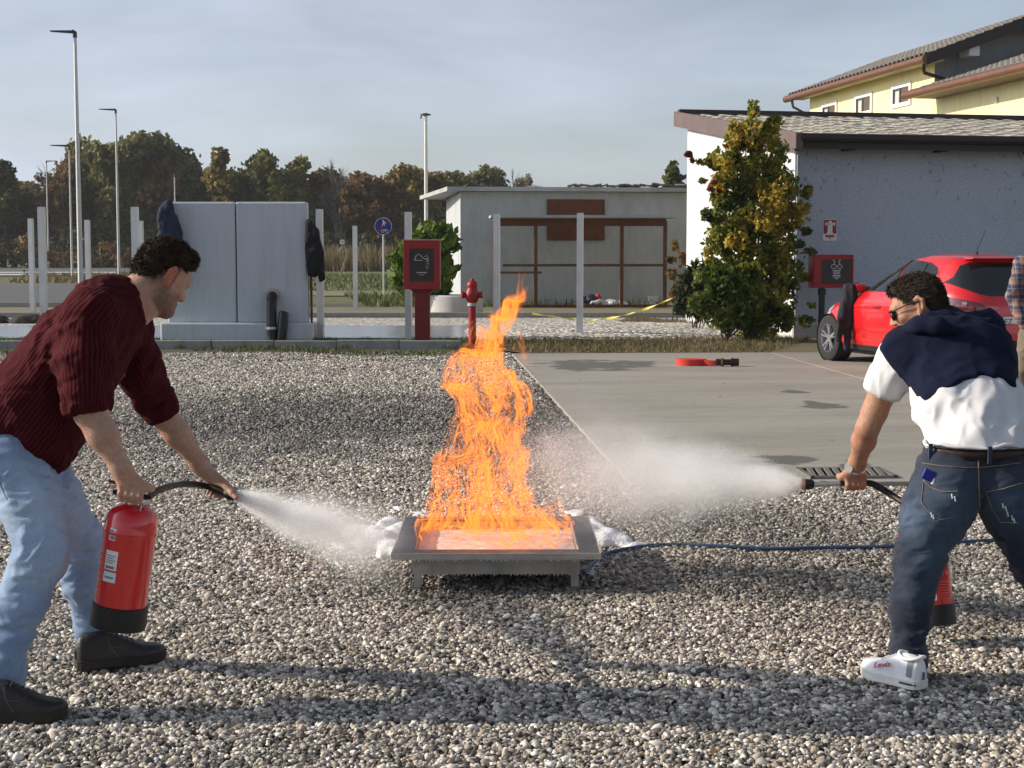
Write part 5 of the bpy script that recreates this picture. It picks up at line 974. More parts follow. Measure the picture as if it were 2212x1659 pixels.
def mist(par, a, b, r0, r1, dens, k=1.6, seed=0):
    """soft fog inside a jet: a cone of thin air-borne foam, denser on its axis and at the nozzle"""
    a, b = Vector(a), Vector(b); L = (b - a).length; q = (b - a).to_track_quat('X', 'Z'); m = bpy.data.materials.new('mist'); m.use_nodes = True; n, l = m.node_tree.nodes, m.node_tree.links; n.remove(n['Principled BSDF'])
    tc = n.new('ShaderNodeTexCoord'); sx = n.new('ShaderNodeSeparateXYZ'); l.new(tc.outputs['Object'], sx.inputs[0])
    def M_(op, x, y=None):
        q_ = n.new('ShaderNodeMath'); q_.operation = op
        for i, v in enumerate((x, y)):
            if v is None: continue
            if isinstance(v, (int, float)): q_.inputs[i].default_value = v
            else: l.new(v, q_.inputs[i])
        return q_.outputs[0]
    ns = n.new('ShaderNodeTexNoise'); ns.inputs['Scale'].default_value = 7; ns.inputs['Detail'].default_value = 4; mp = n.new('ShaderNodeMapping'); mp.inputs['Scale'].default_value = (.6, 1, 1); mp.inputs['Location'].default_value = (seed, 0, 0); l.new(tc.outputs['Object'], mp.inputs[0]); l.new(mp.outputs[0], ns.inputs['Vector'])
    t = M_('DIVIDE', sx.outputs[0], L); R = M_('ADD', M_('MULTIPLY', M_('POWER', M_('MAXIMUM', t, 0.0), .85), r1 - r0), r0)
    rho = M_('SQRT', M_('ADD', M_('MULTIPLY', sx.outputs[1], sx.outputs[1]), M_('MULTIPLY', sx.outputs[2], sx.outputs[2])))
    rr = M_('ADD', M_('DIVIDE', rho, R), M_('MULTIPLY', M_('SUBTRACT', ns.outputs['Fac'], .5), 1.3)); g = M_('POWER', 2.718, M_('MULTIPLY', M_('MULTIPLY', rr, rr), -2.2))
    fall = M_('MULTIPLY', M_('POWER', M_('MAXIMUM', M_('SUBTRACT', 1.0, t), 0.0), k), M_('DIVIDE', r0 + .03, M_('ADD', R, .03)))
    D = M_('MULTIPLY', M_('MULTIPLY', g, fall), dens); pv = n.new('ShaderNodeVolumePrincipled'); pv.inputs['Color'].default_value = (1, 1, 1, 1); pv.inputs['Anisotropy'].default_value = .1; l.new(D, pv.inputs['Density']); l.new(pv.outputs[0], n['Material Output'].inputs['Volume'])
    mb = MB(); N = 10; mb.tube([(L * i / N, 0, 0) for i in range(N + 1)], [max(.012, (r0 + (r1 - r0) * (i / N) ** .85) * 1.45) for i in range(N + 1)], 20)
    o = mb.build('mist', m, par); o.location = a; o.rotation_euler = q.to_euler(); o['kind'] = 'stuff'; return o
mist(jet1, at(507, 1069, 5.62), at(850, 1190, 7.0), .013, .2, 52, 1.0, 3)
mist(jet2, at(1733, 1046, 6.16), at(1130, 1010, 7.4), .016, .36, 46, 1.0, 8)
# ================================================================== RED CAR: nose at local x = 0, tail at 4.02, nearside at -y
def car():
    m_paint = M('car_paint', (.6, .011, .016), .28, .03, 3, spec=.5, coat=.8); m_cg = M('car_glass', (.012, .014, .016), .04, .02, 3, spec=.9); m_trim = M('black_trim', (.015, .015, .016), .5, .1, 8); m_tyre = M('tyre', (.022, .022, .022), .85, .15, 20, .3, 60); m_alloy = M('alloy', (.5, .5, .52), .3, .05, 6, metal=.85)
    kw = np.array([(.2, .80), (.35, .84), (.5, .865), (.72, .87), (.88, .855), (.98, .83), (1.1, .765), (1.25, .685), (1.36, .615), (1.42, .56), (1.455, .47), (1.475, .33), (1.482, .15)])
    kf = np.array([(.2, .1), (.35, .02), (.5, .0), (.62, .03), (.72, .14), (.8, .36), (.88, .7), (.96, 1.12), (1.0, 1.28), (1.1, 1.5), (1.2, 1.72), (1.3, 1.96), (1.38, 2.18), (1.42, 2.34), (1.455, 2.52), (1.475, 2.72), (1.482, 2.85)])
    kr = np.array([(.2, 3.9), (.35, 4.0), (.5, 4.02), (.66, 4.01), (.72, 3.975), (.85, 3.965), (.95, 3.93), (1.05, 3.87), (1.2, 3.76), (1.33, 3.66), (1.4, 3.6), (1.44, 3.5), (1.465, 3.3), (1.477, 3.15), (1.482, 3.05)])
    zs = np.concatenate([np.linspace(.2, 1.40, 140), np.linspace(1.404, 1.482, 20)]); N = 660
    V = []
    def sm(z, K):
        return np.mean([np.interp(np.clip(z + d, .2, 1.482), K[:, 0], K[:, 1]) for d in (-.022, -.011, 0, .011, .022)]) if z < 1.4 else np.interp(z, K[:, 0], K[:, 1])
    for z in zs:
        wv, xf, xr = sm(z, kw), sm(z, kf), sm(z, kr); xc = (xf + xr) / 2; a = np.linspace(0, 2 * np.pi, 3000, endpoint=False); ca, sa = np.cos(a), np.sin(a); 
        nr = 4.2; nf = 3.0 if z < .95 else 3.2
        ex = np.where(ca > 0, 2 / nr, 2 / nf); x = xc + np.sign(ca) * np.abs(ca) ** ex * (xr - xf) / 2; y = np.sign(sa) * np.abs(sa) ** np.where(ca > 0, 2 / nr, 2 / nf) * wv
        # sides bow inwards a little towards the ends
        y *= 1 - .07 * np.clip((xc - x) / (xr - xf) * 2, 0, 1) ** 2 - .035 * np.clip((x - xc) / (xr - xf) * 2, 0, 1) ** 3
        dd = np.hypot(np.diff(x, append=x[0]), np.diff(y, append=y[0])); cum = np.concatenate([[0], np.cumsum(dd)]); q = np.linspace(0, cum[-1], N, endpoint=False); x = np.interp(q, cum, np.append(x, x[0])); y = np.interp(q, cum, np.append(y, y[0]))
        V.append(np.stack([x, y, np.full(N, z)], 1))
    V = np.array(V); nz_ = len(zs); idx = np.arange(nz_ * N).reshape(nz_, N); F = np.stack([idx[:-1], np.roll(idx[:-1], -1, 1), np.roll(idx[1:], -1, 1), idx[1:]], -1).reshape(-1, 4); V = V.reshape(-1, 3)
    # creases: a waist line pressed into the doors, flared arches
    for wx in (.82, 3.33):
        r = np.hypot(V[:, 0] - wx, V[:, 2] - .31); fl = np.exp(-((r - .36) / .05) ** 2) * (np.abs(V[:, 1]) > .6) * .022; V[:, 1] += np.sign(V[:, 1]) * fl
    cr = np.exp(-((V[:, 2] - (.80 + .02 * (V[:, 0] - 2))) / .03) ** 2) * (np.abs(V[:, 1]) > .7) * .012 * (V[:, 0] > 1.2); V[:, 1] += np.sign(V[:, 1]) * cr
    lo = np.exp(-((V[:, 2] - .42) / .05) ** 2) * (np.abs(V[:, 1]) > .7) * .012; V[:, 1] -= np.sign(V[:, 1]) * lo
    c = V[F].mean(1)
    def inpoly(px, py, poly):
        ins = np.zeros(len(px), bool); j = len(poly) - 1
        for i in range(len(poly)):
            xi, yi = poly[i]; xj, yj = poly[j]; k = ((yi > py) != (yj > py)) & (px < (xj - xi) * (py - yi) / (yj - yi + 1e-12) + xi); ins ^= k; j = i
        return ins
    side = (np.abs(c[:, 1]) > .5)
    front_w = [(1.42, .985), (1.56, 1.10), (1.78, 1.22), (2.02, 1.33), (2.24, 1.385), (2.42, 1.4), (2.42, 1.0)]
    rear_w = [(2.47, 1.005), (2.47, 1.4), (2.75, 1.395), (3.05, 1.37), (3.24, 1.315), (3.31, 1.24), (3.24, 1.14), (3.1, 1.06), (2.95, 1.02)]
    qtr = [(1.3, .985), (1.42, 1.06), (1.40, .985)]
    lab = np.zeros(len(F), int)
    far = c[:, 1] > 0
    for k_, w_ in ((1, front_w), (2, rear_w)): q_ = side & inpoly(c[:, 0], c[:, 2], w_); lab[q_ & ~far] = k_; lab[q_ & far] = k_ + 9
    xr_ = np.interp(c[:, 2], kr[:, 0], kr[:, 1]); ay = np.abs(c[:, 1]) 
    rw = [(-.70, 1.13), (-.62, 1.2), (-.52, 1.335), (-.42, 1.375), (.42, 1.375), (.52, 1.335), (.62, 1.2), (.70, 1.13), (.6, 1.06), (.45, .99), (.3, .965), (-.3, .965), (-.45, .99), (-.6, 1.06)]
    lab[(c[:, 0] > 3.2) & (c[:, 0] > xr_ - .5) & inpoly(c[:, 1], c[:, 2], rw)] = 3
    ws = [(-.66, 1.0), (-.5, 1.38), (.5, 1.38), (.66, 1.0)]; lab[(c[:, 0] < 2.4) & (c[:, 2] > 1.0) & inpoly(c[:, 1], c[:, 2], ws) & (c[:, 0] < np.interp(c[:, 2], kf[:, 0], kf[:, 1]) + .5)] = 4
    for sg, L in ((-1, 5), (1, 6)):
        tl = [(.4, .84), (.46, .89), (.74, .955), (.95, 1.0), (.95, .80), (.86, .745), (.62, .765)]
        lab[(c[:, 0] > 3.62) & (c[:, 1] * sg > 0) & inpoly(c[:, 1] * sg, c[:, 2], tl)] = L
        hl = [(.45, .62), (.5, .7), (.9, .86), (.9, .72), (.8, .64)]; lab[(c[:, 0] < .75) & (c[:, 1] * sg > 0) & inpoly(c[:, 1] * sg, c[:, 2], hl)] = 7 if sg < 0 else 8
    arch = np.zeros(len(F), bool)
    for wx in (.82, 3.33): arch |= (np.hypot(c[:, 0] - wx, c[:, 2] - .31) < .345) & (np.abs(c[:, 1]) > .5)
    lab[arch] = -1
    lab[(c[:, 2] < .27) & (lab == 0)] = 9
    t = thing('car', 'red five door hatchback parked in front of the shed', 'car', (0, 0, 0.018))
    def piece(name, k, m, parent, off=0, dz=0):
        sel = F[lab == k]; 
        if len(sel) == 0: return None
        u, inv = np.unique(sel, return_inverse=True); W = V[u].copy()
        return ob(name, np_mesh(name, W, inv.reshape(-1, 4), True), m, parent)
    body = piece('body', 0, m_paint, t)
    
    for k_ in (1, 2, 10, 11): piece('side_window', k_, m_cg, t)
    piece('rear_window', 3, m_cg, t); piece('windscreen', 4, m_cg, t)
    m_tail = M('tail_lens', (.11, .004, .007), .08, .05, 4, spec=.8, coat=1); m_lens = M('lamp_lens', (.6, .6, .62), .1, .05, 4, spec=.8)
    for k in (5, 6):
        q = piece('tail_light', k, m_tail, t)
    for sg in (-1, 1): MB().tube([(3.885, sg * .7, .885), (3.915, sg * .655, .878)], [.026, .028], 12).build('reflector', M('silver', (.75, .5, .52), .15, metal=.6), t, smooth=True)
    piece('headlight', 7, m_lens, t); piece('headlight', 8, m_lens, t); piece('lower_trim', 9, m_trim, t)
    def surf(x, z, sg=-1):
        k = np.argmin((V[:, 0] - x) ** 2 + (V[:, 2] - z) ** 2 + 10 * (V[:, 1] * sg < 0)); return Vector(V[k])
    b = MB()   # door shut lines and window frames follow the skin
    def line(pts, r=.005, sg=-1): b.tube([surf(x, z, sg) for x, z in pts], r, 4)
    for sg in (-1, 1):
        line([(1.32, .98), (1.3, .8), (1.26, .55), (1.3, .34), (1.45, .27)], .0035, sg); line([(2.44, 1.0), (2.44, .7), (2.42, .3)], .0035, sg); line([(3.12, 1.06), (3.1, .85), (2.98, .62), (2.95, .5)], .0035, sg); line([(1.45, .27), (2.42, .28), (2.95, .3)], .003, sg)
    b.build('shut_line', m_trim, t)
    b = MB()
    for sg in (-1, 1):
        b.tube([surf(x, .985 + .012 * (x - 1.4), sg) + Vector((0, sg * .004, 0)) for x in np.linspace(1.36, 2.9, 20)], .006, 5)
        b.tube([surf(2.445, z, sg) + Vector((0, sg * .002, 0)) for z in np.linspace(1.01, 1.39, 12)], .012, 5); b.tube([surf(2.98, z, sg) + Vector((0, sg * .002, 0)) for z in np.linspace(1.05, 1.36, 8)], .009, 5)
    b.build('window_trim', m_trim, t)
    for x in (2.18, 2.95):
        q = surf(x, .80); b = MB(); b.tube([q + Vector((-.09, 0, 0)), q + Vector((-.06, -.03, .004)), q + Vector((.06, -.03, .004)), q + Vector((.09, 0, 0))], .016, 8); b.build('door_handle', m_paint, t, smooth=True)
    # tailgate gap, bumper line, plate, badge, wiper
    def rear(y, z):
        k = np.argmin((V[:, 1] - y) ** 2 + (V[:, 2] - z) ** 2 + 100 * (V[:, 0] < 3.0)); return Vector(V[k])
    b = MB(); b.tube([rear(y, z) for y, z in ((-.56, 1.38), (-.66, 1.25), (-.74, 1.1), (-.68, .99), (-.6, .9), (-.58, .72), (-.55, .64), (-.3, .6), (.3, .6), (.55, .64), (.58, .72), (.6, .9), (.68, .99), (.74, 1.1), (.66, 1.25), (.56, 1.38))], .0045, 4); b.build('tailgate_gap', m_trim, t)
    pl = MB().box((3.985 + .02, 0, .665), (.012, .52, .115)).build('number_plate', M('plate_white', (.8, .8, .8), .4, .03, 5), t); MB().box((4.012, -.235, .665), (.006, .05, .113)).build('blue_band', M('plate_blue', (.02, .06, .4), .4), pl)
    RR = (math.pi / 2, 0, math.pi / 2); text('plate_text', 'EZ', .1, m_blk, pl, (4.015, -.14, .662), RR);
    q = rear(-.33, .83); text('badge', 'CORSA', .05, m_alloy, t, (q.x + .012, -.33, .83), RR); MB().tube([(3.955, 0, .87), (3.975, 0, .87)], .06, 20).build('emblem', m_alloy, t, smooth=True)
    MB().tube([(3.905, .02, .985), (3.875, -.15, 1.02), (3.86, -.38, 1.03)], .009, 6).build('wiper', m_trim, t)
    MB().box((3.6, 0, 1.425), (.2, .9, .02)).build('spoiler', m_paint, t, bevel=.008); MB().box((3.98, 0, .36), (.08, 1.2, .16)).build('rear_valance', m_trim, t, bevel=.02)
    MB().tube([(3.12, -.05, 1.47), (3.2, -.05, 1.5)], [.022, .012], 8).build('aerial_base', m_trim, t, smooth=True); MB().tube([(3.16, -.05, 1.49), (3.36, -.05, 1.78)], [.005, .003], 6).build('aerial', m_trim, t)
    MB().box((2.0, 0, .28), (3.6, 1.35, .3)).build('underbody', m_trim, t)
    b = MB(); b.tube([(2.85, -.37, .7), (2.92, -.37, 1.05)], [.22, .2], 12, flat=.4); b.tube([(2.9, -.37, 1.12), (2.94, -.37, 1.24)], [.12, .11], 10, flat=.5); b.build('headrest', m_trim, t, smooth=True)
    for sg in (-1, 1): q = surf(1.5, 1.0, sg); b = MB(); b.tube([q + Vector((0, sg * .02, .0)), q + Vector((-.0, sg * .1, .0))], .03, 8); b.tube([q + Vector((0, sg * .08, .02)), q + Vector((.0, sg * .2, .02))], [.065, .055], 12); b.build('mirror', m_paint, t, smooth=True)
    # wheels
    wb = MB(); wb.lathe([(.2, -.1), (.285, -.105), (.312, -.09), (.318, -.06), (.318, .06), (.312, .09), (.285, .105), (.2, .1)], 48, cap=False); tyre_me = wb.mesh('tyre')
    rb = MB(); rb.lathe([(.205, -.09), (.215, -.098), (.205, -.1), (.19, -.08), (.185, .05)], 40, cap=False); rb.lathe([(.0, -.085), (.05, -.085), (.055, -.07), (.05, -.05)], 20, cap=False)
    for k in range(10):
        a = math.radians(36 * k + (8 if k % 2 else -8)); rb.tube([(.04 * math.cos(a), .04 * math.sin(a), -.075), (.2 * math.cos(a + .03), .2 * math.sin(a + .03), -.088)], [.016, .014], 6)
    rim_me = rb.mesh('rim'); hb = MB(); hb.lathe([(.0, -.03), (.14, -.03), (.15, -.02), (.15, .02)], 24); disc_me = hb.mesh('brake_disc')
    b = MB(); b.lathe([(.335, -.02), (.335, .2), (0, .2)], 40, cap=False); well_me = b.mesh('wheel_well')
    for wx in (.82, 3.33):
        for sg in (-1, 1):
            wh = ob('wheel', tyre_me, m_tyre, t, smooth=True); wh.location = (wx, sg * .745, .318); wh.rotation_euler = (-sg * math.pi / 2 + (0 if sg > 0 else 0), 0, 0)
            wh.rotation_euler = (math.pi / 2 if sg > 0 else -math.pi / 2, 0, 0)
            ob('rim', rim_me, m_alloy, wh, smooth=True); ob('brake_disc', disc_me, m_trim, wh)
            ww = ob('wheel_well', well_me, m_trim, t, smooth=True); ww.location = (wx, sg * .82, .318); ww.rotation_euler = (math.pi / 2 if sg > 0 else -math.pi / 2, 0, 0)
    return t, surf
car_t, surf = car()
# nose points away: local +x (tail) runs towards the camera and to the right
ang = math.atan2(-.959, .285)
car_t.rotation_euler = (0, 0, ang)
wc = G(1800, 781); Rm = Matrix.Rotation(ang, 3, 'Z'); off = Rm @ Vector((.82, -.75, 0)); car_t.location = (wc.x - off.x, wc.y - off.y, .018)
CARM = Matrix.Translation(car_t.location) @ Matrix.Rotation(ang, 4, 'Z')
# ================================================================== PEOPLE AND WHAT THEY HOLD
def skin(name, col, beard=None):
    m = M(name, col, .52, .16, 55, .22, 200, spec=.35, sss=.1, col2=tuple(c * q for c, q in zip(col, (.95, .72, .66))), s2=14)
    n, l = m.node_tree.nodes, m.node_tree.links; p = n['Principled BSDF']; src = p.inputs['Base Color'].links[0].from_socket
    a = n.new('ShaderNodeAttribute'); a.attribute_name = 'beard'; mm = n.new('ShaderNodeMix'); mm.data_type = 'RGBA'; mm.inputs[7].default_value = (.06, .035, .022, 1); l.new(a.outputs['Fac'], mm.inputs[0])
    fa = n.new('ShaderNodeAttribute'); fa.attribute_name = 'sunlit_red'; fm = n.new('ShaderNodeMix'); fm.data_type = 'RGBA'; fm.inputs[7].default_value = (.5, .13, .09, 1); l.new(fa.outputs['Fac'], fm.inputs[0]); l.new(src, fm.inputs[6]); l.new(fm.outputs[2], mm.inputs[6]); l.new(mm.outputs[2], p.inputs['Base Color']); return m  # red of sun shining through the ears, mixed into the skin colour
def denim(name, dark, light, fade=1.0, seed=0):
    """denim: weave, large worn patches, pale along the 'worn' attribute"""
    m = bpy.data.materials.new(name); n, l, p = nodes(m); tc = n.new('ShaderNodeTexCoord')
    t = n.new('ShaderNodeTexNoise'); t.inputs['Scale'].default_value = 9; t.inputs['Detail'].default_value = 8; t.inputs['Roughness'].default_value = .62; l.new(tc.outputs['Object'], t.inputs[0])
    a = n.new('ShaderNodeAttribute'); a.attribute_name = 'worn'; ad = n.new('ShaderNodeMath'); ad.operation = 'MULTIPLY_ADD'; ad.inputs[1].default_value = .55; l.new(t.outputs['Fac'], ad.inputs[0]); a2 = n.new('ShaderNodeMath'); a2.inputs[1].default_value = .17; l.new(a.outputs['Fac'], a2.inputs[0]); l.new(a2.outputs[0], ad.inputs[2])
    cr = n.new('ShaderNodeValToRGB'); e = cr.color_ramp.elements; e[0].position = .32; e[1].position = 1.1 if fade < 1 else 1.0; e[0].color = (*dark, 1); e[1].color = (*light, 1); l.new(ad.outputs[0], cr.inputs[0])
    f = n.new('ShaderNodeTexNoise'); f.inputs['Scale'].default_value = 320; f.inputs['Detail'].default_value = 2; mpn = n.new('ShaderNodeMapping'); mpn.inputs['Scale'].default_value = (1, 1, .25); l.new(tc.outputs['Object'], mpn.inputs[0]); l.new(mpn.outputs[0], f.inputs[0])
    r = n.new('ShaderNodeMapRange'); r.inputs[3].default_value = .7; r.inputs[4].default_value = 1.3; l.new(f.outputs['Fac'], r.inputs[0]); v = n.new('ShaderNodeVectorMath'); v.operation = 'SCALE'; l.new(cr.outputs[0], v.inputs[0]); l.new(r.outputs[0], v.inputs['Scale']); l.new(v.outputs[0], p.inputs['Base Color'])
    p.inputs['Roughness'].default_value = .9; p.inputs['Sheen Weight'].default_value = .15
    b = n.new('ShaderNodeBump'); b.inputs['Strength'].default_value = .25; b.inputs['Distance'].default_value = .004; l.new(f.outputs['Fac'], b.inputs['Height']); l.new(b.outputs[0], p.inputs['Normal']); return m
def rib_mat(name, dark, light, period):
    """knitted ribs that follow the 'rib' attribute (metres across the cloth)"""
    m = bpy.data.materials.new(name); n, l, p = nodes(m); a = n.new('ShaderNodeAttribute'); a.attribute_name = 'rib'; tc = n.new('ShaderNodeTexCoord')
    dn = n.new('ShaderNodeTexNoise'); dn.inputs['Scale'].default_value = 40; l.new(tc.outputs['Object'], dn.inputs[0])
    mu = n.new('ShaderNodeMath'); mu.operation = 'MULTIPLY'; mu.inputs[1].default_value = 2 * math.pi / period; l.new(a.outputs['Fac'], mu.inputs[0]); ad = n.new('ShaderNodeMath'); ad.operation = 'MULTIPLY_ADD'; ad.inputs[1].default_value = 1.6; l.new(dn.outputs['Fac'], ad.inputs[0]); l.new(mu.outputs[0], ad.inputs[2])
    s = n.new('ShaderNodeMath'); s.operation = 'SINE'; l.new(ad.outputs[0], s.inputs[0]); r = n.new('ShaderNodeMapRange'); r.inputs[1].default_value = -1; l.new(s.outputs[0], r.inputs[0])
    mm = n.new('ShaderNodeMix'); mm.data_type = 'RGBA'; mm.inputs[6].default_value = (*dark, 1); mm.inputs[7].default_value = (*light, 1); l.new(r.outputs[0], mm.inputs[0])
    f = n.new('ShaderNodeTexNoise'); f.inputs['Scale'].default_value = 260; l.new(tc.outputs['Object'], f.inputs[0]); q = n.new('ShaderNodeMapRange'); q.inputs[3].default_value = .6; q.inputs[4].default_value = 1.4; l.new(f.outputs['Fac'], q.inputs[0])
    v = n.new('ShaderNodeVectorMath'); v.operation = 'SCALE'; l.new(mm.outputs[2], v.inputs[0]); l.new(q.outputs[0], v.inputs['Scale']); l.new(v.outputs[0], p.inputs['Base Color']); p.inputs['Roughness'].default_value = .95; p.inputs['Specular IOR Level'].default_value = .15
    b = n.new('ShaderNodeBump'); b.inputs['Strength'].default_value = .28; b.inputs['Distance'].default_value = .004; l.new(r.outputs[0], b.inputs['Height']); l.new(b.outputs[0], p.inputs['Normal']); return m
def basis(fwd, up):
    x = Vector(fwd).normalized(); z = (Vector(up) - x * Vector(up).dot(x)).normalized(); y = z.cross(x); return Matrix((x, y, z)).transposed()
def head(S, c, fwd, up, s=1.0, jaw=1.0):
    """skull, jaw, brow, nose, lips, chin, ears; local x forward, y to the person's left, z up; eyes half way up"""
    B = basis(fwd, up); Bn = np.array(B); c = Vector(c)
    def P(x, y, z): return c + B @ Vector((x * s, y * s, z * s))
    S.ell(P(-.012, 0, .035), np.array((.098, .075, .092)) * s, Bn, .02); S.ell(P(.03, 0, -.02), np.array((.066, .06, .085)) * s, Bn, .02)
    S.seg(P(.02, .042, -.075), P(.075, .012, -.1), .026 * s, .022 * s, .03); S.seg(P(.02, -.042, -.075), P(.075, -.012, -.1), .026 * s, .022 * s, .03); S.ell(P(.08, 0, -.098), np.array((.022, .026, .02)) * s, Bn, .02)
    S.seg(P(.078, .035, .022), P(.088, 0, .024), .014 * s, .013 * s, .02); S.seg(P(.078, -.035, .022), P(.088, 0, .024), .014 * s, .013 * s, .02)
    S.seg(P(.09, 0, .012), P(.113, 0, -.03), .008 * s, .011 * s, .014); S.ell(P(.104, .012, -.036), np.array((.01, .008, .008)) * s, Bn, .008); S.ell(P(.104, -.012, -.036), np.array((.01, .008, .008)) * s, Bn, .008)
    S.ell(P(.06, .046, -.025), np.array((.024, .018, .018)) * s, Bn, .02); S.ell(P(.06, -.046, -.025), np.array((.024, .018, .018)) * s, Bn, .02)
    S.seg(P(.088, .02, -.064), P(.096, 0, -.062), .007 * s, .008 * s, .008); S.seg(P(.088, -.02, -.064), P(.096, 0, -.062), .007 * s, .008 * s, .008); S.seg(P(.086, .016, -.073), P(.094, 0, -.074), .008 * s, .009 * s, .008); S.seg(P(.086, -.016, -.073), P(.094, 0, -.074), .008 * s, .009 * s, .008)
    for y in (.034, -.034): S.ell(P(.088, y, .004), np.array((.012, .016, .009)) * s, Bn, .006, True)
    for sg in (1, -1):
        S.chain([P(-.004, sg * .077, .024), P(-.02, sg * .09, .03), P(-.035, sg * .096, .012), P(-.03, sg * .09, -.012), P(-.012, sg * .079, -.034)], [.0075 * s, .008 * s, .008 * s, .0075 * s, .0085 * s], .005); S.ell(P(-.016, sg * .08, .0), np.array((.016, .005, .026)) * s, Bn, .006)
    return P, B
def grip(S, Cc, A, N, rh, W, sgn=1, s=1.0, thumb=1, order=1):
    """a hand closed round a rod: Cc centre on the rod, A along it (index-finger side), N from the rod to the knuckles, W the wrist"""
    A = Vector(A).normalized(); N = (Vector(N) - A * Vector(N).dot(A)).normalized(); Bv = A.cross(N) * sgn; Cc = Vector(Cc); W = Vector(W); r = rh + .0085 * s
    lens = [(62, 118, 172), (66, 126, 184), (64, 120, 174), (58, 104, 150)]
    mc = []
    for i in range(4):
        o = (1.5 - i) * .0195 * s; rad = (.0092, .0095, .009, .008)[i] * s
        def Q(deg, k=1.0): a = math.radians(deg); return Cc + A * (o + (i - 1.5) * .0012 * deg / 90) + (N * math.cos(a) + Bv * math.sin(a)) * r * k
        m = Q(-8, 1.25); mc.append(m); S.chain([m, Q(lens[i][0], 1.1), Q(lens[i][1]), Q(lens[i][2])], [rad * 1.12, rad * 1.02, rad * .95, rad * .8], .006); S.ell(Q(lens[i][0], 1.12), (rad * 1.12,) * 3, None, .004)
    base = W + (sum(mc, Vector()) / 4 - W) * .25
    for i, m in enumerate(mc): S.seg(base + A * (1.5 - i) * .009 * s, m, .017 * s, .0125 * s, .014)
    S.seg(W, base, .0265 * s, .024 * s, .02, ax=N, f=.8)
    th = base + A * .022 * s; S.chain([th, Cc + A * .046 * s + N * r * .9 - Bv * r * .5, Cc + A * (.05 if thumb == 1 else .075) * s + N * r * .25 - Bv * r * (1.25 if thumb == 1 else .9), Cc + A * (.042 if thumb == 1 else .1) * s + N * (-.2) * r - Bv * r * 1.3], [.0155 * s, .0125 * s, .011 * s, .0085 * s], .008)
def finish(S, h, smooth=2): return S.net(h, smooth=smooth)
def join(parts):
    V, F, o = [], [], 0
    for v, f in parts: V.append(v); F.append(f + o); o += len(v)
    return np.concatenate(V), np.concatenate(F)
def hair_mesh(VF, P, B, c, s, n, length, seed, curl=.5, lift=.6, flow=None):
    """hair: the cap plus many fine locks standing off it"""
    V, F = VF; N = vnormals(V, F); rg = np.random.default_rng(seed); k = rg.integers(0, len(V), n); b = V[k]; fl = 0 if flow is None else (np.array(B @ Vector(flow)) - N[k] * (N[k] @ np.array(B @ Vector(flow)))[:, None]); d = N[k] * lift + fl + rg.normal(0, curl, (n, 3)); d /= np.linalg.norm(d, axis=1)[:, None]
    L = length * rg.uniform(.4, 1.3, n)[:, None]; t = np.cross(d, rg.normal(size=(n, 3))); t /= np.linalg.norm(t, axis=1)[:, None]; w_ = .0016
    p1 = b + d * L * .55 + rg.normal(0, .2, (n, 3)) * L; p2 = p1 + (d + rg.normal(0, curl, (n, 3))) * L * .5
    b = b - N[k] * .003; H = np.stack([b - t * w_, b + t * w_, p1 + t * w_ * .7, p1 - t * w_ * .7], 1).reshape(-1, 3); H2 = np.stack([p1 - t * w_ * .7, p1 + t * w_ * .7, p2 + t * w_ * .15, p2 - t * w_ * .15], 1).reshape(-1, 3)
    F1 = np.arange(n * 4).reshape(-1, 4); return join([(V, F), (H, F1), (H2, F1)])
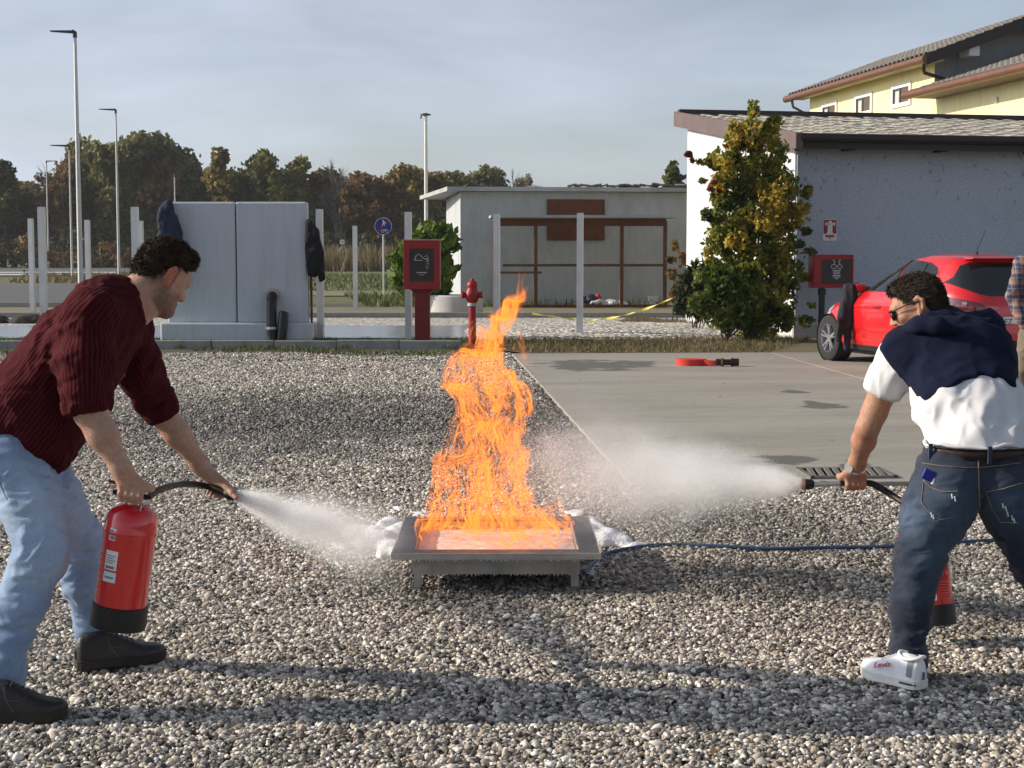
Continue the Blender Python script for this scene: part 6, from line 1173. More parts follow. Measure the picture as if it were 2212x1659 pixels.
def sole_shoe(root, name, heel, toe, m_up, m_sole, up_h, wd=.05, lace=None, sole_h=.026, high=.1, stitch=None, shaft=None, lift=.05):
    """a shoe from heel to toe on the ground: lofted upper, sole with a welt, laces, seams"""
    heel, toe = Vector(heel), Vector(toe); L = (toe - heel).length; B = basis(Vector((toe.x - heel.x, toe.y - heel.y, 0)), (0, 0, 1)); k = wd / .05; hk = high / .1
    def lf(x): return max(0, x - .7) ** 2 * 1.6 * lift
    def P(x, y, z): return heel + B @ Vector((x * L, y, z + lf(x)))
    st = [(0.0, .010, .05), (.012, .024, .074), (.05, .034, .09), (.13, .039, .098), (.24, .040, .103), (.34, .041, .101), (.43, .043, .09), (.52, .046, .079), (.62, .050, .069), (.73, .0515, .0595), (.83, .049, .0525), (.91, .042, .046), (.965, .029, .038), (.993, .013, .03), (1.0, .004, .024)]
    sx = [q[0] for q in st]; wf = lambda x: np.interp(x, sx, [q[1] for q in st]) * k; hf = lambda x: np.interp(x, sx, [q[2] for q in st]) * (hk if x < .5 else 1 + (hk - 1) * max(0, (.75 - x) / .25))
    def top(x, th, off=0):      # th 0..180 degrees across the upper; 90 is the ridge
        a = math.radians(th); w_, h_ = wf(x) + off, hf(x) + off; c, s_ = math.cos(a), math.sin(a); nar = 1 - .25 * max(0, (.5 - x) / .5) * s_ ** 2
        return P(x, w_ * math.copysign(abs(c) ** .62, c) * nar, sole_h * .7 + (h_ - sole_h * .3) * abs(s_) ** .72)
    xs = sorted(set([q[0] for q in st] + [i / 24 for i in range(25)])); nT = 19
    rows = [[top(x, 180 * i / (nT - 1)) for i in range(nT)] for x in xs]; b = MB(); b.grid(rows); n = len(xs)
    b.f.append(tuple(i for i in range(nT))); b.f.append(tuple((n - 1) * nT + i for i in range(nT - 1, -1, -1)))
    if shaft: b.tube([P(.17, 0, .06), P(.17, 0, .1), P(.16, 0, shaft)], [.034, .033, .032], 16)
    sh = b.build(name, m_up, root, off=root.location, smooth=2); out = []
    for x in xs: out.append((x, wf(x) + .004 * k))
    prof = [(x, y) for x, y in out] + [(x, -y) for x, y in reversed(out)]; n = len(prof); b = MB(); vs = []
    for zz, q in ((0, .95), (.004, 1.02), (sole_h - .006, 1.02), (sole_h, 1.04), (sole_h + .003, 1.0)): vs += [P(.5 + (x - .5) * (1 + (q - 1) * .5), y * q, zz) for x, y in prof]
    b.add(vs, [tuple(range(n - 1, -1, -1)), tuple(range(4 * n, 5 * n))] + [(r * n + i, r * n + (i + 1) % n, (r + 1) * n + (i + 1) % n, (r + 1) * n + i) for r in range(4) for i in range(n)]); b.build('sole', m_sole, sh, off=root.location)
    if lace:
        b = MB()
        for q in range(5): x = .4 + q * .055; b.tube([top(x, 66, .001), top(x + .012, 90, .003), top(x, 114, .001)], .003, 5)
        b.build('lace', lace, sh, off=root.location)
    if stitch:
        b = MB()
        for s0 in (1, -1):
            for pts in ([(.36, 78), (.33, 50), (.36, 22), (.45, 4)], [(.37, 78), (.345, 50), (.375, 22), (.46, 4)], [(.60, 88), (.58, 55), (.5, 30), (.36, 22)]): b.tube([top(x, t if s0 > 0 else 180 - t, .001) for x, t in pts], .0013, 4)
        b.build('stitching', stitch, sh, off=root.location)
    return sh, top, B
def v3(*a): return np.array([tuple(q) for q in a])
def around(V, a, b, ref):
    """metres round the axis a-b, and place along it"""
    a, b = np.array(a), np.array(b); d = (b - a) / np.linalg.norm(b - a); r = np.array(ref, float); e1 = r - d * (r @ d); e1 /= np.linalg.norm(e1); e2 = np.cross(d, e1); q = V - a
    x, y = q @ e1, q @ e2; return np.arctan2(y, x), np.hypot(x, y), q @ d / np.linalg.norm(b - a)
m_skin1 = skin('skin_fair', (.5, .3, .21)); m_skin2 = skin('skin_tan', (.42, .225, .14)); m_hair1 = M('hair_brown', (.026, .016, .01), .7, .5, 90, spec=.2, col2=(.075, .045, .025), s2=40, f2=.3); m_hair2 = M('hair_dark', (.04, .027, .018), .7, .4, 60, spec=.2)
m_boot = M('boot_leather', (.014, .013, .013), .5, .25, 20, .15, 90, spec=.5); m_bsole = M('boot_sole', (.028, .024, .02), .8, .2, 20, .2, 60)
# ---------------------------------------------------------------- man on the left
r0 = at(60, 548, 5.2); man1 = thing('person', 'man in a dark red ribbed shirt and pale jeans bending forward with a fire extinguisher', 'person', (r0.x, 5.2, 0))
Hp, Ch, Up = at(12, 960, 5.2), at(165, 765, 5.22), at(232, 675, 5.24)
shR, shL = at(196, 690, 5.06), at(268, 700, 5.43)
elR, wrR = at(194, 888, 4.98), at(272, 1030, 4.98); elL, wrL = at(350, 893, 5.6), at(441, 1015, 5.66)
Y = (0, 1, 0)
S = Solid(); S.seg(Hp + Vector((-.01, 0, .02)), at(95, 850, 5.2), .145, .15, .05, ax=Y, f=1.22); S.seg(at(95, 850, 5.2), Ch, .15, .148, .05, ax=Y, f=1.25); S.seg(Ch, Up, .148, .115, .06, ax=Y, f=1.25); S.seg(Up, at(275, 650, 5.26), .11, .075, .05, ax=Y, f=1.2)
S.seg(shR, shL, .078, .078, .08); S.ell(at(105, 925, 5.18), (.11, .17, .11), None, .06)          # shirt front hanging below the belly
S.seg(at(20, 960, 5.2), at(95, 980, 5.16), .11, .07, .05, ax=Y, f=1.6); S.seg(at(96, 960, 5.1), at(132, 998, 5.08), .05, .018, .03); S.seg(at(95, 965, 5.24), at(112, 990, 5.25), .06, .02, .03)
nArm = len(S.p)
S.chain([shR, at(187, 780, 5.0), at(186, 850, 4.985)], [.086, .08, .074], .05); S.seg(at(186, 845, 4.985), at(190, 884, 4.98), .075, .074, .02, flat=True)
S.chain([shL, at(298, 790, 5.5), at(330, 858, 5.57)], [.082, .072, .06], .05); S.seg(at(326, 848, 5.565), at(350, 889, 5.6), .063, .061, .02, flat=True)
V, F = S.net(.0075, smooth=2)
# folds: loose cloth at the elbow, armpit and waist
X_ = v3(shR, elR, shL, elL)
aR, rR, tR = around(V, shR, elR, (1, 0, 0)); aL, rL, tL = around(V, shL, elL, (1, 0, 0)); onR = (rR < .125) & (tR > .12) & (V[:, 1] < 5.14); onL = (rL < .12) & (tL > .2) & (V[:, 1] > 5.38) & ~onR
amp = np.where(onR | onL, .0105, .0085); V = folds(V, F, amp * .9, 9, 3, (1, 1, .55)); V = folds(V, F, amp * .7, 16, 7, (1, 1, 1.6))
aT, rT, tT = around(V, Hp, Up, (0, 1, 0)); rib = np.where(onR, aR * .078, np.where(onL, aL * .068, aT * .165))
m_shirt = rib_mat('ribbed_shirt', (.034, .003, .005), (.086, .008, .013), .0108)
shirt = solid_ob('shirt', (V, F), m_shirt, man1, {'rib': rib})
# rolled cuffs and collar
b = Solid(); b.seg(at(186, 862, 4.983), at(190, 890, 4.98), .08, .079, .01, flat=True); V, F = b.net(.006, smooth=2); V = folds(V, F, .006, 14, 5); aR, _, _ = around(V, shR, elR, (1, 0, 0)); solid_ob('cuff', (V, F), m_shirt, man1, {'rib': aR * .078})
b = Solid(); b.seg(at(336, 866, 5.58), at(353, 895, 5.603), .067, .066, .01, flat=True); V, F = b.net(.006, smooth=2); V = folds(V, F, .006, 14, 6); aL, _, _ = around(V, shL, elL, (1, 0, 0)); solid_ob('cuff', (V, F), m_shirt, man1, {'rib': aL * .068})
b = MB(); nk = at(290, 648, 5.24); na = (at(325, 622, 5.25) - at(255, 662, 5.24)).normalized(); cs = basis(na, (0, 0, 1))
ring = [nk + cs @ Vector((.012 * math.cos(a * 2), .068 * math.cos(a), .078 * math.sin(a))) for a in [i * 2 * math.pi / 28 for i in range(29)]]; b.tube(ring, .014, 8, cap=False); o = b.build('collar', m_shirt, man1, off=man1.location, smooth=2)
# head, neck, arms, hands: one body
hc = at(352, 597, 5.3); hf = Vector((.6, .58, -.52)); hu = Vector((.38, .26, .85))
S = Solid(); Ph, Bh = head(S, hc, hf, hu, .96); S.seg(at(285, 650, 5.25), Ph(-.03, 0, -.03), .062, .06, .04); S.seg(at(296, 675, 5.25), Ph(.0, 0, -.07), .05, .05, .04); S.seg(at(232, 690, 5.24), at(285, 650, 5.25), .09, .066, .04)
S.seg(at(232, 690, 5.24), at(120, 830, 5.2), .09, .11, .05); headVF = S.net(.0055, smooth=1)
S = Solid(); S.chain([at(188, 845, 4.985), elR, elR.lerp(wrR, .35), wrR.lerp(elR, .12), wrR], [.044, .05, .047, .03, .028], .03)
hA = at(285, 1066, 4.98); grip(S, hA, (1, 0, -.12), (-.12, -.5, .85), .014, wrR, -1 if False else 1, 1.12); armR = S.net(.0038, smooth=1)
S = Solid(); S.chain([at(322, 840, 5.56), elL, elL.lerp(wrL, .35), wrL.lerp(elL, .1), wrL], [.036, .046, .045, .031, .028], .03)
nzA = (at(503, 1069, 5.62) - at(436, 1048, 5.66)).normalized(); hB = at(464, 1057, 5.645); grip(S, hB, nzA, (-.25, .3, .9), .016, wrL, -1, 1.1, thumb=2); armL = S.net(.0038, smooth=1)
V, F = join([headVF, armR, armL]); q = np.array([(Bh.transposed() @ (Vector(p) - hc)) for p in V]) / .96
bd = ((q[:, 0] > -.03) & (q[:, 2] < -.035) & (q[:, 2] > -.15) & (np.linalg.norm(q, axis=1) < .2)); beard = np.clip((-.03 - q[:, 2]) / .03, 0, 1) * np.clip((q[:, 0] + .03 + .02) / .04, 0, 1) * (np.linalg.norm(q, axis=1) < .19) * np.clip((.02 + q[:, 0] * 1.2 - (-.115 - q[:, 2]) * 4) / .03, 0, 1); beard = np.clip(beard * (.62 + .22 * nz(V, 130, 4)), 0, .8); near = np.linalg.norm(q, axis=1) < .17
fade = near * (q[:, 0] < .012) * np.clip((q[:, 2] + .075) / .05, 0, 1) * np.clip(1 - np.abs(np.abs(q[:, 1]) - .088) / .012 * -1, 0, 1) * (np.abs(q[:, 1]) < .079); side = near * (np.abs(q[:, 0] - .022) < .014) * (q[:, 2] > -.04) * (np.abs(q[:, 1]) < .08); beard = np.maximum(beard, np.clip((.7 * fade + .0 * side), 0, .72))
ear = near * (np.abs(q[:, 1]) > .0785) * (np.abs(q[:, 2]) < .05); solid_ob('body', (V, F), m_skin1, man1, {'beard': beard, 'sunlit_red': np.clip(.75 * ear + .12 * near, 0, .8)})  # sunlight through the ears painted as red, a faint tint over the head
b = Solid()
for y in (.034, -.034): b.ell(Ph(.0775, y, .004), (.0112,) * 3, None, .001)
solid_ob('eyes', b.net(.004, smooth=1), M('eye', (.28, .25, .23), .3), man1)
S = Solid(); Bn = np.array(Bh)
S.ell(Ph(-.016, 0, .04), (.096, .0765, .092), Bn, .02); S.ell(Ph(.02, 0, .1), (.064, .056, .034), Bn, .03); S.ell(Ph(-.06, 0, -.01), (.05, .06, .062), Bn, .03); S.ell(Ph(.05, 0, .1), (.026, .044, .026), Bn, .02)
S.ell(Ph(.09, 0, -.01), (.07, .2, .085), Bn, .02, True); S.ell(Ph(.018, .1, -.018), (.062, .055, .075), Bn, .012, True); S.ell(Ph(.018, -.1, -.018), (.062, .055, .075), Bn, .012, True); S.ell(Ph(-.01, 0, -.105), (.14, .2, .068), Bn, .02, True)
V, F = S.net(.006, smooth=2); N = vnormals(V, F); V = V + N * (.005 * nz(V, 28, 3) + .003 * nz(V, 60, 8))[:, None]; hv = hair_mesh((V, F), Ph, Bh, hc, 1, 14000, .0105, 4, .28, .3, (.5, 0, .35))
solid_ob('hair', hv, m_hair1, man1)
# jeans
hipR, hipL = at(28, 985, 5.1), at(60, 985, 5.36); knR, anR = at(88, 1195, 5.0), at(0, 1455, 4.91); knL, anL = at(172, 1165, 5.46), at(207, 1376, 5.54)
S = Solid(); S.seg(at(8, 955, 5.2), at(25, 1010, 5.2), .135, .14, .06, ax=Y, f=1.2); S.chain([hipR, at(72, 1090, 5.06), knR], [.115, .096, .079], .04); S.chain([knR, knR.lerp(anR, .42) + Vector((-.012, .0, 0)), anR], [.079, .075, .063], .04)
S.chain([hipL, at(118, 1075, 5.4), knL], [.105, .086, .071], .04); S.chain([knL, knL.lerp(anL, .45) + Vector((-.01, 0, 0)), anL.lerp(knL, .12)], [.074, .067, .062], .03); S.seg(anL.lerp(knL, .2), anL + Vector((.0, 0, -.02)), .064, .07, .02, flat=True); S.seg(anR.lerp(knR, .15), anR + Vector((0, 0, -.05)), .07, .07, .02, flat=True)
V, F = S.net(.0075, smooth=2); kd = np.minimum(np.linalg.norm(V - np.array(knR), axis=1), np.linalg.norm(V - np.array(knL), axis=1)); hem = np.minimum(np.abs(V[:, 2] - anR.z), np.abs(V[:, 2] - anL.z)); a_ = .004 + .009 * np.exp(-(kd / .1) ** 2) + .006 * np.exp(-((V[:, 2] - .3) / .13) ** 2) + .006 * np.exp(-((V[:, 2] - .72) / .1) ** 2); V = folds(V, F, a_, 11, 21, (.7, .7, 1.6)); V = folds(V, F, a_ * .5, 24, 22, (.6, .6, 1.8))
front = vnormals(V, F); worn = .38 * np.clip(front[:, 0] * .5 - front[:, 1] * .6 + .3, 0, 1) * np.exp(-((V[:, 2] - .62) / .22) ** 2) + .06
m_jean1 = denim('pale_denim', (.07, .14, .28), (.45, .58, .74)); jean1 = solid_ob('jeans', (V, F), m_jean1, man1, {'worn': worn})
m_seam = M('seam_thread', (.2, .27, .4), .9)
b = MB(); b.tube([hipR + Vector((-.06, -.112, .04)), at(45, 1085, 5.06) + Vector((0, -.1, 0)), at(66, 1180, 5.03) + Vector((.0, -.084, 0)), at(28, 1330, 5.0) + Vector((0, -.083, 0)), anR + Vector((.0, -.074, .0))], .0032, 5); b.build('seam', m_seam, jean1, off=man1.location)
for a_, r_, k_ in ((anL, .073, knL), (anR + Vector((0, 0, -.03)), .074, knR)):
    ax = (k_ - a_).normalized(); cs = basis(ax, (1, 0, 0)); b = MB(); b.tube([a_ + Vector((0, 0, .003)) + cs @ Vector((0, r_ * math.cos(t), r_ * math.sin(t))) for t in [i * 2 * math.pi / 24 for i in range(25)]], .006, 6, cap=False); b.build('hem', m_jean1, jean1, off=man1.location)
# boots
hl, to = G(163, 1449), G(358, 1428); hl.z = to.z = .008; m_bst = M('boot_stitch', (.1, .08, .06), .8); sole_shoe(man1, 'boot', hl, to, m_boot, m_bsole, .1, .054, lace=M('boot_lace', (.05, .04, .03), .8), high=.115, stitch=m_bst, sole_h=.032)
hl, to = G(-52, 1562), G(146, 1556); hl.z = to.z = .008; sole_shoe(man1, 'boot', hl, to, m_boot, m_bsole, .1, .054, lace=bpy.data.materials['boot_lace'], high=.115, stitch=m_bst, sole_h=.032)
# ---------------------------------------------------------------- fire extinguishers
m_ext = M('extinguisher_red', (.68, .016, .018), .22, .05, 4, spec=.6, coat=.5); m_rub = M('rubber_black', (.012, .012, .012), .5, .2, 20); m_chr = M('chrome', (.6, .58, .55), .25, .05, 10, metal=.9); m_labw = M('label_paper', (.75, .74, .72), .6, .05, 20); m_bar = M('label_ink', (.2, .19, .19), .7); m_olab = M('label_red', (.75, .12, .1), .5)
def extinguisher(label, bot, top, R, H, hose, m_body=None, spin=0.0, grip_up=.06):
    """cylinder standing on local z from base to shoulder; bot and top give its axis"""
    bot, top = Vector(bot), Vector(top); ax = (top - bot).normalized(); t = thing('fire_extinguisher', label, 'fire extinguisher', bot); q = ax.to_track_quat('Z', 'X'); 
    Mx = Matrix.Rotation(0, 4, 'Z'); e1 = Vector((0, -1, 0)); e1 = (e1 - ax * e1.dot(ax)).normalized(); e2 = ax.cross(e1); Rm = Matrix((e1, e2, ax)).transposed().to_4x4() @ Matrix.Rotation(spin, 4, 'Z')   # local x faces the camera
    bs = .075
    def put(b, name, m, par=None, **kw):
        b.v = [tuple(Rm @ Vector(v)) for v in b.v]; return b.build(name, m, par or t, **kw)
    put(MB().lathe([(R * .6, -.004), (R * 1.06, 0), (R * 1.08, .01), (R * 1.07, bs), (R * 1.0, bs + .004), (R * .9, bs)], 40), 'base_ring', m_rub, smooth=True)
    body = put(MB().lathe([(R * .95, bs - .01), (R, bs), (R, H - .09), (R * 1.025, H - .085), (R * 1.025, H - .075), (R, H - .07), (R * .99, H - .05), (R * .93, H - .025), (R * .78, H - .004), (R * .5, H + .01), (.026, H + .014), (.024, H + .03)], 48), 'cylinder', m_body or m_ext, smooth=True)
    put(MB().lathe([(.03, H + .012), (.03, H + .03), (.022, H + .03), (.022, H + .045), (.0, H + .047)], 16), 'valve', m_chr, smooth=True)
    b = MB(); b.box((0, -.01, H + .042), (.022, .13, .014)); put(b, 'carry_handle', m_rub, bevel=.004); b = MB(); b.box((0, -.02, H + .066), (.02, .15, .009), Matrix.Translation((0, 0, H + .06)) @ Matrix.Rotation(-.1, 4, 'X') @ Matrix.Translation((0, 0, -H - .06))); put(b, 'lever', M('lever_red', (.3, .01, .015), .4), bevel=.003)
    MB_ = MB(); MB_.tube([(.024, .03, H + .04), (.034, .03, H + .02), (.05, .032, H + .0)], .003, 5); put(MB_, 'pin', m_chr)
    def label_(a0, a1, z0, z1, m, name, dr=.0012):
        b = MB(); P = [[((R + dr) * math.cos(a0 + (a1 - a0) * i / 10), (R + dr) * math.sin(a0 + (a1 - a0) * i / 10), z) for i in range(11)] for z in (z0, z1)]; b.grid(P); return put(b, name, m, body)
    return t, Rm, R, H, body, label_, put
e_bot, e_top = at(254, 1352, 5.06), at(289, 1096, 5.06); H1 = (e_top - e_bot).length
ext1, Rm1, R1, _, body1, lab1, put1 = extinguisher('red fire extinguisher hanging from the hand of the man in the dark red shirt', e_bot, e_top, .0865, H1, None)
# labels: bar-coded sticker, inspection card, blue-white strip, white print on the left edge
a0, s1 = -.48, 5.06 / 3318
def zz(v): return (1354 - v) * s1 * 1.012
lab1(-.62, -.32, zz(1158), zz(1132), m_labw, 'sticker'); lab1(-.60, -.44, zz(1143), zz(1136), m_bar, 'sticker_print', .002); lab1(-.56, -.34, zz(1156), zz(1148), m_bar, 'sticker_print', .002)
lab1(-.66, -.12, zz(1222), zz(1180), m_labw, 'inspection_card')
for q in range(4): lab1(-.6, -.2 - (q % 2) * .08, zz(1192 + q * 5), zz(1190 + q * 5), m_bar, 'card_print', .002)
lab1(-.6, -.22, zz(1219), zz(1213), m_bar, 'card_print', .002); lab1(-.66, -.1, zz(1248), zz(1226), M('blue_card', (.62, .72, .8), .5), 'blue_card'); lab1(-.58, -.2, zz(1240), zz(1236), m_bar, 'card_print', .002)
for q in range(9): lab1(-1.2 + .03 * (q % 2), -.92 - .05 * (q % 3), zz(1195 + q * 12 + 3), zz(1195 + q * 12), m_olab, 'side_print', .0015)
hp = [at(300, 1082, 5.06), at(318, 1076, 5.08), at(345, 1058, 5.2), at(385, 1047, 5.42), at(415, 1046, 5.58), at(440, 1049, 5.655), at(470, 1058, 5.64), at(492, 1066, 5.625)]
b = MB(); b.tube(spline(hp), .0118, 12); b.build('hose', m_rub, ext1, off=ext1.location, smooth=True)
b = MB(); b.tube([at(486, 1063, 5.63), at(492, 1066, 5.627), at(497, 1068, 5.624), at(506, 1071, 5.62)], [.014, .02, .022, .021], 16); b.build('nozzle', m_rub, ext1, off=ext1.location, smooth=True)
b = MB(); b.tube([at(300, 1086, 5.05), at(318, 1078, 5.08)], .019, 10); b.build('hose_joint', m_chr, ext1, off=ext1.location, smooth=True)
# ---------------------------------------------------------------- man on the right, seen from behind
r0 = at(2100, 548, 5.45); man2 = thing('person', 'man in a white T-shirt and dark jeans seen from behind, navy jumper over his shoulders', 'person', (r0.x, 5.45, 0))
Bk = lambda u, v, d: at(u, v, d)
waist, mid, chest = Bk(2112, 960, 5.5), Bk(2095, 870, 5.66), Bk(2055, 775, 5.86); shl, shr_ = Bk(1948, 775, 5.86), Bk(2132, 775, 5.9); el, wr = Bk(1874, 925, 5.9), Bk(1849, 1010, 6.08)
XA = (1, 0, 0)
S = Solid(); S.seg(waist + Vector((0, 0, -.02)), mid, .118, .118, .05, ax=XA, f=1.52); S.seg(mid, chest, .118, .128, .06, ax=XA, f=1.5); S.seg(chest, Bk(2035, 735, 5.93), .128, .07, .06, ax=XA, f=1.3); S.seg(shl, shr_, .08, .08, .06)
S.seg(shl, Bk(1917, 822, 5.88), .08, .068, .04); S.seg(Bk(1922, 805, 5.875), Bk(1906, 848, 5.89), .07, .066, .02, flat=True); S.seg(shr_, Bk(2150, 850, 6.05), .08, .066, .04)
V, F = S.net(.0075, smooth=2)
ax_ = (V[:, 2] - waist.z) / (chest.z - waist.z); amp = .006 + .006 * np.exp(-((ax_ - .3) / .3) ** 2); V = folds(V, F, amp * 1.2, 7, 31, (1.3, .8, .5)); V = folds(V, F, amp * .5, 17, 33, (1.3, .8, .7)); 
# long diagonal pulls from the waist towards the right shoulder
dg = (V[:, 0] - waist.x) * .8 - (V[:, 2] - waist.z) * .62; N = vnormals(V, F); V = V + N * (.005 * np.sin(dg * 52 + 1.2 * nz(V, 3, 2)) * np.clip(1 - abs(ax_ - .4) / .55, 0, 1) * (V[:, 1] < 5.8))[:, None]
low = V[:, 2] < waist.z + .0; 
m_tee = M('white_cotton', (.66, .66, .67), .9, .04, 30, .1, 260); solid_ob('t_shirt', (V, F), m_tee, man2)
b = MB(); ring = [(2 * math.pi * i / 40) for i in range(41)]; b.tube([waist + Vector((.188 * math.cos(a), .124 * math.sin(a), .004 + .006 * math.sin(a * 5 + 1) + .004 * math.sin(a * 9))) for a in ring], .008, 8, cap=False); b.build('shirt_hem', m_tee, man2, off=man2.location, smooth=2)
b = MB(); ca = (Bk(1906, 848, 5.89) - Bk(1922, 805, 5.875)).normalized(); cs = basis(ca, (1, 0, 0)); b.tube([Bk(1906, 847, 5.89) + cs @ Vector((0, .066 * math.cos(a), .066 * math.sin(a))) for a in ring], .006, 6, cap=False); b.build('sleeve_hem', m_tee, man2, off=man2.location, smooth=2)
# jumper draped over shoulders and back
poly = [(1900, 752), (1916, 722), (1950, 700), (1985, 676), (2018, 656), (2055, 664), (2088, 680), (2140, 668), (2174, 700), (2194, 768), (2196, 840), (2162, 820), (2125, 812), (2080, 822), (2040, 846), (2000, 878), (1962, 828), (1930, 792)]
pw = np.array([(at(u, v, 5.8).x, at(u, v, 5.8).z) for u, v in poly])
def cut(Vv, X):
    px, pz = X[..., 0] / X[..., 1] * 5.8, 1.5 + (X[..., 2] - 1.5) / X[..., 1] * 5.8; d = np.full(px.shape, 1e9); ins = np.zeros(px.shape, bool); j = len(pw) - 1
    for i in range(len(pw)):
        a, b_ = pw[j], pw[i]; e = b_ - a; t = np.clip(((px - a[0]) * e[0] + (pz - a[1]) * e[1]) / (e @ e), 0, 1); d = np.minimum(d, np.hypot(px - a[0] - t * e[0], pz - a[1] - t * e[1])); ins ^= ((a[1] > pz) != (b_[1] > pz)) & (px < e[0] * (pz - a[1]) / (e[1] + 1e-12) + a[0]); j = i
    d2 = np.where(ins, -d, d); k = .018; h = np.clip(.5 - .5 * (d2 - Vv) / k, 0, 1); return d2 + (Vv - d2) * h + k * h * (1 - h)
S = Solid(); S.seg(mid, chest, .146, .156, .05, ax=XA, f=1.46); S.seg(chest, Bk(2045, 718, 5.96), .156, .1, .06, ax=XA, f=1.5); S.seg(shl + Vector((-.01, 0, 0)), shr_ + Vector((.02, 0, 0)), .104, .104, .06); S.seg(shl, Bk(1925, 800, 5.875), .104, .09, .04); S.seg(Bk(2000, 690, 5.98), Bk(2140, 690, 5.98), .06, .06, .06); S.seg(shr_, Bk(2150, 830, 5.95), .104, .09, .04)
V, F = S.net(.007, extra=cut, smooth=3); V = folds(V, F, .006, 6, 41, (1.2, 1, .5)); V = folds(V, F, .0035, 15, 43, (1, 1, .6))
m_navy = M('navy_knit', (.008, .011, .03), .95, .2, 40, .25, 300, spec=.15); jumper = solid_ob('jumper', (V, F), m_navy, man2)
S = Solid(); S.chain([Bk(1955, 716, 5.82), Bk(1985, 703, 5.76), Bk(2025, 704, 5.73), Bk(2060, 716, 5.72)], [.02, .026, .028, .016], .03); S.chain([Bk(2008, 684, 5.87), Bk(2045, 688, 5.86), Bk(2095, 704, 5.85), Bk(2138, 696, 5.86)], [.024, .025, .02, .02], .03); V, F = S.net(.007, smooth=2); V = folds(V, F, .005, 14, 44); solid_ob('jumper_collar', (V, F), m_navy, man2)
# head turned left, neck, left arm and hand
hc = Bk(1982, 664, 5.98); hf = Vector((-.88, .3, -.34)); hu = Vector((-.28, .2, .94))
S = Solid(); Ph, Bh = head(S, hc, hf, hu, .98); S.seg(Bk(2020, 715, 5.95), Ph(-.03, 0, -.04), .064, .06, .04); S.seg(chest, Bk(2020, 715, 5.95), .08, .066, .04); headVF = S.net(.0055, smooth=1)
S = Solid(); S.chain([Bk(1925, 800, 5.87), Bk(1905, 850, 5.89), Bk(1889, 890, 5.9), el, el.lerp(wr, .3), wr.lerp(el, .1), wr], [.048, .048, .045, .041, .043, .031, .028], .03)
gA = Bk(1846, 1042, 6.12); grip(S, gA, (-1, 0, -.03), (0.1, -.62, .75), .014, wr, -1, 1.12); arm = S.net(.0038, smooth=1)
S = Solid(); S.chain([Bk(2140, 850, 6.05), Bk(2120, 960, 6.08), Bk(2040, 1085, 5.98)], [.048, .045, .03], .03); grip(S, Bk(2005, 1100, 5.95), (-1, 0, -.1), (0, -.5, .8), .014, Bk(2040, 1085, 5.95), -1, 1.1); arm2 = S.net(.0045, smooth=1)
V, F = join([headVF, arm, arm2]); solid_ob('body', (V, F), m_skin2, man2, {'beard': np.zeros(len(V))})
S = Solid(); Bn = np.array(Bh); S.ell(Ph(-.016, 0, .04), (.1, .0785, .092), Bn, .02); S.ell(Ph(-.055, 0, -.02), (.056, .063, .068), Bn, .03); S.ell(Ph(.045, 0, .085), (.045, .062, .034), Bn, .03)
S.ell(Ph(.1, 0, -.005), (.07, .2, .085), Bn, .02, True); S.ell(Ph(.025, .085, -.035), (.042, .045, .06), Bn, .015, True); S.ell(Ph(.025, -.085, -.035), (.042, .045, .06), Bn, .015, True); S.ell(Ph(-.01, 0, -.125), (.14, .2, .065), Bn, .02, True)
V, F = S.net(.006, smooth=2); V = V + vnormals(V, F) * (.0018 * nz(V, 45, 8))[:, None]; solid_ob('hair', hair_mesh((V, F), Ph, Bh, hc, 1, 12000, .012, 5, .16, .22, (-.5, 0, -.5)), m_hair2, man2)
# sunglasses with a cord
b = MB(); 
for sg in (1, -1): b.tube([Ph(.085, sg * .066, .012), Ph(.03, sg * .082, .016), Ph(-.02, sg * .085, .012)], .003, 6)
b.tube([Ph(.095, .066, .014), Ph(.108, .03, .016), Ph(.11, 0, .016), Ph(.108, -.03, .016), Ph(.095, -.066, .014)], .003, 6); gl = b.build('sunglasses', m_rub, man2, off=man2.location)
b = Solid()
for sg in (1, -1): b.ell(Ph(.098, sg * .034, -.004), (.008, .03, .022), Bn, .003)
V, F = b.net(.004, smooth=1); ob('lens', np_mesh('lens', V - np.array(man2.location), F, True), M('dark_lens', (.02, .012, .012), .06, spec=.8), gl)
b = MB(); b.tube([Ph(-.02, .087, .012), Ph(-.01, .094, -.03), Ph(-.005, .09, -.08), Ph(-.03, .075, -.12)], .0018, 5); b.build('glasses_cord', m_rub, man2, off=man2.location)
# watch
b = MB(); cs = basis((wr - el), (1, 0, 0)); wc = wr.lerp(el, .02); b.tube([wc + cs @ Vector((0, .0345 * math.cos(a), .0335 * math.sin(a))) for a in ring], .006, 6, cap=False); wt = b.build('watch_band', M('watch_steel', (.55, .54, .5), .3, .1, 40, metal=.8), man2, off=man2.location); b = MB(); q = wc + Vector((-.028, -.022, 0)); b.tube([q, q + Vector((-.01, -.009, 0))], .02, 16); b.build('watch_case', bpy.data.materials['watch_steel'], man2, off=man2.location)
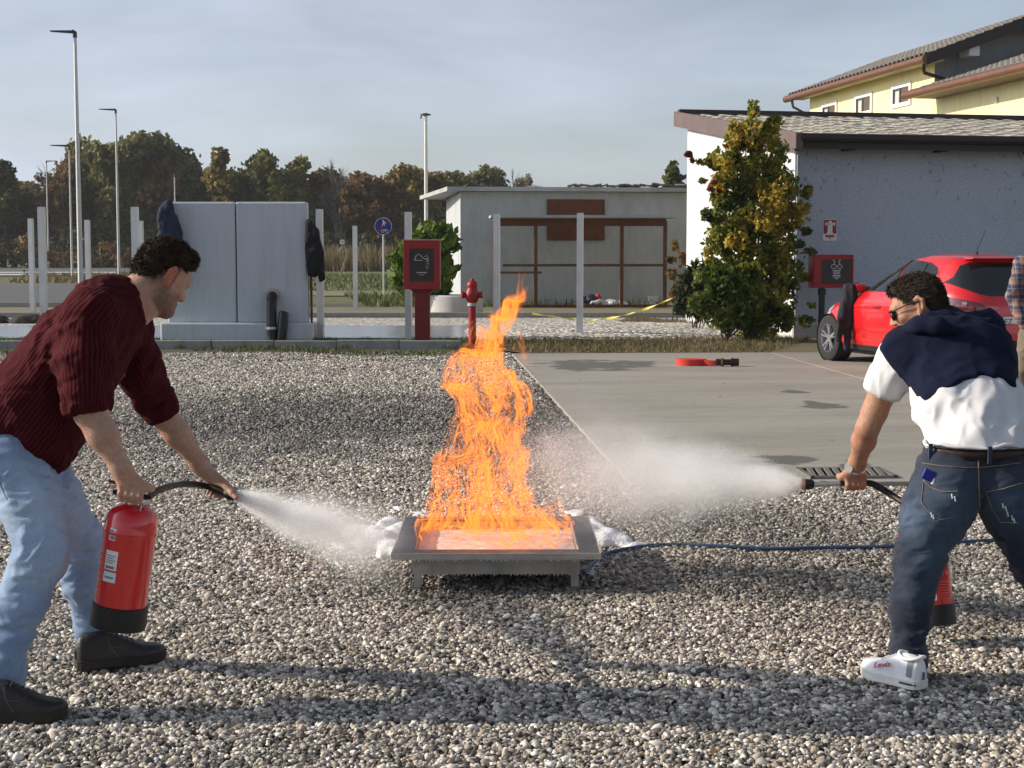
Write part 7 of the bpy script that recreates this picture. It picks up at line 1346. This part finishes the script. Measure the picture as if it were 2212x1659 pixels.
# jeans, belt, pockets
hl_, hr_ = Bk(2050, 1025, 5.5), Bk(2172, 1025, 5.5); knl, anl = Bk(1986, 1205, 5.44), Bk(1958, 1440, 5.34); knr, anr = Bk(2235, 1210, 5.42), Bk(2345, 1430, 5.3)
S = Solid(); S.seg(Bk(2112, 962, 5.5), Bk(2112, 1035, 5.5), .122, .134, .04, ax=XA, f=1.5, flat=True); S.ell(Bk(2055, 1055, 5.45), (.098, .105, .11), None, .05); S.ell(Bk(2170, 1055, 5.45), (.098, .105, .11), None, .05)
S.chain([hl_, Bk(2022, 1110, 5.47), knl], [.118, .112, .078], .035); S.chain([knl, Bk(1968, 1310, 5.4), anl.lerp(knl, .08), anl + Vector((0, 0, -.025))], [.078, .068, .058, .054], .03); S.chain([hr_, Bk(2198, 1110, 5.47), knr], [.118, .11, .08], .035); S.chain([knr, knr.lerp(anr, .45), anr], [.08, .07, .06], .03); S.seg(anl.lerp(knl, .12), anl.lerp(knl, .05), .062, .064, .02)
V, F = S.net(.0075, smooth=2); kd = np.minimum(np.linalg.norm(V - np.array(knl), axis=1), np.linalg.norm(V - np.array(knr), axis=1)); a_ = .004 + .0095 * np.exp(-(kd / .11) ** 2) + .008 * np.exp(-((V[:, 2] - .15) / .07) ** 2) + .006 * np.exp(-((V[:, 2] - .6) / .06) ** 2); V = folds(V, F, a_, 10, 51, (.8, .8, 1.7)); V = folds(V, F, a_ * .55, 23, 52, (.6, .6, 2))
N = vnormals(V, F); tz = V[:, 2]; seat = np.exp(-((np.abs(V[:, 0] - Bk(2112, 1050, 5.4).x) - .1) ** 2 + (tz - Bk(2112, 1075, 5.4).z) ** 2) / .012); worn = .27 * seat * (N[:, 1] < 0) + .34 * np.exp(-((V[:, 0] - Bk(1965, 1120, 5.4).x) ** 2 + (tz - Bk(1965, 1120, 5.4).z) ** 2) / .004) + .28 * np.exp(-((tz - .42) / .15) ** 2) * np.clip(-N[:, 1], 0, 1) * np.exp(-(np.abs(V[:, 0] - Bk(2030, 1200, 5.4).x) / .12) ** 2) - .1
m_jean2 = denim('dark_denim', (.003, .007, .02), (.075, .125, .205), .9); jean2 = solid_ob('jeans', (V, F), m_jean2, man2, {'worn': worn})
b = MB(); P = [[], []]
for i in range(61):
    a = 2 * math.pi * i / 60; x, y = .193 * math.cos(a), .134 * math.sin(a); c_ = Bk(2112, 972, 5.5); P[0].append(c_ + Vector((x, y, .018))); P[1].append(c_ + Vector((x * 1.005, y * 1.005, -.02)))
b.grid([list(reversed(P[0])), list(reversed(P[1]))]); b.grid([[p * 1.0 + Vector((0, 0, .0)) for p in P[0]], [p + Vector((0, 0, -.001)) for p in P[0]]]); belt = b.build('belt', M('brown_leather', (.028, .015, .01), .5, .2, 30, .1, 100), man2, off=man2.location, smooth=2)
sd = belt.modifiers.new('thick', 'SOLIDIFY'); sd.thickness = .006
from mathutils.bvhtree import BVHTree
bv = BVHTree.FromPolygons([tuple(q) for q in V], [tuple(int(i) for i in f) for f in F])
def onj(u, v, off=.002):
    d = ray(u, v).normalized(); h = bv.ray_cast(Vector((0, 0, CAMZ)), d); return (h[0] + h[1] * off) if h[0] else at(u, v, 5.4)
m_stitch = M('stitching', (.22, .17, .1), .9)
def stitch(pts, r=.0022, m=m_stitch, name='stitching'):
    q = []
    for i in range(len(pts) - 1):
        for k in range(8): t = k / 8; q.append(onj(pts[i][0] + (pts[i + 1][0] - pts[i][0]) * t, pts[i][1] + (pts[i + 1][1] - pts[i][1]) * t))
    q.append(onj(*pts[-1])); return MB().tube(q, r, 5).build(name, m, jean2, off=man2.location)
stitch([(1996, 1037), (2010, 1052), (2035, 1062), (2068, 1062)]); stitch([(1996, 1037), (1990, 1085), (2010, 1108), (2030, 1122), (2060, 1118)], .0016); stitch([(2129, 1062), (2165, 1056), (2208, 1043)]); stitch([(2129, 1062), (2144, 1100), (2162, 1128), (2200, 1130)], .0016)
stitch([(2113, 985), (2114, 1050), (2115, 1105)], .0022); stitch([(1992, 1000), (2030, 1006), (2080, 1010), (2112, 1010)], .0015); stitch([(2112, 1010), (2160, 1006), (2205, 1000)], .0015)
for u in (2000, 2112, 2205):
    MB().box(tuple(Bk(u, 972, 5.5) + Vector((0, -.142 * math.sqrt(max(.05, 1 - ((u - 2112) / 125) ** 2)), 0))), (.014, .01, .062)).build('belt_loop', m_jean2, jean2, off=man2.location)
m_tear = M('frayed_threads', (.5, .55, .56), .9)
for u, v in ((2056, 1072), (2062, 1077), (2012, 1112), (2016, 1116), (2166, 1092), (2172, 1098), (2176, 1110), (2186, 1118), (2190, 1124)): stitch([(u, v - 5), (u + 2, v + 5)], .003, m_tear, 'fray')
q = onj(2012, 1030, .012); pk = thing('tissue_packet', 'blue tissue packet sticking out of the back jeans pocket', 'packet', q); MB().box((0, 0, 0), (.05, .014, .04), Matrix.Rotation(.45, 4, 'Y')).build('packet', M('packet_blue', (.01, .02, .25), .3, spec=.6), pk, bevel=.004); MB().box((.024, -.002, -.012), (.018, .018, .026), Matrix.Rotation(.45, 4, 'Y')).build('tissue', M('tissue', (.75, .62, .6), .8), pk, bevel=.005)
# white trainers
m_tr = M('white_leather', (.74, .75, .77), .5, .05, 20, .05, 80); m_trs = M('white_rubber', (.7, .69, .66), .6, .06, 20); m_gr = M('grey_trim', (.22, .23, .24), .7)
hl, to = G(1994, 1496), G(1868, 1462); hl.z = to.z = .01; sh, Tq, Bq = sole_shoe(man2, 'trainer', hl, to, m_tr, m_trs, .1, .05, sole_h=.03, lace=m_tr, high=.1, lift=.09)
b = MB(); b.grid([[Tq(x, t, .0015) for t in (8, 22, 36, 50, 62)] for x in (.09, .12, .15, .175)]); b.build('heel_stripe', m_gr, sh, off=man2.location); b = MB(); b.tube([Tq(.02, 2, .006) + Vector((0, 0, -.01)), Tq(.12, 2, .006) + Vector((0, 0, -.01)), Tq(.26, 2, .006) + Vector((0, 0, -.01))], .004, 5); b.build('sole_stripe', m_rub, sh, off=man2.location)
b = MB(); cpt = Tq(.2, 90); b.tube([cpt + Bq @ Vector((.047 * math.cos(a) * 1.0, .032 * math.sin(a), .002 + .012 * math.cos(a) ** 2 - .014)) for a in ring], .007, 6, cap=False); b.build('ankle_collar', m_tr, sh, off=man2.location, smooth=2)
p0_, p1_, p2_ = Tq(.64, 30, .003), Tq(.46, 30, .003), Tq(.55, 40, .003); xa = (p1_ - p0_).normalized(); q = Tq(.55, 31, .006); ya = (p2_ - q); ya = (ya - xa * ya.dot(xa)).normalized(); za = xa.cross(ya); tm_ = Matrix((xa, ya, za)).transposed(); text('shoe_print', 'Levis', .034, M('print_red', (.5, .02, .06), .6), sh, q - Vector(man2.location), tm_.to_euler())
b = MB(); b.tube([anl + Vector((0, 0, .03)), cpt + Vector((0, 0, -.03))], [.045, .034], 12); b.build('sock', m_navy, man2, off=man2.location, smooth=True)
hl, to = G(2380, 1490), G(2300, 1455); hl.z = to.z = .008; sole_shoe(man2, 'trainer', hl, to, m_tr, m_trs, .1, .052, sole_h=.03, high=.11)
# second extinguisher
e_bot, e_top = at(2022, 1350, 5.86), at(2000, 1118, 5.95); H2 = (e_top - e_bot).length
ext2, Rm2, R2, _, body2, lab2, put2 = extinguisher('red fire extinguisher hanging half hidden behind the dark jeans', e_bot, e_top, .073, H2, None)
z_ = lambda v: (1354 - v) * 5.88 / 3318
lab2(.42, 1.1, z_(1225), z_(1180), m_labw, 'inspection_card'); lab2(.5, .8, z_(1246), z_(1236), m_olab, 'pictogram', .002); lab2(.05, .4, z_(1246), z_(1236), m_olab, 'pictogram', .002)
for q in range(7): lab2(.1, .72 - .08 * (q % 3), z_(1262 + q * 6), z_(1260 + q * 6), m_olab, 'print', .0015)
lab2(-.35, -.28, z_(1300), z_(1256), m_labw, 'pictogram', .0015); lab2(-.35, -.1, z_(1300), z_(1297), m_labw, 'pictogram', .0016); lab2(-.14, -.08, z_(1297), z_(1280), m_labw, 'pictogram', .0016)
MB().add([at(1936, 1160, 5.9), at(1952, 1112, 5.95), at(1975, 1120, 5.95), at(1968, 1165, 5.9), at(1936, 1160, 5.93), at(1952, 1112, 5.98), at(1975, 1120, 5.98), at(1968, 1165, 5.93)], [(0, 1, 2, 3), (7, 6, 5, 4), (0, 4, 5, 1), (1, 5, 6, 2), (2, 6, 7, 3), (3, 7, 4, 0)]).build('hose_holder', M('holder_red', (.6, .08, .07), .4), ext2, off=ext2.location, bevel=.006)
hp = [at(1990, 1108, 5.95), at(1962, 1092, 6.0), at(1935, 1075, 6.06), at(1905, 1056, 6.1), at(1880, 1044, 6.12), at(1846, 1042, 6.12), at(1815, 1043, 6.13)]
b = MB(); b.tube(spline(hp), [.0135] * 25 + [.012] * 12, 12); b.build('hose', m_rub, ext2, off=ext2.location, smooth=True)
b = MB(); b.tube([at(1830, 1042, 6.125), at(1800, 1044, 6.135), at(1755, 1046, 6.15)], .0085, 12); b.build('lance', m_chr, ext2, off=ext2.location, smooth=True); b = MB(); b.tube([at(1786, 1045, 6.14), at(1770, 1045, 6.145)], .013, 12); b.build('lance_collar', m_chr, ext2, off=ext2.location, smooth=True)
b = MB(); b.tube([at(1758, 1046, 6.15), at(1754, 1046, 6.15), at(1736, 1046, 6.16)], [.014, .02, .022], 18); b.build('nozzle', m_rub, ext2, off=ext2.location, smooth=True); b = MB(); b.tube([at(1740, 1046, 6.158), at(1733, 1046, 6.161)], [.0228, .0224], 18); b.build('nozzle_ring', M('copper', (.5, .26, .17), .35, metal=.7), ext2, off=ext2.location, smooth=True)
# ---------------------------------------------------------------- third man at the picture's edge
r0 = at(2245, 548, 14.8); man3 = thing('person', 'man in a plaid shirt and brown trousers standing by the red car, hand in pocket', 'person', (r0.x, 14.8, 0))
T3 = lambda u, v, d=14.8: at(u, v, d)
S = Solid(); S.seg(T3(2245, 590), T3(2245, 705), .125, .125, .05, ax=XA, f=1.45); S.seg(T3(2245, 560), T3(2245, 640), .1, .125, .05, ax=XA, f=1.6); S.seg(T3(2207, 568), T3(2283, 568), .07, .07, .05); S.chain([T3(2206, 572), T3(2187, 640, 14.7), T3(2206, 692, 14.6)], [.07, .058, .05], .03); S.chain([T3(2284, 572), T3(2303, 640, 14.7), T3(2300, 700, 14.6)], [.07, .058, .05], .03)
V, F = S.net(.014, smooth=2); V = folds(V, F, .008, 9, 61)
m_pl = bpy.data.materials.new('plaid'); n_, l_, p_ = nodes(m_pl); tc_ = n_.new('ShaderNodeTexCoord'); sx_ = n_.new('ShaderNodeSeparateXYZ'); l_.new(tc_.outputs['Object'], sx_.inputs[0]); cur = None
for ax_i, fr_, colr, th_, off_ in ((0, 62, (.28, .13, .07), .35, 0), (2, 62, (.3, .15, .09), .35, 1), (0, 62, (.02, .025, .06), .7, 2.4), (2, 62, (.025, .03, .07), .7, 3.4), (0, 124, (.25, .25, .27), .93, .5), (2, 124, (.25, .25, .27), .93, .9)):
    mu_ = n_.new('ShaderNodeMath'); mu_.operation = 'MULTIPLY_ADD'; mu_.inputs[1].default_value = fr_; mu_.inputs[2].default_value = off_; l_.new(sx_.outputs[ax_i], mu_.inputs[0]); si_ = n_.new('ShaderNodeMath'); si_.operation = 'SINE'; l_.new(mu_.outputs[0], si_.inputs[0]); gt_ = n_.new('ShaderNodeMath'); gt_.operation = 'GREATER_THAN'; gt_.inputs[1].default_value = th_; l_.new(si_.outputs[0], gt_.inputs[0]); hf_ = n_.new('ShaderNodeMath'); hf_.operation = 'MULTIPLY'; hf_.inputs[1].default_value = .6; l_.new(gt_.outputs[0], hf_.inputs[0])
    mm_ = n_.new('ShaderNodeMix'); mm_.data_type = 'RGBA'; mm_.inputs[6].default_value = (.06, .07, .12, 1); mm_.inputs[7].default_value = (*colr, 1); l_.new(hf_.outputs[0], mm_.inputs[0])
    if cur: l_.new(cur, mm_.inputs[6])
    cur = mm_.outputs[2]
l_.new(cur, p_.inputs['Base Color']); p_.inputs['Roughness'].default_value = .9
solid_ob('shirt', (V, F), m_pl, man3)
S = Solid(); S.seg(T3(2245, 700), T3(2245, 730), .13, .13, .04, ax=XA, f=1.35); S.chain([T3(2226, 735), T3(2212, 800, 14.75), T3(2206, 868, 14.8)], [.105, .085, .07], .04); S.chain([T3(2264, 735), T3(2275, 800, 14.75), T3(2280, 870, 14.8)], [.105, .085, .07], .04); V, F = S.net(.014, smooth=2); V = folds(V, F, .014, 8, 62, (1, 1, 1.5)); solid_ob('trousers', (V, F), M('brown_cotton', (.16, .125, .095), .9, .15, 12, .2, 120), man3)
S = Solid(); head(S, T3(2250, 492, 14.85), (-.3, .8, -.2), (0, 0, 1)); S.seg(T3(2246, 556), T3(2249, 515, 14.83), .06, .058, .04); S.seg(T3(2246, 600), T3(2246, 556), .08, .066, .04); S.chain([T3(2200, 680, 14.62), T3(2210, 702, 14.6)], [.034, .04], .02); V, F = S.net(.011, smooth=1); solid_ob('body', (V, F), m_skin2, man3, {'beard': np.zeros(len(V))})
S = Solid(); S.ell(T3(2251, 486, 14.84), (.084, .1, .1), None, .02); S.ell(T3(2246, 505, 14.98), (.12, .1, .1), None, .02, True); V, F = S.net(.012, smooth=1); solid_ob('hair', (V, F), m_hair2, man3)
m_sh = M('brown_shoe', (.13, .09, .06), .7, .2, 20); g = G(2196, 886); sole_shoe(man3, 'shoe', g + Vector((.1, .14, .018)), g + Vector((-.06, -.1, .018)), m_sh, m_trs, .1, .05, high=.09); g = G(2280, 890); sole_shoe(man3, 'shoe', g + Vector((.02, .16, .018)), g + Vector((.08, -.1, .018)), m_sh, m_trs, .1, .05, high=.09)
# ---------------------------------------------------------------- clothes hung up
def garment(name, label, segs, m, h=.018, fa=.02, fq=6, seed=1, st=(1, 1, .4)):
    S = Solid(); k = .04
    for a, b_, ra, rb in segs: S.seg(a, b_, ra, rb, k)
    V, F = S.net(h, smooth=2); V = folds(V, F, fa, fq, seed, st); c = V.mean(0); o = np_mesh(name, V - c, F, True); return tag(ob(name, o, m, loc=tuple(c)), label, 'jacket')
m_jb = M('blue_jacket_cloth', (.018, .026, .06), .85, .2, 20, .2, 90, col2=(.05, .055, .075), s2=5); m_jk = M('black_jacket_cloth', (.008, .008, .01), .85, .2, 20, .2, 90); m_jn = M('navy_jacket_cloth', (.012, .013, .02), .8, .2, 20, .2, 90)
def cloth(name, label, poly, d, segs, m, h=.02, fa=.018, fq=7, seed=1, st=(1, .6, .35), thick=.09):
    """cloth hanging in folds, its outline given on the upright plane at distance d"""
    pq = np.array([(at(u, v, d).x, at(u, v, d).z) for u, v in poly])
    def cutp(Vv, X):
        px, pz = X[..., 0], X[..., 2]; dd = np.full(px.shape, 1e9); ins = np.zeros(px.shape, bool); j = len(pq) - 1
        for i in range(len(pq)):
            a, b_ = pq[j], pq[i]; e = b_ - a; t = np.clip(((px - a[0]) * e[0] + (pz - a[1]) * e[1]) / (e @ e), 0, 1); dd = np.minimum(dd, np.hypot(px - a[0] - t * e[0], pz - a[1] - t * e[1])); ins ^= ((a[1] > pz) != (b_[1] > pz)) & (px < e[0] * (pz - a[1]) / (e[1] + 1e-12) + a[0]); j = i
        d2 = np.where(ins, -dd, dd); k = .03; hh = np.clip(.5 - .5 * (d2 - Vv) / k, 0, 1); return d2 + (Vv - d2) * hh + k * hh * (1 - hh)
    S = Solid(); lo, hi = pq.min(0), pq.max(0); cx, cz = (lo + hi) / 2; S.seg((cx, d, lo[1] - .1), (cx, d, hi[1] + .1), thick, thick * .8, .03, ax=(1, 0, 0), f=max(1.2, (hi[0] - lo[0]) * .75 / thick))
    V, F = S.net(h, extra=cutp, smooth=2); V = folds(V, F, fa, fq, seed, st); V = folds(V, F, fa * .5, fq * 2.2, seed + 1, st); c_ = V.mean(0); return tag(ob(name, np_mesh(name, V - c_, F, True), m, loc=tuple(c_)), label, 'jacket')
cloth('jacket', 'blue jacket hung over the end of the concrete block behind the crouching man', [(341, 470), (350, 442), (362, 433), (373, 437), (379, 466), (391, 500), (397, 540), (392, 610), (336, 610), (330, 560), (338, 528), (346, 500)], 26.18, None, m_jb, seed=3)
cloth('jacket', 'black jacket hanging from the other end of the concrete block beside a steel post', [(662, 474), (674, 476), (686, 496), (697, 545), (701, 602), (692, 608), (687, 580), (683, 597), (667, 595), (661, 540)], 26.24, None, m_jk, seed=4)
mq = CARM @ (surf(1.5, 1.02) + Vector((0, -.14, .02))); dm = mq.y
def cj(u, v, dd=0): return at(u, v, dm + dd)
garment('jacket', 'dark navy jacket draped over the door mirror of the red car', [(cj(1850, 622, .05), cj(1885, 628, .35), .05, .03), (cj(1832, 622), cj(1850, 622, .05), .05, .055), (cj(1832, 622), cj(1818, 690, -.05), .055, .06), (cj(1818, 690, -.05), cj(1811, 735, -.05), .06, .03), (cj(1842, 625, -.02), cj(1832, 700, -.03), .06, .075), (cj(1832, 700, -.03), cj(1829, 752, -.02), .06, .035)], m_jn, h=.012, fa=.014, fq=9, seed=5)
